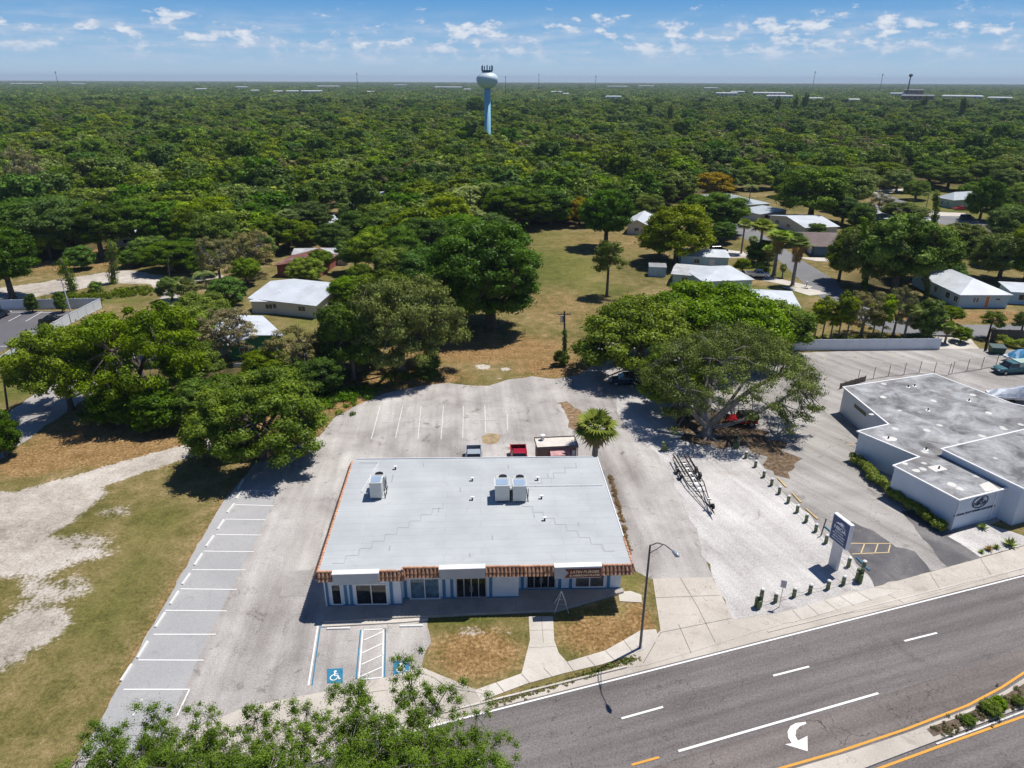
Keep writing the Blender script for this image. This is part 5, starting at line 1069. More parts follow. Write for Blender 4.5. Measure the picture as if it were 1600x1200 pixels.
# ---- woods: every tree one can tell apart, then the far woods as one mass
FV = [gen_tree(51, 11, 11, .3, 34, 1.6, 150, .55, F_oak, BARK, detail=False, shape='dome'), gen_tree(52, 12, 10, .3, 30, 1.6, 150, .55, F_dark, BARK, detail=False, shape='ball'), gen_tree(53, 10, 12, .3, 36, 1.6, 150, .55, F_live, BARK, detail=False, shape='dome', gap=.2),
      gen_tree(54, 11, 10, .3, 30, 1.5, 150, .5, F_yel, BARK, detail=False, shape='dome'), gen_tree(55, 13, 12, .25, 40, 1.6, 150, .55, F_dark, BARK, detail=False, shape='dome'), gen_tree(56, 11, 9, .3, 26, 1.5, 130, .5, F_oak, BARK, detail=False, shape='ball'), gen_tree(57, 10, 9, .3, 30, 1.1, 110, .4, F_grey, BARKG, detail=False, shape='open', gap=.25)]
FVN = [('oak_tree', 'mid green oak crown merging into the woods'), ('evergreen_tree', 'dark rounded evergreen crown in the woods'), ('live_oak_tree', 'grey green spreading crown in the woods'), ('oak_tree', 'yellow green oak crown in the woods'), ('evergreen_tree', 'dark broad evergreen crown in the woods'), ('oak_tree', 'narrow mid green crown in the woods'), ('bare_tree', 'thin greyish sparse crown in the woods')]
rng = np.random.default_rng(99)
CLR = [px(p_) for p_ in ([(535, 300), (600, 296), (606, 345), (540, 350)], [(60, 192), (110, 192), (110, 210), (60, 210)], [(1385, 272), (1435, 270), (1440, 300), (1385, 300)], [(150, 352), (300, 352), (300, 384), (150, 384)])]
def clear(x, y): return any(inpoly(np.array(x), np.array(y), c_) for c_ in CLR)
pts = []
yy = 110.0
while yy < 1250:
    sp_ = 9.2 if yy < 400 else 10.4
    xx = -.88 * yy - 25
    while xx < .82 * yy + 25:
        x_, y_ = xx + rng.uniform(-.42, .42) * sp_, yy + rng.uniform(-.42, .42) * sp_
        if inpoly(np.array(x_), np.array(y_), FORW) and not clear(x_, y_) and rng.random() > .05: pts.append((x_, y_))
        xx += sp_
    yy += sp_ * .95
tw = G(762, 213); 
pts = [p_ for p_ in pts if math.hypot(p_[0] - 8.6, p_[1] - 481) > 10]
pts.sort(key=lambda p_: math.hypot(*p_))
NI = 130
kinds = [rng.choice(7, p=[.27, .17, .16, .1, .13, .12, .05]) for _ in pts]
for i, (x_, y_) in enumerate(pts[:NI]):
    k = kinds[i]; s_ = rng.uniform(.95, 1.6); cr, tr, H, W = FV[k]
    place_tree(FV[k], (x_, y_, 0), W * s_ * rng.uniform(.92, 1.1), H * (s_ * .5 + .5) * rng.uniform(.72, 1.0), rng.uniform(0, 6.28), FVN[k][0], FVN[k][1], 'trees of the near woods, ' + FVN[k][1].split(' in')[0].split(' merg')[0], parts=True)
def wood(name, P_, colname, sources, smin, smax):
    """one object: crowns instanced on its points"""
    col = bpy.data.collections.new(colname)
    for i, s_ in enumerate(sources):
        o = bpy.data.objects.new(colname + '_crown', s_); col.objects.link(o)
    me = bpy.data.meshes.new(name); me.from_pydata([(a, b_, 0) for a, b_ in P_], [], [])
    a = me.attributes.new('sc', 'FLOAT_VECTOR', 'POINT')
    sc = np.stack([rng.uniform(smin, smax, len(P_))] * 3, 1) * np.stack([np.ones(len(P_)), np.ones(len(P_)), rng.uniform(.6, .95, len(P_))], 1)
    a.data.foreach_set('vector', sc.astype(np.float32).ravel())
    a = me.attributes.new('rz', 'FLOAT_VECTOR', 'POINT'); rv = np.zeros((len(P_), 3)); rv[:, 2] = rng.uniform(0, 6.28, len(P_)); a.data.foreach_set('vector', rv.astype(np.float32).ravel())
    o = bpy.data.objects.new(name, me); scene.collection.objects.link(o)
    ng = bpy.data.node_groups.new(name, 'GeometryNodeTree'); ng.interface.new_socket('Geometry', in_out='INPUT', socket_type='NodeSocketGeometry'); ng.interface.new_socket('Geometry', in_out='OUTPUT', socket_type='NodeSocketGeometry')
    gi = ng.nodes.new('NodeGroupInput'); gz = ng.nodes.new('NodeGroupOutput'); ci = ng.nodes.new('GeometryNodeCollectionInfo'); ci.inputs[0].default_value = col; ci.inputs[1].default_value = True; ci.inputs[2].default_value = True
    ip = ng.nodes.new('GeometryNodeInstanceOnPoints'); ip.inputs['Pick Instance'].default_value = True
    def na(n_): x = ng.nodes.new('GeometryNodeInputNamedAttribute'); x.data_type = 'FLOAT_VECTOR'; x.inputs[0].default_value = n_; return x.outputs[0]
    L = ng.links; L.new(gi.outputs[0], ip.inputs['Points']); L.new(ci.outputs[0], ip.inputs['Instance']); L.new(na('rz'), ip.inputs['Rotation']); L.new(na('sc'), ip.inputs['Scale']); L.new(ip.outputs[0], gz.inputs[0])
    md = o.modifiers.new('trees', 'NODES'); md.node_group = ng; tag(o, kind='stuff'); return o
rest = pts[NI:]
wood('woods', rest, 'woods_source', [FV[k][0] for k in (0, 1, 2, 3, 4, 5, 0, 6, 2, 5)], .8, 1.6)
LV = [gen_tree(61 + i, 11, 26, .2, 26, 3.2, 34, 1.9, mt, BARK, detail=False, shape='dome')[0] for i, mt in enumerate((F_oak, F_dark, F_live, F_dark))]
fp = []; yy = 1250.
while yy < 9000:
    sp_ = 17 + (yy - 1250) * .006; xx = -.85 * yy - 60
    while xx < .8 * yy + 60: fp.append((xx + rng.uniform(-.5, .5) * sp_, yy + rng.uniform(-.5, .5) * sp_)); xx += sp_
    yy += sp_ * 1.25
wood('far_woods', fp, 'far_woods_source', LV, .8, 1.4)
print('woods', len(rest), 'far', len(fp))
hedge('hedge', [(1334, 722), (1358, 746), (1388, 771), (1416, 792), (1446, 813), (1472, 832)], 1.7, 1.35, 3, 'clipped green hedge along the office building side wall')
hedge('hedge', [(1556, 536), (1575, 541), (1600, 546), (1640, 556)], 2.2, 1.6, 4, 'yellow green hedge beside the wooden fence', F_yel)
# ---------------------------------------------------------------- houses
M_metal_w = M('white_metal_roof', (.60, .64, .68), .45, var=.10, scale=.25, dirt=(.40, .42, .43, .5)); M_metal_g = M('grey_metal_roof', (.42, .47, .50), .5, var=.08, scale=.4)
M_shing_b = M('brown_shingle', (.17, .135, .12), .9, var=.2, scale=.8); M_shing_g = M('grey_shingle', (.30, .31, .32), .9, var=.15, scale=.8); M_rust = M('rusty_roof', (.20, .08, .065), .8, var=.35, scale=.5, dirt=(.40, .36, .34, .6)); M_wgrey = M('weathered_grey_roof', (.46, .47, .48), .8, var=.2, scale=.5)
M_cream_w = M('cream_wall', (.62, .60, .53), .85, var=.05); M_lblue = M('pale_blue_wall', (.42, .58, .66), .85, var=.05); M_green_w = M('green_wall', (.02, .18, .10), .8, var=.1); M_teal = M('teal_wall', (.04, .30, .28), .8, var=.1); M_dkb = M('dark_blue_wall', (.06, .12, .17), .8, var=.1); M_pgreen = M('pale_green_wall', (.34, .48, .40), .85, var=.06); M_brick = M('red_brick_wall', (.30, .10, .08), .85, var=.15); M_woodp = M('weathered_wood', (.17, .14, .115), .9, var=.25, scale=3, bump=.3)
G_win = glass('house_glass', (.03, .04, .05))
def house(name, label, A, B, C, ez=2.7, rh=1.1, typ='gable', rmat=None, wmat=None, wins=(), over=.45, ridge='u', cat='house', door=None, thick=.12, origin=None):
    """A, B front eave corners and C the rear corner beside B, all photo points at eave height ez"""
    a, b, c = (Vector(G(*q, ez)[:2]) for q in (A, B, C)); u = (b - a).normalized(); v = Vector((-u.y, u.x)); L = (b - a).length; D = (c - b).dot(v)
    if D < 0: v = -v; D = -D
    e = empty(name, (a.x, a.y, 0), 0, label=label, cat=cat)
    def W_(s, q, z): p_ = u * s + v * q; return (p_.x, p_.y, z)
    def bx(mb, s0, s1, q0, q1, z0, z1): mb.add([W_(s0,q0,z0),W_(s1,q0,z0),W_(s1,q1,z0),W_(s0,q1,z0),W_(s0,q0,z1),W_(s1,q0,z1),W_(s1,q1,z1),W_(s0,q1,z1)], [(0,3,2,1),(4,5,6,7),(0,1,5,4),(1,2,6,5),(2,3,7,6),(3,0,4,7)])
    mb = MB(); bx(mb, over, L-over, over, D-over, 0, ez - .02)
    o = over
    if typ == 'gable':
        k = rh * .92
        if ridge == 'u': mb.add([W_(o, o, ez-.02), W_(o, D-o, ez-.02), W_(o, D/2, ez+k)], [(0,1,2)]); mb.add([W_(L-o, o, ez-.02), W_(L-o, D-o, ez-.02), W_(L-o, D/2, ez+k)], [(0,1,2)])
        else: mb.add([W_(o, o, ez-.02), W_(L-o, o, ez-.02), W_(L/2, o, ez+k)], [(0,1,2)]); mb.add([W_(o, D-o, ez-.02), W_(L-o, D-o, ez-.02), W_(L/2, D-o, ez+k)], [(0,1,2)])
    mb.build('wall', wmat, e); mb = MB(); t0, t1 = -thick, 0
    def slab(q):                      # thick sheet from top corner points
        n = len(q); mb.add(q + [(x, y, z - thick) for x, y, z in q], [tuple(range(n)), tuple(range(2*n-1, n-1, -1))] + [(i, i+n, (i+1)%n+n, (i+1)%n) for i in range(n)])
    if typ == 'gable':
        if ridge == 'u': slab([W_(0,0,ez), W_(L,0,ez), W_(L,D/2-.003,ez+rh), W_(0,D/2-.003,ez+rh)]); slab([W_(L,D,ez), W_(0,D,ez), W_(0,D/2+.003,ez+rh), W_(L,D/2+.003,ez+rh)])
        else: slab([W_(0,D,ez), W_(0,0,ez), W_(L/2-.003,0,ez+rh), W_(L/2-.003,D,ez+rh)]); slab([W_(L,0,ez), W_(L,D,ez), W_(L/2+.003,D,ez+rh), W_(L/2+.003,0,ez+rh)])
    elif typ == 'hip':
        h_ = min(L, D) / 2
        r0, r1 = (W_(h_, D/2, ez+rh), W_(L-h_, D/2, ez+rh)) if L >= D else (W_(L/2, h_, ez+rh), W_(L/2, D-h_, ez+rh))
        c4 = [W_(0,0,ez), W_(L,0,ez), W_(L,D,ez), W_(0,D,ez)]
        vs = c4 + [r0, r1] + [(x, y, z - thick) for x, y, z in c4]
        fs = [(0,1,5,4),(1,2,5),(2,3,4,5),(3,0,4)] if L >= D else [(0,1,4),(1,2,5,4),(2,3,5),(3,0,4,5)]
        mb.add(vs, fs + [(i, i+6, (i+1)%4+6, (i+1)%4) for i in range(4)] + [(9,8,7,6)])
    elif typ == 'flat': slab([W_(0,0,ez), W_(L,0,ez), W_(L,D,ez+rh), W_(0,D,ez+rh)])
    mb.build('roof', rmat, e)
    for w_ in wins:
        side, s0, s1, z0, z1 = w_[:5]; kd = w_[5] if len(w_) > 5 else 'window'; fm = M_white; fr = MB(); pn = MB()
        def wb(mb_, s0_, s1_, d0, d1, za, zb):
            if side == 'f': bx(mb_, s0_, s1_, o - d1, o - d0, za, zb)
            elif side == 'r': bx(mb_, L-o+d0, L-o+d1, s0_, s1_, za, zb)
            else: bx(mb_, o-d1, o-d0, s0_, s1_, za, zb)
        T = L if side == 'f' else D; s0, s1 = s0 * T, s1 * T
        wb(fr, s0-.06, s0, .003, .06, z0, z1); wb(fr, s1, s1+.06, .003, .06, z0, z1); wb(fr, s0-.06, s1+.06, .003, .061, z1+.001, z1+.07); wb(fr, s0-.06, s1+.06, .003, .09, z0-.07, z0-.001)
        if kd == 'window': wb(fr, (s0+s1)/2-.02, (s0+s1)/2+.02, .004, .05, z0+.001, z1-.001)
        f_ = fr.build(kd, fm, e); wb(pn, s0+.002, s1-.002, .002, .03, z0+.002, z1-.002)
        pn.build('pane' if kd == 'window' else 'door_leaf', G_win if kd == 'window' else w_[6] if len(w_) > 6 else M_white, f_)
    return e
# left side
house('white_house', 'white house with broad pale metal gable roof left of the green lawn', (386, 466), (494, 478), (505, 440), 2.7, 1.5, 'gable', M_metal_w, M_cream_w, [('f', .72, .82, 1.2, 2.1), ('r', .3, .45, 1.1, 2.0), ('f', .3, .4, 1.1, 2.0)], ridge='u')
house('white_house_wing', 'low hipped wing in front of the broad white gable roof', (388, 471), (459, 472), (470, 452), 2.5, 1.2, 'hip', M_metal_w, M_cream_w, [('f', .35, .5, 1.0, 1.9), ('f', .68, .8, .9, 1.9)], over=.35, cat='house')
house('green_walled_house', 'house with bright white sloping roof and green walls behind sparse oaks', (356, 540), (444, 524), (466, 484), 2.9, .9, 'gable', M_metal_w, M_green_w, [('r', .2, .35, 1, 2), ('f', .2, .35, 1, 2)], ridge='v')
house('rusty_roof_house', 'house with rusty red and grey low roof among trees', (428, 415), (500, 417), (516, 392), 2.7, .9, 'gable', M_rust, M_brick, [('f', .5, .62, 1, 2)], ridge='v')
house('grey_roof_house', 'long grey roofed house behind the rusty roof', (455, 398), (545, 397), (551, 387), 2.8, .8, 'gable', M_wgrey, M_cream_w, [('f', .7, .8, 1, 2)])
house('teal_house', 'tall teal house with white roof among dark trees', (541, 309), (575, 313), (590, 299), 5.2, .7, 'gable', M_metal_w, M_teal, [('f', .3, .5, 3, 4.3), ('f', .7, .85, 3, 4.3)], ridge='v')
house('small_grey_house', 'low pale grey roof in front of the teal house', (530, 330), (565, 330), (572, 318), 2.8, .8, 'hip', M_wgrey, M_cream_w, [('f', .4, .6, 1, 2)])
house('carport', 'white roofed carport in front of the teal house', (506, 351), (535, 349), (540, 336), 2.5, .3, 'flat', M_metal_w, M_cream_w, [('f', .2, .45, 1, 2)])
house('white_house', 'long white house mostly hidden by the trees on the left', (165, 371), (290, 370), (297, 357), 2.7, .9, 'gable', M_metal_w, M_cream_w, [('f', .2, .3, 1, 2), ('f', .6, .7, 1, 2), ('f', .8, .85, 0.1, 2.1, 'door')])
house('white_house', 'single pale roof peeping out of the left woods', (66, 205), (96, 203), (97, 199), 7, 1.5, 'gable', M_metal_w, M_lblue, [('f', .4, .6, 4, 5.5)])
# right side
house('blue_shed', 'small pale blue shed at the edge of the grass field', (1014, 417), (1042, 418), (1045, 413), 2.3, .25, 'flat', M_shing_g, M_lblue, [('f', .4, .7, .1, 1.9, 'door', M_lblue)], over=.1, cat='shed')
house('pale_blue_house', 'pale blue house with grey flat wing roof beside the blue shed', (1048, 428), (1108, 433), (1113, 416), 2.6, .5, 'gable', M_wgrey, M_lblue, [('f', .3, .45, 1, 2), ('f', .75, .85, .1, 2, 'door')], ridge='u')
house('pale_blue_house', 'house with bright white hip roof behind the white pickup', (1098, 440), (1180, 437), (1160, 414), 2.8, 1.2, 'hip', M_metal_w, M_lblue, [('f', .5, .6, 1, 2)])
house('white_roof_house', 'house with white roof under the yellow green oak', (1062, 400), (1142, 403), (1128, 390), 2.7, 1.0, 'hip', M_metal_w, M_lblue, [('f', .3, .4, 1, 2), ('f', .6, .7, .1, 2, 'door')])
house('white_roof_house', 'white roofed house behind the dark round oak at the field corner', (978, 350), (1012, 352), (1018, 320), 3.0, 1.4, 'gable', M_metal_w, M_cream_w, [('f', .4, .6, 1, 2)], ridge='v')
house('grey_blue_roof_house', 'house with grey blue hip roof below the orange brown tree', (1140, 322), (1205, 318), (1195, 299), 2.8, 1.6, 'hip', M_metal_g, M_cream_w, [('f', .3, .4, 1, 2), ('f', .7, .8, 1, 2)])
house('carport', 'pale flat carport roof beside the grey blue hip roof', (1188, 335), (1232, 328), (1222, 317), 2.5, .2, 'flat', M_metal_g, M_cream_w, [('f', .2, .5, .9, 1.9)])
house('white_gabled_house', 'white gabled house across the side street', (1200, 336), (1258, 356), (1306, 352), 2.7, 1.5, 'gable', M_metal_w, M_cream_w, [('f', .2, .3, 1, 2), ('f', .5, .6, 1, 2), ('r', .3, .4, 1, 2)], ridge='v')
house('brown_roof_house', 'house with brown shingle roof on the side street', (1240, 362), (1272, 385), (1330, 372), 2.7, 1.2, 'hip', M_shing_b, M_dkb, [('f', .3, .5, 1, 2), ('f', .7, .85, .1, 2, 'door')])
house('brown_roof_house_porch', 'grey porch roof attached before the brown shingle roof', (1268, 372), (1285, 384), (1315, 382), 2.5, .3, 'flat', M_shing_g, M_dkb, [('f', .2, .6, .8, 1.9)], cat='porch')
house('white_roof_house', 'white roofed house showing through the oak by the long white fence', (1150, 505), (1270, 513), (1240, 455), 2.8, 1.4, 'hip', M_metal_w, M_cream_w, [('f', .75, .85, 1, 2), ('f', .6, .7, 1, 2)])
house('white_hip_house', 'large house with bright white hip roof and orange door', (1500, 461), (1584, 461), (1492, 425), 2.8, 2.0, 'hip', M_metal_w, M_lblue, [('f', .30, .34, 1.1, 2.1), ('f', .36, .40, 1.1, 2.1), ('f', .53, .60, .1, 2.4, 'door', M('orange_door', (.55, .22, .10), .7)), ('f', .72, .80, 1.6, 2.0), ('l', .05, .12, .9, 2.1), ('l', .2, .28, .9, 2.1), ('l', .45, .5, .9, 2.1)])
house('white_hip_house_wing', 'white porch roof joined to the right of the large hip roof', (1580, 456), (1660, 460), (1640, 447), 2.6, .5, 'flat', M_metal_w, M_lblue, [('f', .2, .4, .9, 2)], cat='porch')
house('brown_roof_house', 'house with grey brown hip roof behind the tall leafy tree', (1450, 372), (1520, 383), (1530, 352), 2.8, 1.5, 'hip', M_shing_b, M_cream_w, [('f', .4, .5, 1, 2), ('f', .7, .8, 1, 2)])
house('white_flat_house', 'small white flat roofed house beside the feathery palm', (1423, 350), (1470, 345), (1455, 334), 3.0, .1, 'flat', M_metal_w, M_lblue, [('f', .3, .4, 1, 2)])
house('grey_roof_house', 'house with white grey roof left of the tall leafy trees', (1325, 322), (1345, 338), (1372, 316), 2.8, 1.3, 'gable', M_wgrey, M_dkb, [('f', .3, .5, 1, 2)])
house('pale_green_house', 'pale green house with light grey hip roof near the red car', (1462, 308), (1490, 313), (1522, 304), 3.0, 2.2, 'hip', M_metal_g, M_pgreen, [('f', .3, .45, 1, 2.2), ('f', .65, .75, 1, 2.2)])
house('red_brick_house', 'red brick house with grey roof at the right edge of the view', (1566, 308), (1620, 311), (1625, 300), 3.0, 1.2, 'hip', M_shing_g, M_brick, [('f', .3, .45, 1, 2.2), ('f', .6, .75, 1, 2.2)])

# ---------------------------------------------------------------- fences
def fence(name, pts, h, mat, label, post=2.4, thick=.05, posts_mat=None, z0=0.0):
    pw = [Vector(G(*p_)[:2]) for p_ in pts]; e = empty(name, (pw[0].x, pw[0].y, 0), label=label, cat='fence'); o = pw[0]
    for a, b in zip(pw[:-1], pw[1:]):
        L = (b - a).length; u = (b - a) / L; n = Vector((-u.y, u.x)); k = max(1, round(L / post))
        mb = MB()
        for i in range(k):
            s0, s1 = L * i / k + .06, L * (i + 1) / k - .06
            q = [a - o + u * s0 + n * thick / 2, a - o + u * s1 + n * thick / 2, a - o + u * s1 - n * thick / 2, a - o + u * s0 - n * thick / 2]; mb.prism([tuple(x) for x in q], .05, h)
            for rz_ in (.08, h - .12):
                q = [a - o + u * s0 + n * (thick / 2 + .03), a - o + u * s1 + n * (thick / 2 + .03), a - o + u * s1 - n * (thick / 2 + .03), a - o + u * s0 - n * (thick / 2 + .03)]; mb.prism([tuple(x) for x in q], rz_, rz_ + .1)
        mb.build('panel', mat, e)
        for i in range(k + 1):
            c = a - o + u * L * i / k; q = MB(); q.box(c.x - .06, c.x + .06, c.y - .06, c.y + .06, 0, h + .05); q.tube([(c.x, c.y, h + .052), (c.x, c.y, h + .13)], [.1, .01], 4); q.build('post', posts_mat or mat, e)
    return e
M_vinyl = M('white_vinyl', (.66, .70, .74), .5, var=.05, scale=.6)
fence('vinyl_fence', [(1238, 548), (1467, 546)], 2.0, M_vinyl, 'long white vinyl fence behind the office car park')
fence('vinyl_fence', [(-90, 485), (2, 484), (160, 481)], 2.0, M_vinyl, 'bluish white fence along the far side of the left parking lot')
fence('vinyl_fence', [(160, 481), (111, 506), (75, 527), (22, 564), (-40, 606)], 2.0, M_vinyl, 'bright white fence running diagonally beside the left parking lot')
fence('wooden_fence', [(1541, 548), (1545, 530), (1600, 532), (1660, 534)], 1.9, M_woodp, 'dark wooden fence round the hedge by the dumpster')
fence('wooden_fence', [(1312, 608), (1351, 596)], .9, M_woodp, 'short dark wooden screen behind the office roof corner', post=1.2)
fence('low_white_wall', [(366, 574), (398, 573), (430, 574)], .7, M_vinyl, 'low white fence before the green walled house')
# chain link fence: posts, rails, mesh of wires
def chain(pts, label, h=1.9):
    pw = [Vector(G(*p_)[:2]) for p_ in pts]; o = pw[0]; e = empty('chain_link_fence', (o.x, o.y, 0), label=label, cat='fence'); rails = MB(); wires = MB()
    for a, b in zip(pw[:-1], pw[1:]):
        L = (b - a).length; u = (b - a) / L; k = max(1, round(L / 2.6)); A, B = a - o, b - o
        for z_ in (.08, h): rails.tube([(A.x, A.y, z_), (B.x, B.y, z_)], .025, 5)
        for i in range(k + 1): c = A + u * L * i / k; MB().tube([(c.x, c.y, 0), (c.x, c.y, h + .08)], .04, 6).build('post', M_blk, e)
        n = int(L / .35)
        for i in range(n):
            for sg in (0, 1):
                c0 = A + u * L * i / n; c1 = A + u * min(L, L * i / n + 1.0); 
                if sg: c0, c1 = c1, c0
                wires.tube([(c0.x, c0.y, .08), (c1.x, c1.y, h)], .006, 3, False)
    rails.build('rail', M_galv, e); wires.build('wire_mesh', M_galv, e); return e
chain([(1340, 596), (1388, 588), (1436, 583), (1482, 586)], 'dark chain link fence behind the office roof')
chain([(1487, 584), (1533, 577)], 'rolling chain link gate between fence posts', 2.0)
chain([(1533, 577), (1556, 572)], 'short chain link fence beside the old green truck', 2.0)

# ---------------------------------------------------------------- posts, signs, lamps
M_pile = M('green_stained_timber', (.15, .19, .085), .9, var=.35, scale=4, bump=.5); M_piletop = M('white_cap', (.75, .75, .73), .5); M_rope = M('rope', (.35, .33, .3), .9)
M_pole = M('bronze_metal', (.13, .13, .14), .4, .5, var=.1); M_wpole = M('weathered_pole', (.10, .085, .07), .95, var=.3, scale=3)
def piling(p_, h, lab, r=.17, extra=None, cap=True):
    b = G(*p_); e = empty('mooring_post', (b.x, b.y, 0), random.uniform(0, 6), label=lab, cat='post', group='timber mooring posts round the shell lot')
    MB().tube([(0, 0, -.05), (0, 0, h * .5), (.01, 0, h)], [r * 1.06, r, r * .96], 14).build('post', M_pile, e, smooth=False)
    if cap: MB().lathe([(r * 1.05, h + .003), (r * 1.08, h + .05), (r * .7, h + .11), (.02, h + .14)], n=14).build('cap', M_piletop, e)
    MB().lathe([(r * 1.07, h * .66), (r * 1.14, h * .68), (r * 1.14, h * .72), (r * 1.07, h * .74)], n=14).build('rope_ring', M_rope, e)
    for (dx, dy, hh) in (extra or []): MB().tube([(dx, dy, -.05), (dx, dy, hh)], [r, r * .95], 12).build('side_post', M_pile, e)
    return b
random.seed(9)
west = [((1187, 948), 1.9, [(.32, .1, 1.05), (.1, .35, .9)], 'tall mooring post cluster at the left end of the front row'), ((1211, 941), .95, None, 'front row mooring post next to the left tall cluster'), ((1240, 933), .95, None, 'front row mooring post behind the small sign'), ((1265, 927), .95, None, 'front row mooring post left of the big sign shadow'), ((1293, 921), .95, None, 'front row mooring post before the big sign shadow'), ((1317, 914), .95, None, 'front row mooring post left of the right tall cluster'), ((1344, 908), 2.2, [(-.35, .1, 1.15), (.12, -.33, 1.0), (-.2, -.3, 1.0)], 'tallest mooring post cluster at the front right corner')]
east = [((1325, 886), 1.05, None, 'mooring post beside the foot of the big sign'), ((1290, 849), .95, None, 'mooring post behind the big blue sign'), ((1274, 831), .9, None, 'mooring post with a dark stake beside it'), ((1259, 816), .95, None, 'third mooring post behind the blue sign'), ((1245, 801), .9, None, 'mooring post beside the second yellow stop'), ((1231, 786), .9, None, 'mooring post between two yellow stops'), ((1217, 772), .9, None, 'mooring post left of the first sunny yellow stop'), ((1205, 759), .9, None, 'mooring post at the edge of the oak shade'), ((1193, 746), .85, None, 'mooring post just inside the oak shade'), ((1180, 730), .85, None, 'mooring post in the oak shade'), ((1165, 716), .85, None, 'mooring post under the oak canopy')]
wp = [piling(p_, h, l_, extra=ex) for p_, h, ex, l_ in west]; ep = [piling(p_, h, l_) for p_, h, ex, l_ in east]
piling((1152, 700), 1.6, 'dark double mooring post beside the live oak trunk', .2, [(.36, .1, .8)], False); piling((1036, 704), 1.2, 'stout mooring post in the shade left of the boat trailer', .26, [(.3, .2, .8)], False)
piling((1061, 668), .6, 'short post in the leaf litter under the live oak', .1, None, False)
tag(MB().tube([Vector(G(1277, 838)) + Vector((.35, 0, 0)), Vector(G(1277, 838)) + Vector((.6, .1, 2.0))], .06, 6).build('dark_stake', M_wpole), 'dark leaning stake beside a mooring post', 'stake')
def rope(a, b, lab):
    mb = MB(); n = 8; mb.tube([(a.x + (b.x - a.x) * i / n, a.y + (b.y - a.y) * i / n, .64 - .34 * math.sin(math.pi * i / n)) for i in range(n + 1)], .02, 5); tag(mb.build('rope', M_rope), lab, 'rope', 'ropes strung between the mooring posts')
for i in range(len(wp) - 1): rope(wp[i], wp[i + 1], 'sagging rope between neighbouring mooring posts of the front row')
for i in range(len(ep) - 1): rope(ep[i], ep[i + 1], 'sagging rope between neighbouring mooring posts of the long side row')
rope(wp[-1], ep[0], 'sagging rope from the front right cluster to the sign foot post')
# pylon sign: white cabinet on a slab post, faces set parallel to the side row
def pylon():
    b0 = G(1302, 887); e = empty('pylon_sign', (b0.x, b0.y, 0), label='navy and white sign cabinet on a slab post beside the shell lot', cat='sign')
    # face direction from shadow/outline: cabinet runs from (1302,803) to (1328,820) at its top
    a, b = Vector(G(1302, 806, 5.35)[:2]), Vector(G(1325, 824, 5.35)[:2]); u = (b - a).normalized(); n = Vector((u.y, -u.x)); n = n if n.x < 0 else -n
    W_, th = (b - a).length, .42; cen = (a + b) / 2; cen = Vector((b0.x, b0.y))
    X, N = Vector((u.x, u.y, 0)), Vector((n.x, n.y, 0)); Zv = Vector((0, 0, 1))
    mt = Matrix(((X.x, -N.x, 0, 0), (X.y, -N.y, 0, 0), (0, 0, 1, 0), (0, 0, 0, 1)))   # local x along face, -y towards viewer side
    W2 = 1.12; z0, z1 = 2.75, 5.45
    MB().box(-W2, W2, -.2, .2, z0, z1, .02).build('cabinet', M_white, e, mtx=mt)
    MB().box(-W2*.5, W2*.42, -.15, .15, 0, z0 - .003, .02).build('post', M('sign_post_paint', (.66, .64, .62), .6, var=.08, dirt=(.4, .38, .36, .4)), e, mtx=mt)
    f = MB(); f.box(-W2 + .1, W2 - .1, -.222, -.203, z0 + .1, z1 - .1); face = f.build('sign_face', M('navy_sign_face', (.012, .045, .16), .35, var=.06), e, mtx=mt)
    f2 = MB(); f2.box(-W2 + .1, W2 - .1, .203, .222, z0 + .1, z1 - .1); f2.build('sign_face', M('navy_sign_face', (.012, .045, .16)), e, mtx=mt)
    fm = mt @ Matrix.Translation((0, -.228, 0)) @ up_face; Mw = M('white_lettering', (.75, .78, .82), .4, var=.03)
    text('NBOA', .52, Mw, face, fm @ Matrix.Translation((0, 4.32, 0)), bold=.012)
    mb = MB(); fish = [(-.75, .05), (-.5, .28), (-.2, .36), (.1, .52), (.4, .42), (.52, .25), (.42, .2), (.3, .3), (.22, .2), (.4, .08), (.85, .0), (.8, -.05), (.2, .04), (-.3, .12)]
    mb.add([(x_ * .85, y_ * .8 + 4.66, .0) for x_, y_ in fish], [tuple(range(len(fish)))]); mb.build('emblem_fish', Mw, face, mtx=fm)
    for i, (s_, sz) in enumerate([('NATIONAL', .21), ('BOAT OWNERS', .21), ('ASSOCIATION', .21), ('MARINE INSURANCE', .16)]): text(s_, sz, Mw, face, fm @ Matrix.Translation((0, 3.95 - i * .27, 0)), bold=.004)
pylon()
# small roadside sign
b = G(1217.5, 949); e = empty('small_sign', (b.x, b.y, 0), R(-25), label='thin metal post sign in front of the front row posts', cat='sign'); MB().box(-.03, .03, -.02, .02, 0, 2.7).build('post', M_galv, e); MB().box(-.23, .23, -.045, -.025, 2.15, 2.9, .01).build('sign_plate', M('sign_plate_grey', (.45, .47, .5), .4, .3), e)
b = G(84, 524); e = empty('small_sign', (b.x, b.y, 0), R(20), label='dark small sign before the diagonal white fence', cat='sign'); MB().box(-.04, .04, -.03, .03, 0, 1.4).build('post', M_blk, e); MB().box(-.3, .3, -.06, -.035, 1.1, 1.9).build('sign_plate', M_blk, e)
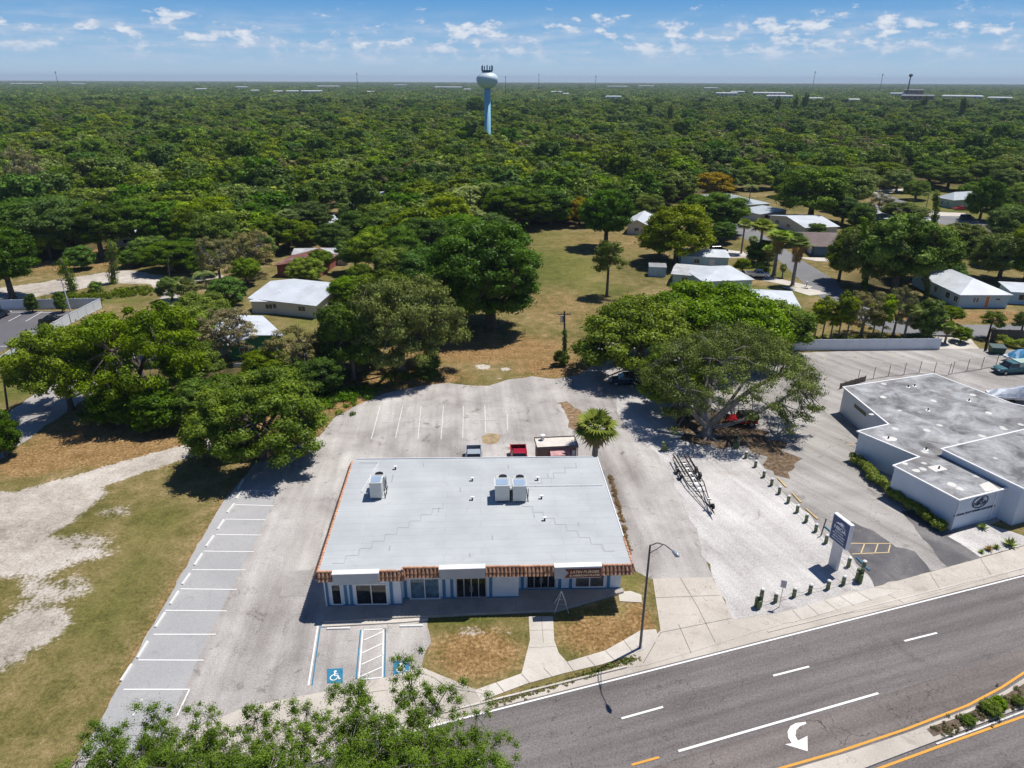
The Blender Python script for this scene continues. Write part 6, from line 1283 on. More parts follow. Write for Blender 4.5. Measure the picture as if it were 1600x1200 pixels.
# street lamp
b = G(1000, 1013); e = empty('street_lamp', (b.x, b.y, 0), label='tall bronze street lamp with a single arm at the driveway corner', cat='street lamp')
MB().box(-.24, .24, -.24, .24, 0, .06).build('base_plate', M_galv, e); MB().tube([(0, 0, .062), (0, 0, 5), (0, 0, 10.05)], [.115, .10, .075], 12).build('pole', M_pole, e)
arm = MB(); tip = Vector((.80, -3.0, 11.7)); arm.tube([(0, 0, 10.0), (.25, -.9, 10.9), (.5, -2.0, 11.5), tip], [.045, .04, .04, .035], 8); arm.tube([(0, 0, 9.3), (.28, -1.05, 10.5), (.42, -1.6, 11.2)], [.035, .03, .03], 8); arm.build('arm', M_pole, e)
h_ = MB(); d_ = Vector((.24, -.95, .12)).normalized(); hp = [tip - d_ * .1, tip + d_ * .1, tip + d_ * .5, tip + d_ * .78]; h_.tube(hp, [.06, .14, .19, .06], 10); lamp = h_.build('lamp_head', M('grey_lamp_head', (.42, .44, .48), .4, .3), e, smooth=True); MB().tube([tip + d_ * .42 + Vector((0, 0, -.14)), tip + d_ * .42 + Vector((0, 0, -.22))], [.13, .08], 10).build('lens', M('lens', (.6, .65, .7), .2), lamp)
# utility poles
def upole(bx, by, tx, ty, lab, arms=True, r=.15, mat=None, tilt=True):
    b, h = ztop(bx, by, ty); tp = G(tx, ty, h); v = Vector((tp.x - b.x, 0, h)); e = empty('utility_pole', b, label=lab, cat='utility pole'); MB().tube([(0, 0, -.1), v * .5, v], [r * 1.15, r, r * .8], 8).build('pole', mat or M_wpole, e)
    if arms:
        MB().box(v.x - 1.0, v.x + 1.0, -.16, -.05, h - .55, h - .42).build('crossarm', M_wpole, e)
        for x_ in (-.9, -.45, .45, .9): MB().lathe([(.05, h - .419), (.07, h - .34), (.04, h - .26), (.06, h - .2)], x=v.x + x_, y=-.1, n=8).build('insulator', M_galv, e)
        MB().lathe([(.22, h * .80), (.25, h * .81), (.25, h * .9), (.2, h * .915)], x=v.x * .85 - .4, y=0, n=12).build('transformer', M_galv, e)
    return e
e = upole(882, 570, 882, 486, 'utility pole with transformer and vines at the end of the field', r=.17)
rng = np.random.default_rng(8); cs = [(rng.normal() * .15, rng.normal() * .15, z_) for z_ in np.linspace(.2, 5.8, 16)]; co, tn = leaf_quads(cs, [.36] * 16, 130, .12, rng, flat=1.2, tones=[.45] * 16); o = bpy.data.objects.new('ivy', leafmesh('ivy', co, tn, F_dark)); scene.collection.objects.link(o); o.parent = e
upole(266, 447, 261, 395, 'leaning utility pole beside the sandy clearing', False, .14)
upole(12, 640, 2, 566, 'dark utility pole at the left edge of the view', False, .13)
b, h = ztop(112, 492, 438); e = empty('light_pole', b, label='white light pole at the corner of the left parking lot', cat='street lamp'); MB().tube([(0, 0, 0), (-.3, 0, h)], [.13, .08], 8).build('pole', M_white, e); MB().box(-1.1, .2, -.15, .15, h, h + .12).build('lamp_head', M_pole, e)
b = G(1398, 447); 
# A-frame stand before the shops
b = G(876, 951); e = empty('a_frame_stand', (b.x, b.y - .15, .02), label='white A-frame stand on the shop walkway', cat='stand')
mb = MB()
for y_ in (-.28, .28):
    for s_ in (-1, 1): mb.tube([(s_ * .62, y_ * 1.8, .0), (0, y_ * .2, 1.95)], .022, 6)
mb.tube([(-.36, -.3, .8), (.36, -.3, .8)], .012, 5); mb.tube([(-.36, .3, .8), (.36, .3, .8)], .012, 5); mb.build('legs', M_white, e); e.location.z = .05

# ---------------------------------------------------------------- wheel stops and small fixtures
M_conc_w = M('white_painted_concrete', (.74, .73, .70), .7, var=.1, scale=2, dirt=(.45, .42, .38, .5)); M_ystop = M('yellow_painted_concrete', (.62, .45, .20), .75, var=.2); M_bstop = M('blue_painted_concrete', (.03, .16, .25), .7)
def wstop(a, b, lab, mat, grp, L=None):
    p0, p1 = Vector(G(*a)), Vector(G(*b)); c = (p0 + p1) / 2; d = (p1 - p0); L = L or d.length
    mb = MB(); hw = .11; prof = [(-hw, 0), (hw, 0), (hw * .72, .13), (-hw * .72, .13)]
    mb.loft([[(x_, y_ * s_, z_) for y_, z_ in prof] for x_, s_ in ((-L/2, .92), (-L/2 + .05, 1), (L/2 - .05, 1), (L/2, .92))]); o = mb.build('wheel_stop', mat); o.location = (c.x, c.y, .012); o.rotation_euler = (0, 0, math.atan2(d.y, d.x)); tag(o, lab, 'wheel stop', grp)
WS = [((189, 1065), (206, 1039)), ((215, 1029), (231, 1003)), ((243, 981), (258, 958)), ((266, 945), (279, 925)), ((285, 914), (297, 897)), ((304, 884), (316, 866)), ((322, 855), (334, 838)), ((340, 828), (350, 813)), ((355, 802), (366, 788)), ((369, 780), (378, 768)), ((372, 764), (380, 750))]
on = ['nearest', 'second nearest', 'third nearest', 'fourth nearest', 'fifth nearest', 'sixth nearest', 'seventh nearest', 'fourth farthest', 'third farthest', 'second farthest', 'farthest']
for (a, b), n_ in zip(WS, on): wstop(a, b, f'{n_} white wheel stop in the long row beside the grass', M_conc_w, 'white wheel stops beside the grass')
wstop((511, 983.5), (547, 982.5), 'white wheel stop at the head of the left accessible bay', M_conc_w, 'wheel stops before the shops'); wstop((625, 979.5), (661, 978.5), 'white wheel stop at the head of the right accessible bay', M_conc_w, 'wheel stops before the shops')
for a, b, l_ in [((1215, 748), (1228, 762), 'yellow wheel stop farthest from the road in the sun'), ((1238, 772), (1251, 786), 'middle yellow wheel stop beside the posts'), ((1259, 796), (1277, 812), 'yellow wheel stop nearest the blue sign'), ((1158, 682), (1166, 690), 'yellow wheel stop beside the live oak trunk shade'), ((1140, 672), (1150, 678), 'yellow wheel stop in front of the red jeep')]: wstop(a, b, l_, M_ystop, 'yellow wheel stops')
for a, b, l_ in [((1289, 824), (1300, 834), 'blue wheel stop half hidden behind the sign'), ((1338, 872), (1358, 892), 'blue wheel stop beside the tallest mooring posts')]: wstop(a, b, l_, M_bstop, 'blue wheel stops')
for p_, l_ in [((1056, 659), 'yellow bollard left of the live oak'), ((1068, 675), 'yellow bollard nearest the live oak roots'), ((1082, 692), 'yellow bollard at the corner of the leaf litter bed'), ((1009, 604), 'yellow bollard behind the black suv'), ((1040, 652), 'yellow bollard at the top of the leaf litter bed')]:
    b = G(*p_); e = empty('bollard', (b.x, b.y, 0), label=l_, cat='bollard', group='yellow bollards'); MB().cyl(0, 0, 0, .85, .09, .085, 10).build('post', M('yellow_paint', (.62, .36, .06), .6, var=.2), e); MB().lathe([(.087, .851), (.06, .9), (.01, .92)], n=10).build('cap', M('yellow_paint', (.62, .36, .06)), e)
# ---------------------------------------------------------------- vehicles
M_tyre = M('tyre', (.015, .015, .015), .9); M_rim = M('rim', (.45, .45, .47), .35, .7); M_lamp = M('headlight', (.75, .78, .8), .2, .2); M_red = M('tail_light', (.35, .01, .01), .3); M_trim = M('black_trim', (.02, .02, .02), .6); G_car = glass('car_glass', (.015, .02, .025))
def paintm(n_, c, r=.25): return M(n_, c, r, .2, var=.03, spec=.6)
def car(loc, rz, kind, pm, name, label, top=None, L=None):
    e = empty(name, loc, rz, label=label, cat={'suv': 'suv', 'sedan': 'car', 'pickup': 'pickup truck', 'jeep': 'jeep'}[kind])
    L, W, H, zb = {'suv': (4.8, 1.9, 1.75, .35), 'sedan': (4.6, 1.8, 1.42, .28), 'pickup': (5.5, 1.95, 1.85, .42), 'jeep': (4.0, 1.75, 1.85, .5)}[kind]; w = W / 2
    belt = {'suv': 1.1, 'sedan': .92, 'pickup': 1.15, 'jeep': 1.12}[kind]; hood = {'suv': 1.02, 'sedan': .86, 'pickup': 1.1, 'jeep': 1.08}[kind]
    def ring(x, ww, z0, z1): return [(x, -ww*.94, z0), (x, -ww, z0+.12), (x, -ww, z1-.14), (x, -ww*.93, z1-.02), (x, -ww*.5, z1), (x, ww*.5, z1), (x, ww*.93, z1-.02), (x, ww, z1-.14), (x, ww, z0+.12), (x, ww*.94, z0)]
    b = MB(); h = L / 2
    cabx = {'suv': (-.46*L, .17*L), 'sedan': (-.33*L, .14*L), 'pickup': (-.10*L, .2*L), 'jeep': (-.47*L, .08*L)}[kind]
    prof = {'suv': [(-h, .9, zb+.1, belt-.1), (-h+.12, .98, zb, belt), (cabx[1]*1.0, 1, zb, belt), (cabx[1]+.35, 1, zb, hood), (h-.35, .96, zb, hood-.1), (h-.06, .86, zb+.05, hood-.28), (h, .8, zb+.1, hood-.36)]}.get(kind) or [(-h, .86, zb+.1, belt-.16), (-h+.15, .96, zb, belt-.03), (cabx[0], 1, zb, belt), (cabx[1], 1, zb, belt), (cabx[1]+.3, 1, zb, hood), (h-.35, .95, zb, hood-.08), (h-.05, .86, zb+.06, hood-.25), (h, .8, zb+.1, hood-.34)]
    if kind == 'pickup':
        b.loft([ring(x, w*k, z0, z1) for x, k, z0, z1 in prof[2:]]); bed0, bed1 = -h, cabx[0] - .03
        b.box(bed0, bed1, -w, -w+.12, zb, belt); b.box(bed0, bed1, w-.12, w, zb, belt); b.box(bed0, bed0+.1, -w+.121, w-.121, zb, belt-.02); b.box(bed0+.101, bed1, -w+.121, w-.121, zb, zb+.2)
        MB().box(bed0+.11, bed1-.02, -w+.13, w-.13, zb+.203, zb+.23).build('bed_liner', M_trim, e)
    else: b.loft([ring(x, w*k, z0, z1) for x, k, z0, z1 in prof])
    b.build('body', pm, e)
    c0, c1 = cabx; rk = {'suv': (.12, .75), 'sedan': (.75, .85), 'pickup': (.12, .7), 'jeep': (.05, .3)}[kind]
    def cr(x0, x1, ww, z): return [(x0, -ww, z), (x1, -ww, z), (x1, ww, z), (x0, ww, z)]
    g = MB(); g.loft([cr(c0+.02, c1+.3, w*.93, belt-.02), cr(c0+.02+rk[0], c1+.3-rk[1], w*.76, H-.06)]); g.build('windows', G_car if kind != 'jeep' else M_trim, e)
    r = MB(); r.loft([cr(c0+rk[0]-.02, c1+.32-rk[1], w*.79, H-.058), cr(c0+rk[0]+.06, c1+.22-rk[1], w*.70, H)]); r.build('roof', top or pm, e)
    pl = MB()
    for s_ in (-1, 1):
        for t_ in (0, .5, 1): pl.tube([(c0+.05 + (c1+.2-c0)*t_, s_*w*.925, belt), (c0+rk[0]+.03 + (c1+.25-rk[1]-c0-rk[0])*t_, s_*w*.77, H-.05)], .03, 4)
    pl.build('pillars', pm if kind != 'jeep' else M_trim, e)
    wr = {'suv': .36, 'sedan': .33, 'pickup': .38, 'jeep': .40}[kind]
    for x_ in (-L*.31, L*.31):
        for s_ in (-1, 1):
            wh = MB(); wh.loft([[(x_ + wr*k*math.cos(a), s_*(w - .2 + yy_), wr + wr*k*math.sin(a)) for a in np.linspace(0, 2*math.pi, 18, endpoint=False)] for yy_, k in ((0, .9), (.03, 1), (.19, 1), (.225, .9))]); tw_ = wh.build('wheel', M_tyre, e)
            rm = MB(); rm.loft([[(x_ + wr*.6*k*math.cos(a), s_*(w + .027 + yy_), wr + wr*.6*k*math.sin(a)) for a in np.linspace(0, 2*math.pi, 12, endpoint=False)] for yy_, k in ((0, 1), (.012, .5))]); rm.build('rim', M_rim, tw_)
            if kind == 'jeep': MB().box(x_-.55, x_+.55, s_*w if s_ > 0 else -w-.16, s_*w+.16 if s_ > 0 else -w, .86, .94, .02).build('fender', M_trim, e)
    for s_ in (-1, 1):
        MB().box(h-.06, h+.03, s_*w*.62-.16, s_*w*.62+.16, hood-.42, hood-.25, .02).build('headlight', M_lamp, e); MB().box(-h-.02, -h+.06, s_*w*.72-.12, s_*w*.72+.12, belt-.42, belt-.18, .02).build('tail_light', M_red, e)
        MB().box(c1+.05, c1+.22, s_*(w+.1)-.09, s_*(w+.1)+.09, belt, belt+.14, .02).build('mirror', pm, e)
    MB().box(h-.04, h+.08, -w*.85, w*.85, zb, zb+.2, .03).build('bumper', M_trim, e); MB().box(-h-.08, -h+.02, -w*.85, w*.85, zb, zb+.2, .03).build('bumper', M_trim, e)
    if kind == 'jeep':
        sw = MB(); sw.loft([[(-h-.05-yy_, .37*math.cos(a), 1.05+.37*math.sin(a)) for a in np.linspace(0, 2*math.pi, 18, endpoint=False)] for yy_ in (.0, .2)]); sw.build('spare_wheel', M_tyre, e)
    return e
def carpx(p_, rz, *a, z=0.02, **k): b = G(*p_, z); return car((b.x, b.y, z), R(rz), *a, **k)
carpx((977, 600), 176, 'suv', paintm('midnight_blue_paint', (.008, .025, .06)), 'suv', 'dark blue suv parked in the oak shade at the top of the driveway')
carpx((1157, 663), 172, 'jeep', paintm('red_paint', (.45, .012, .015)), 'jeep', 'red jeep with black soft top under the spreading live oak', top=M('soft_top', (.03, .03, .035), .85))
b = G(740, 709, 1.2); car((b.x, b.y - .4, .02), R(-90), 'pickup', paintm('silver_paint', (.42, .47, .52)), 'pickup_truck', 'silver pickup truck nosed up behind the shop roof')
b = G(811, 708, 1.2); car((b.x, b.y - .4, .02), R(-90), 'pickup', paintm('red_truck_paint', (.42, .01, .03)), 'pickup_truck', 'red pickup truck between silver pickup and food trailer')
carpx((1183, 433), -10, 'pickup', paintm('white_car_paint', (.72, .73, .75)), 'pickup_truck', 'white pickup truck in the driveway behind the palms')
carpx((1122, 394), 5, 'suv', paintm('black_paint', (.01, .01, .012)), 'suv', 'black suv in the driveway left of the dark bush tree')
carpx((1140, 357), -62, 'sedan', paintm('dark_teal_paint', (.01, .05, .06)), 'car', 'dark teal car parked in the street shade under the dark green oak')
carpx((1500, 328), 178, 'sedan', paintm('bright_red_paint', (.50, .02, .01)), 'car', 'bright red car before the pale green house')
carpx((1510, 343), 15, 'suv', paintm('deep_blue_paint', (.01, .03, .09)), 'suv', 'deep blue suv below the red car under the dark tree')
carpx((84, 504), 35, 'sedan', paintm('black_paint', (.01, .01, .012)), 'car', 'black car in the left parking lot by the diagonal white fence')
carpx((-2, 497), 90, 'suv', paintm('blue_black_paint', (.015, .03, .05)), 'suv', 'dark suv cut off by the left edge in the far parking lot')
tk = carpx((1578, 582), 186, 'pickup', paintm('old_teal_paint', (.03, .12, .15), .5), 'old_truck', 'old teal truck with pale green camper shell behind the office')
ms = MB(); ms.loft([[(-2.7, -.95, 1.2), (-.45, -.95, 1.2), (-.45, .95, 1.2), (-2.7, .95, 1.2)], [(-2.6, -.85, 1.95), (-.5, -.85, 1.95), (-.5, .85, 1.95), (-2.6, .85, 1.95)]]); ms.build('camper_shell', M('pale_green_shell', (.40, .52, .45), .5), tk)
# food trailer
b = G(867, 683, 2.7); e = empty('food_trailer', (b.x, b.y - 1.25, 0), R(3), label='cream roofed food trailer with open pink hatch behind the shop', cat='food trailer')
M_frame = M('dark_trailer_frame', (.12, .10, .095), .6, var=.15); M_cr = M('cream_trailer_roof', (.68, .63, .56), .6, var=.08, dirt=(.42, .36, .3, .4))
MB().box(-2.3, 2.3, -1.1, 1.1, .5, 2.55, .02).build('body', M('trailer_side', (.16, .09, .09), .6, var=.3, scale=1.2), e); MB().box(-2.4, 2.4, -1.2, 1.2, 2.553, 2.68, .02).build('roof', M_cr, e)
tr = MB()
for x0_, x1_, y0_, y1_ in ((-2.46, 2.46, -1.26, -1.203), (-2.46, 2.46, 1.203, 1.26), (-2.46, -2.403, -1.2, 1.2), (2.403, 2.46, -1.2, 1.2)): tr.box(x0_, x1_, y0_, y1_, 2.5, 2.8)
for x_ in (-2.42, 2.36): tr.box(x_, x_ + .08, -1.2, -1.12, .3, 2.49)
tr.build('frame', M_frame, e)
hm = MB(); hm.add([(-.9, -1.13, 2.4), (1.4, -1.13, 2.4), (1.4, -1.95, 1.95), (-.9, -1.95, 1.95), (-.9, -1.13, 2.35), (1.4, -1.13, 2.35), (1.4, -1.95, 1.9), (-.9, -1.95, 1.9)], [(0, 3, 2, 1), (4, 5, 6, 7), (0, 1, 5, 4), (1, 2, 6, 5), (2, 3, 7, 6), (3, 0, 4, 7)]); hm.build('hatch', M('pink_hatch', (.58, .28, .28), .5, var=.25, scale=1.5), e)
MB().box(1.75, 2.15, -1.13, -1.103, 1.4, 2.1).build('window', M_alu, e); 
vt = MB(); vt.lathe([(.24, 2.683), (.24, 2.95), (.15, 3.0), (.15, 3.25)], x=-1.5, y=.75, n=14); vo = vt.build('roof_fan', M_alu, e); MB().lathe([(.3, 3.253), (.3, 3.33), (.1, 3.4)], x=-1.5, y=.75, n=14).build('fan_cap', M_white, vo)
for x_ in (-.5, .35):
    for s_ in (-1, 1): MB().tube([(x_, s_*1.12, .36), (x_, s_*1.3, .36)], .34, 16).build('wheel', M_tyre, e)
MB().tube([(-2.3, 0, .45), (-3.4, 0, .45)], .05, 6).build('drawbar', M_frame, e)
# boat trailer
a, b = Vector(G(1062, 722)), Vector(G(1116, 812)); d = (a - b); Lt = d.length; e = empty('boat_trailer', (b.x, b.y, 0), math.atan2(d.y, d.x), label='empty black boat trailer standing on the pale shell lot', cat='boat trailer')
M_tf = M('dark_trailer_tube', (.03, .03, .035), .5, .5); fr = MB(); zf = .62
for s_ in (-1, 1):
    fr.tube([(.3, 0, zf), (1.6, s_*.12, zf), (Lt*.52, s_*.95, zf), (Lt*.97, s_*1.0, zf)], .055, 6)
    fr.tube([(1.2, 0, zf), (Lt*.5, s_*.45, zf + .02)], .04, 6)
for i in range(7): x_ = Lt*(.38 + .09*i); w_ = min(.98, .95*(x_-1.3)/(Lt*.4)); fr.tube([(x_, -w_, zf), (x_, 0, zf - .14), (x_, w_, zf)], .04, 6)
fr.build('frame', M_tf, e)
for s_ in (-1, 1):
    for off_, xa, xb, z_ in ((.42, .5, 1.0, .86), (.85, .62, 1.02, .95)):
        MB().box(Lt*xa, Lt*xb, s_*off_-.06, s_*off_+.06, z_, z_+.1).build('bunk', M('bunk_carpet', (.02, .02, .022), .95), e)
    q = MB(); 
    for x_ in (.55, .7, .85, .97): q.tube([(Lt*x_, s_*.42, zf), (Lt*x_, s_*.42, .858)], .025, 4); q.tube([(Lt*x_, s_*.85, zf), (Lt*x_, s_*.85, .948)], .025, 4)
    q.build('bunk_bracket', M_galv, e)
    for x_ in (.68, .79):
        wh = MB().tube([(Lt*x_, s_*1.03, .33), (Lt*x_, s_*1.25, .33)], .32, 18).build('wheel', M_tyre, e); MB().tube([(Lt*x_, s_*1.253, .33), (Lt*x_, s_*1.27, .33)], .18, 12).build('rim', M_white, wh)
        MB().loft([[(Lt*x_ + .42*math.cos(t_), s_*y_, .36 + .42*math.sin(t_)) for t_ in np.linspace(.25, math.pi-.25, 8)] + [(Lt*x_ + .39*math.cos(t_), s_*y_, .36 + .39*math.sin(t_)) for t_ in np.linspace(math.pi-.25, .25, 8)] for y_ in (1.0, 1.28)]).build('fender', M_tf, e)
    MB().tube([(Lt*.96, s_*1.02, zf), (Lt*.96, s_*1.02, 1.6)], .035, 8).build('guide_post', M_white, e)
    MB().box(Lt*.99, Lt*1.0, s_*.85-.1, s_*.85+.1, zf-.05, zf+.05).build('tail_light', M_red, e)
rl = MB()
for i in range(6): rl.tube([(Lt*(.42+.09*i), -.13, zf+.02), (Lt*(.42+.09*i), .13, zf+.02)], .07, 8)
rl.build('keel_rollers', M_galv, e)
wp_ = MB(); wp_.tube([(1.9, 0, zf), (1.9, 0, 1.45)], .05, 6); wp_.tube([(1.9, -.18, 1.3), (1.9, .18, 1.3)], .11, 10); wp_.tube([(2.5, 0, zf), (1.9, 0, 1.35)], .03, 5); wp_.build('winch_post', M_galv, e)
jk = MB(); jk.tube([(.8, .14, .05), (.8, .14, 1.0)], .035, 6); jk.tube([(.8, .08, .12), (.8, .2, .12)], .12, 10); jk.tube([(.8, .14, 1.0), (.65, .3, 1.05)], .015, 4); jk.build('jack', M_galv, e)
MB().tube([(.0, 0, zf), (.3, 0, zf)], .04, 6).build('coupler', M_galv, e); MB().tube([(1.35, -.35, .75), (1.35, -.12, .75)], .3, 14).build('spare_wheel', M_tyre, e)
# dumpster
b = G(1556, 552); e = empty('dumpster', (b.x, b.y, 0), R(-12), label='dark green dumpster beside the dark wooden fence', cat='dumpster'); M_dg = M('dark_green_metal', (.02, .07, .055), .6, var=.2)
MB().loft([[(-1.0, -.6, .12), (1.0, -.6, .12), (1.0, .6, .12), (-1.0, .6, .12)], [(-1.1, -.75, 1.15), (1.1, -.75, 1.15), (1.1, .75, 1.35), (-1.1, .75, 1.35)]]).build('bin', M_dg, e); MB().add([(-1.15, -.8, 1.17), (1.15, -.8, 1.17), (1.15, .8, 1.39), (-1.15, .8, 1.39), (-1.15, -.8, 1.22), (1.15, -.8, 1.22), (1.15, .8, 1.44), (-1.15, .8, 1.44)], [(0,3,2,1),(4,5,6,7),(0,1,5,4),(1,2,6,5),(2,3,7,6),(3,0,4,7)]).build('lid', M('dumpster_lid', (.06, .10, .10), .6), e)
for x_ in (-.85, .85): MB().box(x_-.1, x_+.1, -.5, .5, 0, .118).build('skid', M_blk, e)
# boats under covers
def boat(p_, rz, lab, cm, L=6.5, cover=1.2):
    b = G(*p_); e = empty('covered_boat', (b.x, b.y, 0), R(rz), label=lab, cat='boat'); rr = []; rc = []; rng = np.random.default_rng(int(p_[0]))
    for i in range(9):
        t_ = i / 8; w_ = 1.15 * (1 - t_ ** 3) ** .6 + .02; x_ = -L/2 + L * t_; z_ = .9 + .5 * t_ ** 2
        rr.append([(x_, -w_, z_), (x_, -w_*.8, .55 + .25*t_**2), (x_, 0, .4 + .5*t_**3), (x_, w_*.8, .55 + .25*t_**2), (x_, w_, z_)])
        pk = z_ + cover * (math.sin(math.pi * min(1, t_ * 1.2)) ** .7) * (.6 + .4 * rng.random())
        rc.append([(x_, -w_*1.04, z_-.15), (x_, -w_*.75, z_ + (pk - z_) * .45), (x_, -w_*.3, pk - .1 * rng.random()), (x_, 0, pk), (x_, w_*.35, pk - .15), (x_, w_*.75, z_ + (pk - z_) * .45), (x_, w_*1.04, z_-.15)])
    MB().loft(rr).build('hull', M_white, e); MB().loft(rc).build('cover', cm, e); MB().box(-L/2, L/2, -.5, .5, .3, .38).build('trailer_frame', M_galv, e)
    for s_ in (-1, 1): MB().tube([(-1, s_*.8, .32), (-1, s_*1.0, .32)], .3, 14).build('wheel', M_tyre, e)
boat((1596, 562), 20, 'boat under a bright blue cover beside the dumpster', M('blue_tarp', (.05, .22, .40), .5, var=.15)); boat((1590, 627), -15, 'boat under a crumpled silver tarp behind the office roof', M('silver_tarp', (.52, .57, .64), .4, .1, var=.2, scale=2, bump=.4), 8, 1.5)
# mailboxes, bins along the side street
for p_, l_ in [((1260, 448), 'white mailbox at the end of the driveway below the tall palms'), ((1302, 410), 'mailbox post on the lawn across the side street')]:
    b = G(*p_); e = empty('mailbox', (b.x, b.y, 0), label=l_, cat='mailbox'); MB().box(-.05, .05, -.05, .05, 0, 1.0).build('post', M_wpole, e); MB().box(-.12, .12, -.28, .28, 1.003, 1.25, .04).build('box', M_white, e)
# agaves and small plants by the office
def agave(p_, r, lab, green=True):
    b = G(*p_); rng = np.random.default_rng(int(p_[0] * 7)); co = []; tn = []
    for i in range(22):
        a_ = i * 2.4; el_ = .2 + 1.1 * (i / 22); d_ = np.array([math.cos(a_) * math.cos(el_), math.sin(a_) * math.cos(el_), math.sin(el_)]); s_ = np.array([-math.sin(a_), math.cos(a_), 0]) * r * .12
        co.append([np.zeros(3) - s_ * .6, d_ * r * .5 - s_, d_ * r * rng.uniform(.85, 1.1), d_ * r * .5 + s_]); tn.append(rng.random())
    e = empty('agave', (b.x, b.y, .03), label=lab, cat='plant'); o = bpy.data.objects.new('leaves', leafmesh('leaves', np.array(co).reshape(-1, 3), np.array(tn), F_palm if green else F_dry)); scene.collection.objects.link(o); o.parent = e; MB().tube([(0, 0, -.03), (0, 0, r * .3)], [r*.16, r*.1], 8).build('stem', BARKG, e)
agave((1577, 853), .95, 'largest spiky agave beside the pavement at the right'); agave((1556, 857), .5, 'small agave left of the largest one'); agave((1544, 860), .6, 'small reddish agave in the kerbside row', False); agave((1533, 864), .45, 'leftmost small agave of the kerbside row'); agave((1534, 826), .75, 'lone agave in the sand before the office emblem'), 
# ground cover: median shrubs, verge grass, weeds
def tufts(name, pts, n, r, size, mat, seed, spread, z=.0):
    rng = np.random.default_rng(seed); pw = [np.array(G(*p_)[:2]) for p_ in pts]; cs = []; rs = []
    seg = [np.linalg.norm(b_ - a_) for a_, b_ in zip(pw[:-1], pw[1:])]; tot = sum(seg)
    for _ in range(n):
        k = rng.random() * tot; i = 0
        while k > seg[i]: k -= seg[i]; i += 1
        p_ = pw[i] + (pw[i+1] - pw[i]) * k / seg[i] + rng.normal(size=2) * spread; rr_ = r * rng.uniform(.5, 1.5); cs.append((p_[0], p_[1], z + rr_ * .4)); rs.append(rr_)
    co, tn = leaf_quads(cs, rs, 60, size, rng, flat=.6, up=.1, tones=[.5 + .2 * rng.normal() for _ in cs], inner=.1); o = bpy.data.objects.new(name, leafmesh(name, co, tn, mat)); scene.collection.objects.link(o); tag(o, kind='stuff')
tufts('median_ground_cover', [(1465, 1145), (1530, 1118), (1600, 1085)], 110, .17, .06, F_grey, 1, .35, .15); tufts('verge_grass', [(765, 1103), (880, 1066), (1000, 1027)], 260, .12, .05, F_grey, 3, .16); tufts('verge_weeds', [(880, 1066), (985, 1032)], 16, .28, .08, F_oak, 4, .12)
tufts('wall_weeds', [(953, 745), (968, 800), (985, 870)], 130, .2, .07, F_dry, 5, .1); tufts('undergrowth', [(330, 640), (420, 630), (520, 625), (570, 612)], 200, .7, .2, F_dark, 6, 1.8); tufts('undergrowth', [(150, 640), (260, 650), (330, 650)], 110, .6, .2, F_dark, 7, 1.5); tufts('undergrowth', [(600, 590), (680, 588)], 60, .45, .15, F_oak, 8, 1.0)
tufts('bank_ground_cover', [(20, 590), (70, 565), (100, 545)], 140, .45, .15, F_grey, 9, 1.0); tufts('rear_hedge_growth', [(1280, 532), (1460, 530)], 200, .45, .14, F_oak, 10, .9); tufts('clearing_ground_cover', [(80, 470), (160, 462), (240, 455)], 200, .6, .2, F_oak, 11, 2.0)
def shrub(p_, w_, h_, lab, k='shrub'): b = G(*p_, .14); place_tree(V[k], (b.x, b.y, .14), w_, h_, p_[0], 'shrub', lab, None, cat='shrub')
shrub((1545, 1112), 1.3, .8, 'larger green shrub in the road median'); shrub((1560, 1104), 1.0, .7, 'green shrub right of the larger median shrub'); shrub((1590, 1100), .8, .6, 'small shrub at the right edge of the median'); shrub((1512, 1128), .9, .5, 'low shrub at the left of the median bed')
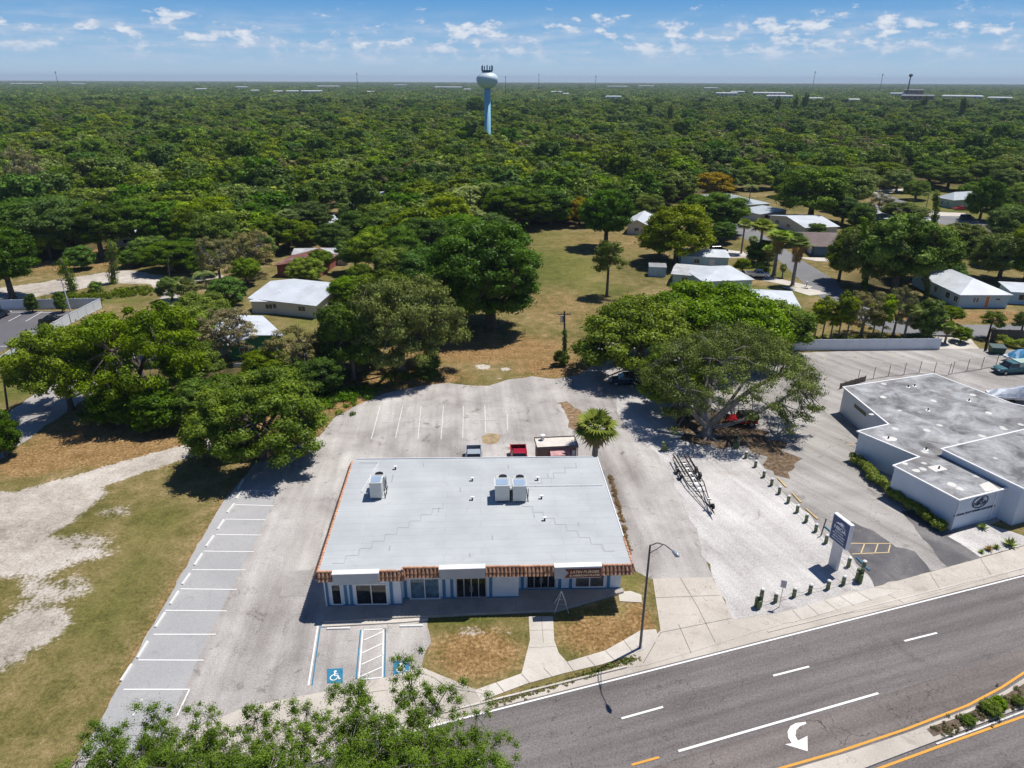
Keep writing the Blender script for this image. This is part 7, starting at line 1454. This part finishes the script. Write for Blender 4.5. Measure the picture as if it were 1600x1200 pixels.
# ---------------------------------------------------------------- water tower and the far distance
def revolve_smooth(prof, name, mat, parent, n=40): return MB().lathe(prof, n=n).build(name, mat, parent, smooth=True)
M_tw = M('tower_paint', (.62, .74, .80), .45, var=.03, scale=.1); M_tw2 = M('tower_shaft_paint', (.26, .55, .69), .5, var=.03, scale=.1)
def tower():
    base = G(762, 124.5 + 1, 41); Dd = 481.0; k = Dd / math.hypot(base.x, base.y); D_ = Vector((762 - 800, 0)); 
    d = ray(762, 200); d = Vector((d.x, d.y)).normalized() * Dd; e = empty('water_tower', (d.x, d.y, 0), label='pale blue water tower with a round tank and antennas rising over the woods', cat='water tower')
    zt = lambda py: CAMH + Dd * (-(py - 124.6)) / F * math.cos(0) / (math.cos(PITCH)) * 1.0 if False else None
    def zy(py):
        lo, hi = 0., 80.
        for _ in range(40):
            m_ = (lo + hi) / 2
            if P((d.x, d.y, m_))[1] > py: lo = m_
            else: hi = m_
        return lo
    rm = Dd * mpp((d.x, d.y, 40)) / Dd; rad = 17 * mpp((d.x, d.y, 40)); z1, zm, z0 = zy(112), zy(123.5), zy(138)
    MB().tube([(0, 0, 0), (0, 0, 3), (0, 0, z0)], [5 * .9, 1.95, 1.95], 28).build('shaft', M_tw2, e, smooth=True)
    prof = [(1.95, z0)] + [(1.95 + (rad - 1.95) * math.sin(t_) ** 1.1, z0 + (zm - z0) * (1 - math.cos(t_))) for t_ in np.linspace(.25, math.pi / 2, 8)] + [(rad * math.cos(t_), zm + (z1 - zm) * math.sin(t_)) for t_ in np.linspace(.12, 1.45, 9)] + [(.02, z1)]
    revolve_smooth(prof, 'tank', M_tw, e, 48)
    ra = MB(); ra.lathe([(2.9, z1 - .35), (3.05, z1 - .35), (3.05, z1 + .9), (2.9, z1 + .9), (2.9, z1 - .35)], n=20); ra.build('railing', M('dark_blue_metal', (.05, .12, .18), .6), e)
    for i in range(12):
        a_ = i / 12 * 2 * math.pi; x_, y_ = 3.3 * math.cos(a_), 3.3 * math.sin(a_); q = MB(); q.box(x_ - .28, x_ + .28, y_ - .15, y_ + .15, z1 + .4, z1 + 3.2 + .5 * (i % 2)); q.tube([(x_, y_, z1 - .6), (x_, y_, z1 + .4)], .08, 5); q.build('antenna', M('dark_blue_metal', (.05, .12, .18)), e)
tower()
def at_dist(pxx, D): d = ray(pxx, 124); return Vector((d.x, d.y)).normalized() * D
def far_building(pxx, py, wpx, hpx, lab, wall, roof, seed=0):
    D = CAMH / math.tan(PITCH + math.atan((py - 600) / F)) if py > 127 else 9000; D = min(D, 5200); b = at_dist(pxx, D); s_ = D / F / math.cos(PITCH - .0) * 1.0; w_ = wpx * s_ * .78; h = max(10 + hpx * s_ * .35, 11.5); ang = math.atan2(-b.x, b.y)
    e = empty('distant_building', (b.x, b.y, 0), ang, label=lab, cat='building'); dp = w_ * .6
    MB().box(-w_/2, w_/2, 0, dp, 0, h).build('wall', wall, e); m_ = MB(); m_.loft([[(-w_/2-1, -1, h+.01), (w_/2+1, -1, h+.01), (w_/2+1, dp+1, h+.01), (-w_/2-1, dp+1, h+.01)], [(-w_/2+1, 1, h+1.6), (w_/2-1, 1, h+1.6), (w_/2-1, dp-1, h+1.6), (-w_/2+1, dp-1, h+1.6)]]); m_.build('roof', roof, e)
    n_ = max(2, int(w_ / 9))
    for i in range(min(n_, 8)): x_ = -w_/2 + w_ * (i + .3) / n_; MB().box(x_, x_ + w_ / n_ * .4, -.15, -.01, h - 4.5, h - 2.2).build('window', G_win, e)
FB = [(312, 146, 16, 3, 'far white building left of the row of white roofs'), (376, 143, 18, 4, 'far two tone white building above the woods'), (396, 149, 12, 3, 'small far white block beside the two tone building'), (432, 150, 14, 2, 'far long white roof at the left of the roof cluster'), (455, 151, 20, 4, 'far white roof cluster left half'), (485, 151, 34, 4, 'largest far white roof in the cluster'), (512, 140, 36, 2, 'thin far white roof strip left of the tower'), (578, 151, 12, 2, 'small far white roof right of the roof cluster'), (625, 138, 22, 3, 'far white warehouse nearer the tower'), (700, 142, 46, 3, 'far white warehouse strip just left of the water tower'), (730, 146, 12, 3, 'small far white block by the tower'), (870, 150, 18, 2, 'far low white roof right of the tower'), (960, 161, 26, 5, 'far pale blue roofed hall right of the tower'), (885, 154, 10, 2, 'small far roof right of the tower'),
      (965, 139, 34, 3, 'bright far white roof strip right of centre'), (1010, 137, 26, 2, 'thin far white roof on the horizon'), (1112, 141, 22, 3, 'far white roof above the right woods'), (1138, 153, 34, 6, 'far white school like building'), (1155, 150, 22, 6, 'far grey white block beside the school like building'), (1205, 152, 50, 6, 'far large pale hall with white roof'), (1222, 157, 40, 5, 'far pale grey hall in front of the large pale hall'), (1278, 160, 24, 4, 'far grey blue roof right of the pale halls'), (1340, 161, 16, 3, 'small far pale roof'), (1415, 150, 34, 5, 'far pale building left of the brick building'), (1510, 153, 52, 4, 'far white strip roof right of the brick building'), (1570, 155, 30, 4, 'far pale roof at the right edge'), (40, 124, 40, 1, 'thin far red roofs on the left horizon'), (120, 124, 18, 1, 'thin far white strip on the left horizon')]
M_fw = M('far_white_wall', (.62, .64, .66), .8); M_fb = M('far_brick', (.24, .13, .11), .85, var=.1); M_fr = M('far_white_roof', (.58, .60, .63), .7, var=.15, scale=.05)
for i, (a_, b_, c_, d_, l_) in enumerate(FB): far_building(a_, max(b_, 131), c_, d_, l_, M_fb if 'red' in l_ else M_fw, M_fr if i % 3 or 'white' in l_ else M_metal_g)
far_building(1440, 158, 44, 12, 'far red brick building with a flat top', M_fb, M_shing_g); far_building(1432, 150, 26, 16, 'tall far brick block behind the brick building', M_fb, M_shing_g)
d = at_dist(1422, 1900); e = empty('far_water_tank', (d.x, d.y, 0), label='dark mushroom shaped water tank on the right horizon', cat='water tower'); MB().tube([(0, 0, 0), (0, 0, 50)], [1.6, 1.2], 10).build('shaft', M('far_dark_metal', (.05, .06, .07), .7), e); MB().lathe([(1.0, 50), (3, 51.5), (4.2, 53.5), (3.8, 55.5), (1.5, 56.5), (.1, 57)], n=20).build('tank', M('far_dark_metal', (.05, .06, .07)), e)
for p_, D, h, l_ in [(842, 3000, 64, 'thin mast on the horizon near the tower'), (931, 2600, 56, 'small box topped mast on the horizon'), (558, 2400, 60, 'lattice mast above the far white strip'), (1272, 3200, 76, 'thin tall mast on the right horizon'), (1378, 3000, 66, 'thin mast left of the far water tank'), (790, 900, 46, 'thin lattice mast just right of the water tower'), (89, 3500, 66, 'thin mast on the far left horizon')]:
    d = at_dist(p_, D); e = empty('radio_mast', (d.x, d.y, 0), label=l_, cat='mast'); k = D / 3000; q = MB(); q.tube([(0, 0, 0), (0, 0, h)], [1.1 * k, .7 * k], 4); q.build('mast', M('mast_steel', (.16, .17, .19), .7), e); MB().box(-1.3*k, 1.3*k, -1.3*k, 1.3*k, h - 6*k, h - 1*k).build('antenna_ring', M('mast_steel', (.16, .17, .19)), e)
for i, (p_, y_, t_) in enumerate([(1497, 186, 152), (1440, 172, 150), (1240, 172, 148), (1255, 172, 146), (1212, 175, 150), (1297, 182, 165), (1280, 176, 158), (1045, 192, 164), (1014, 186, 160), (745, 176, 150)]):
    tree_px(V['darkA'] if i == 9 else FV[5], p_, y_ + 12, t_, 30 if i == 9 else 9, 'norfolk_pine' if i != 9 else 'evergreen_tree', ['tall narrow pine right of the far brick building', 'narrow pine before the far brick building', 'left tall pine before the far pale halls', 'tallest pine before the far pale halls', 'shorter pine left of the tall pine pair', 'narrow dark pine right of the pale halls', 'narrow pine between the pale halls and the dark pine', 'narrow pine above the right woods', 'small narrow pine left of the woods pine', 'bulky dark evergreen crown just left of the water tower'][i], rz=i)

# ---------------------------------------------------------------- haze
m, t = newmat('haze_air'); pv = t.n('ShaderNodeVolumePrincipled', {'Color': (.66, .80, .97, 1), 'Density': HAZE}); t.L.new(pv.outputs[0], t.out.inputs['Volume'])
if HAZE > 0:
    o = MB().box(-14500, 14500, -14500, 14500, -1.0, 90.0).build('haze', m); tag(o, kind='stuff')
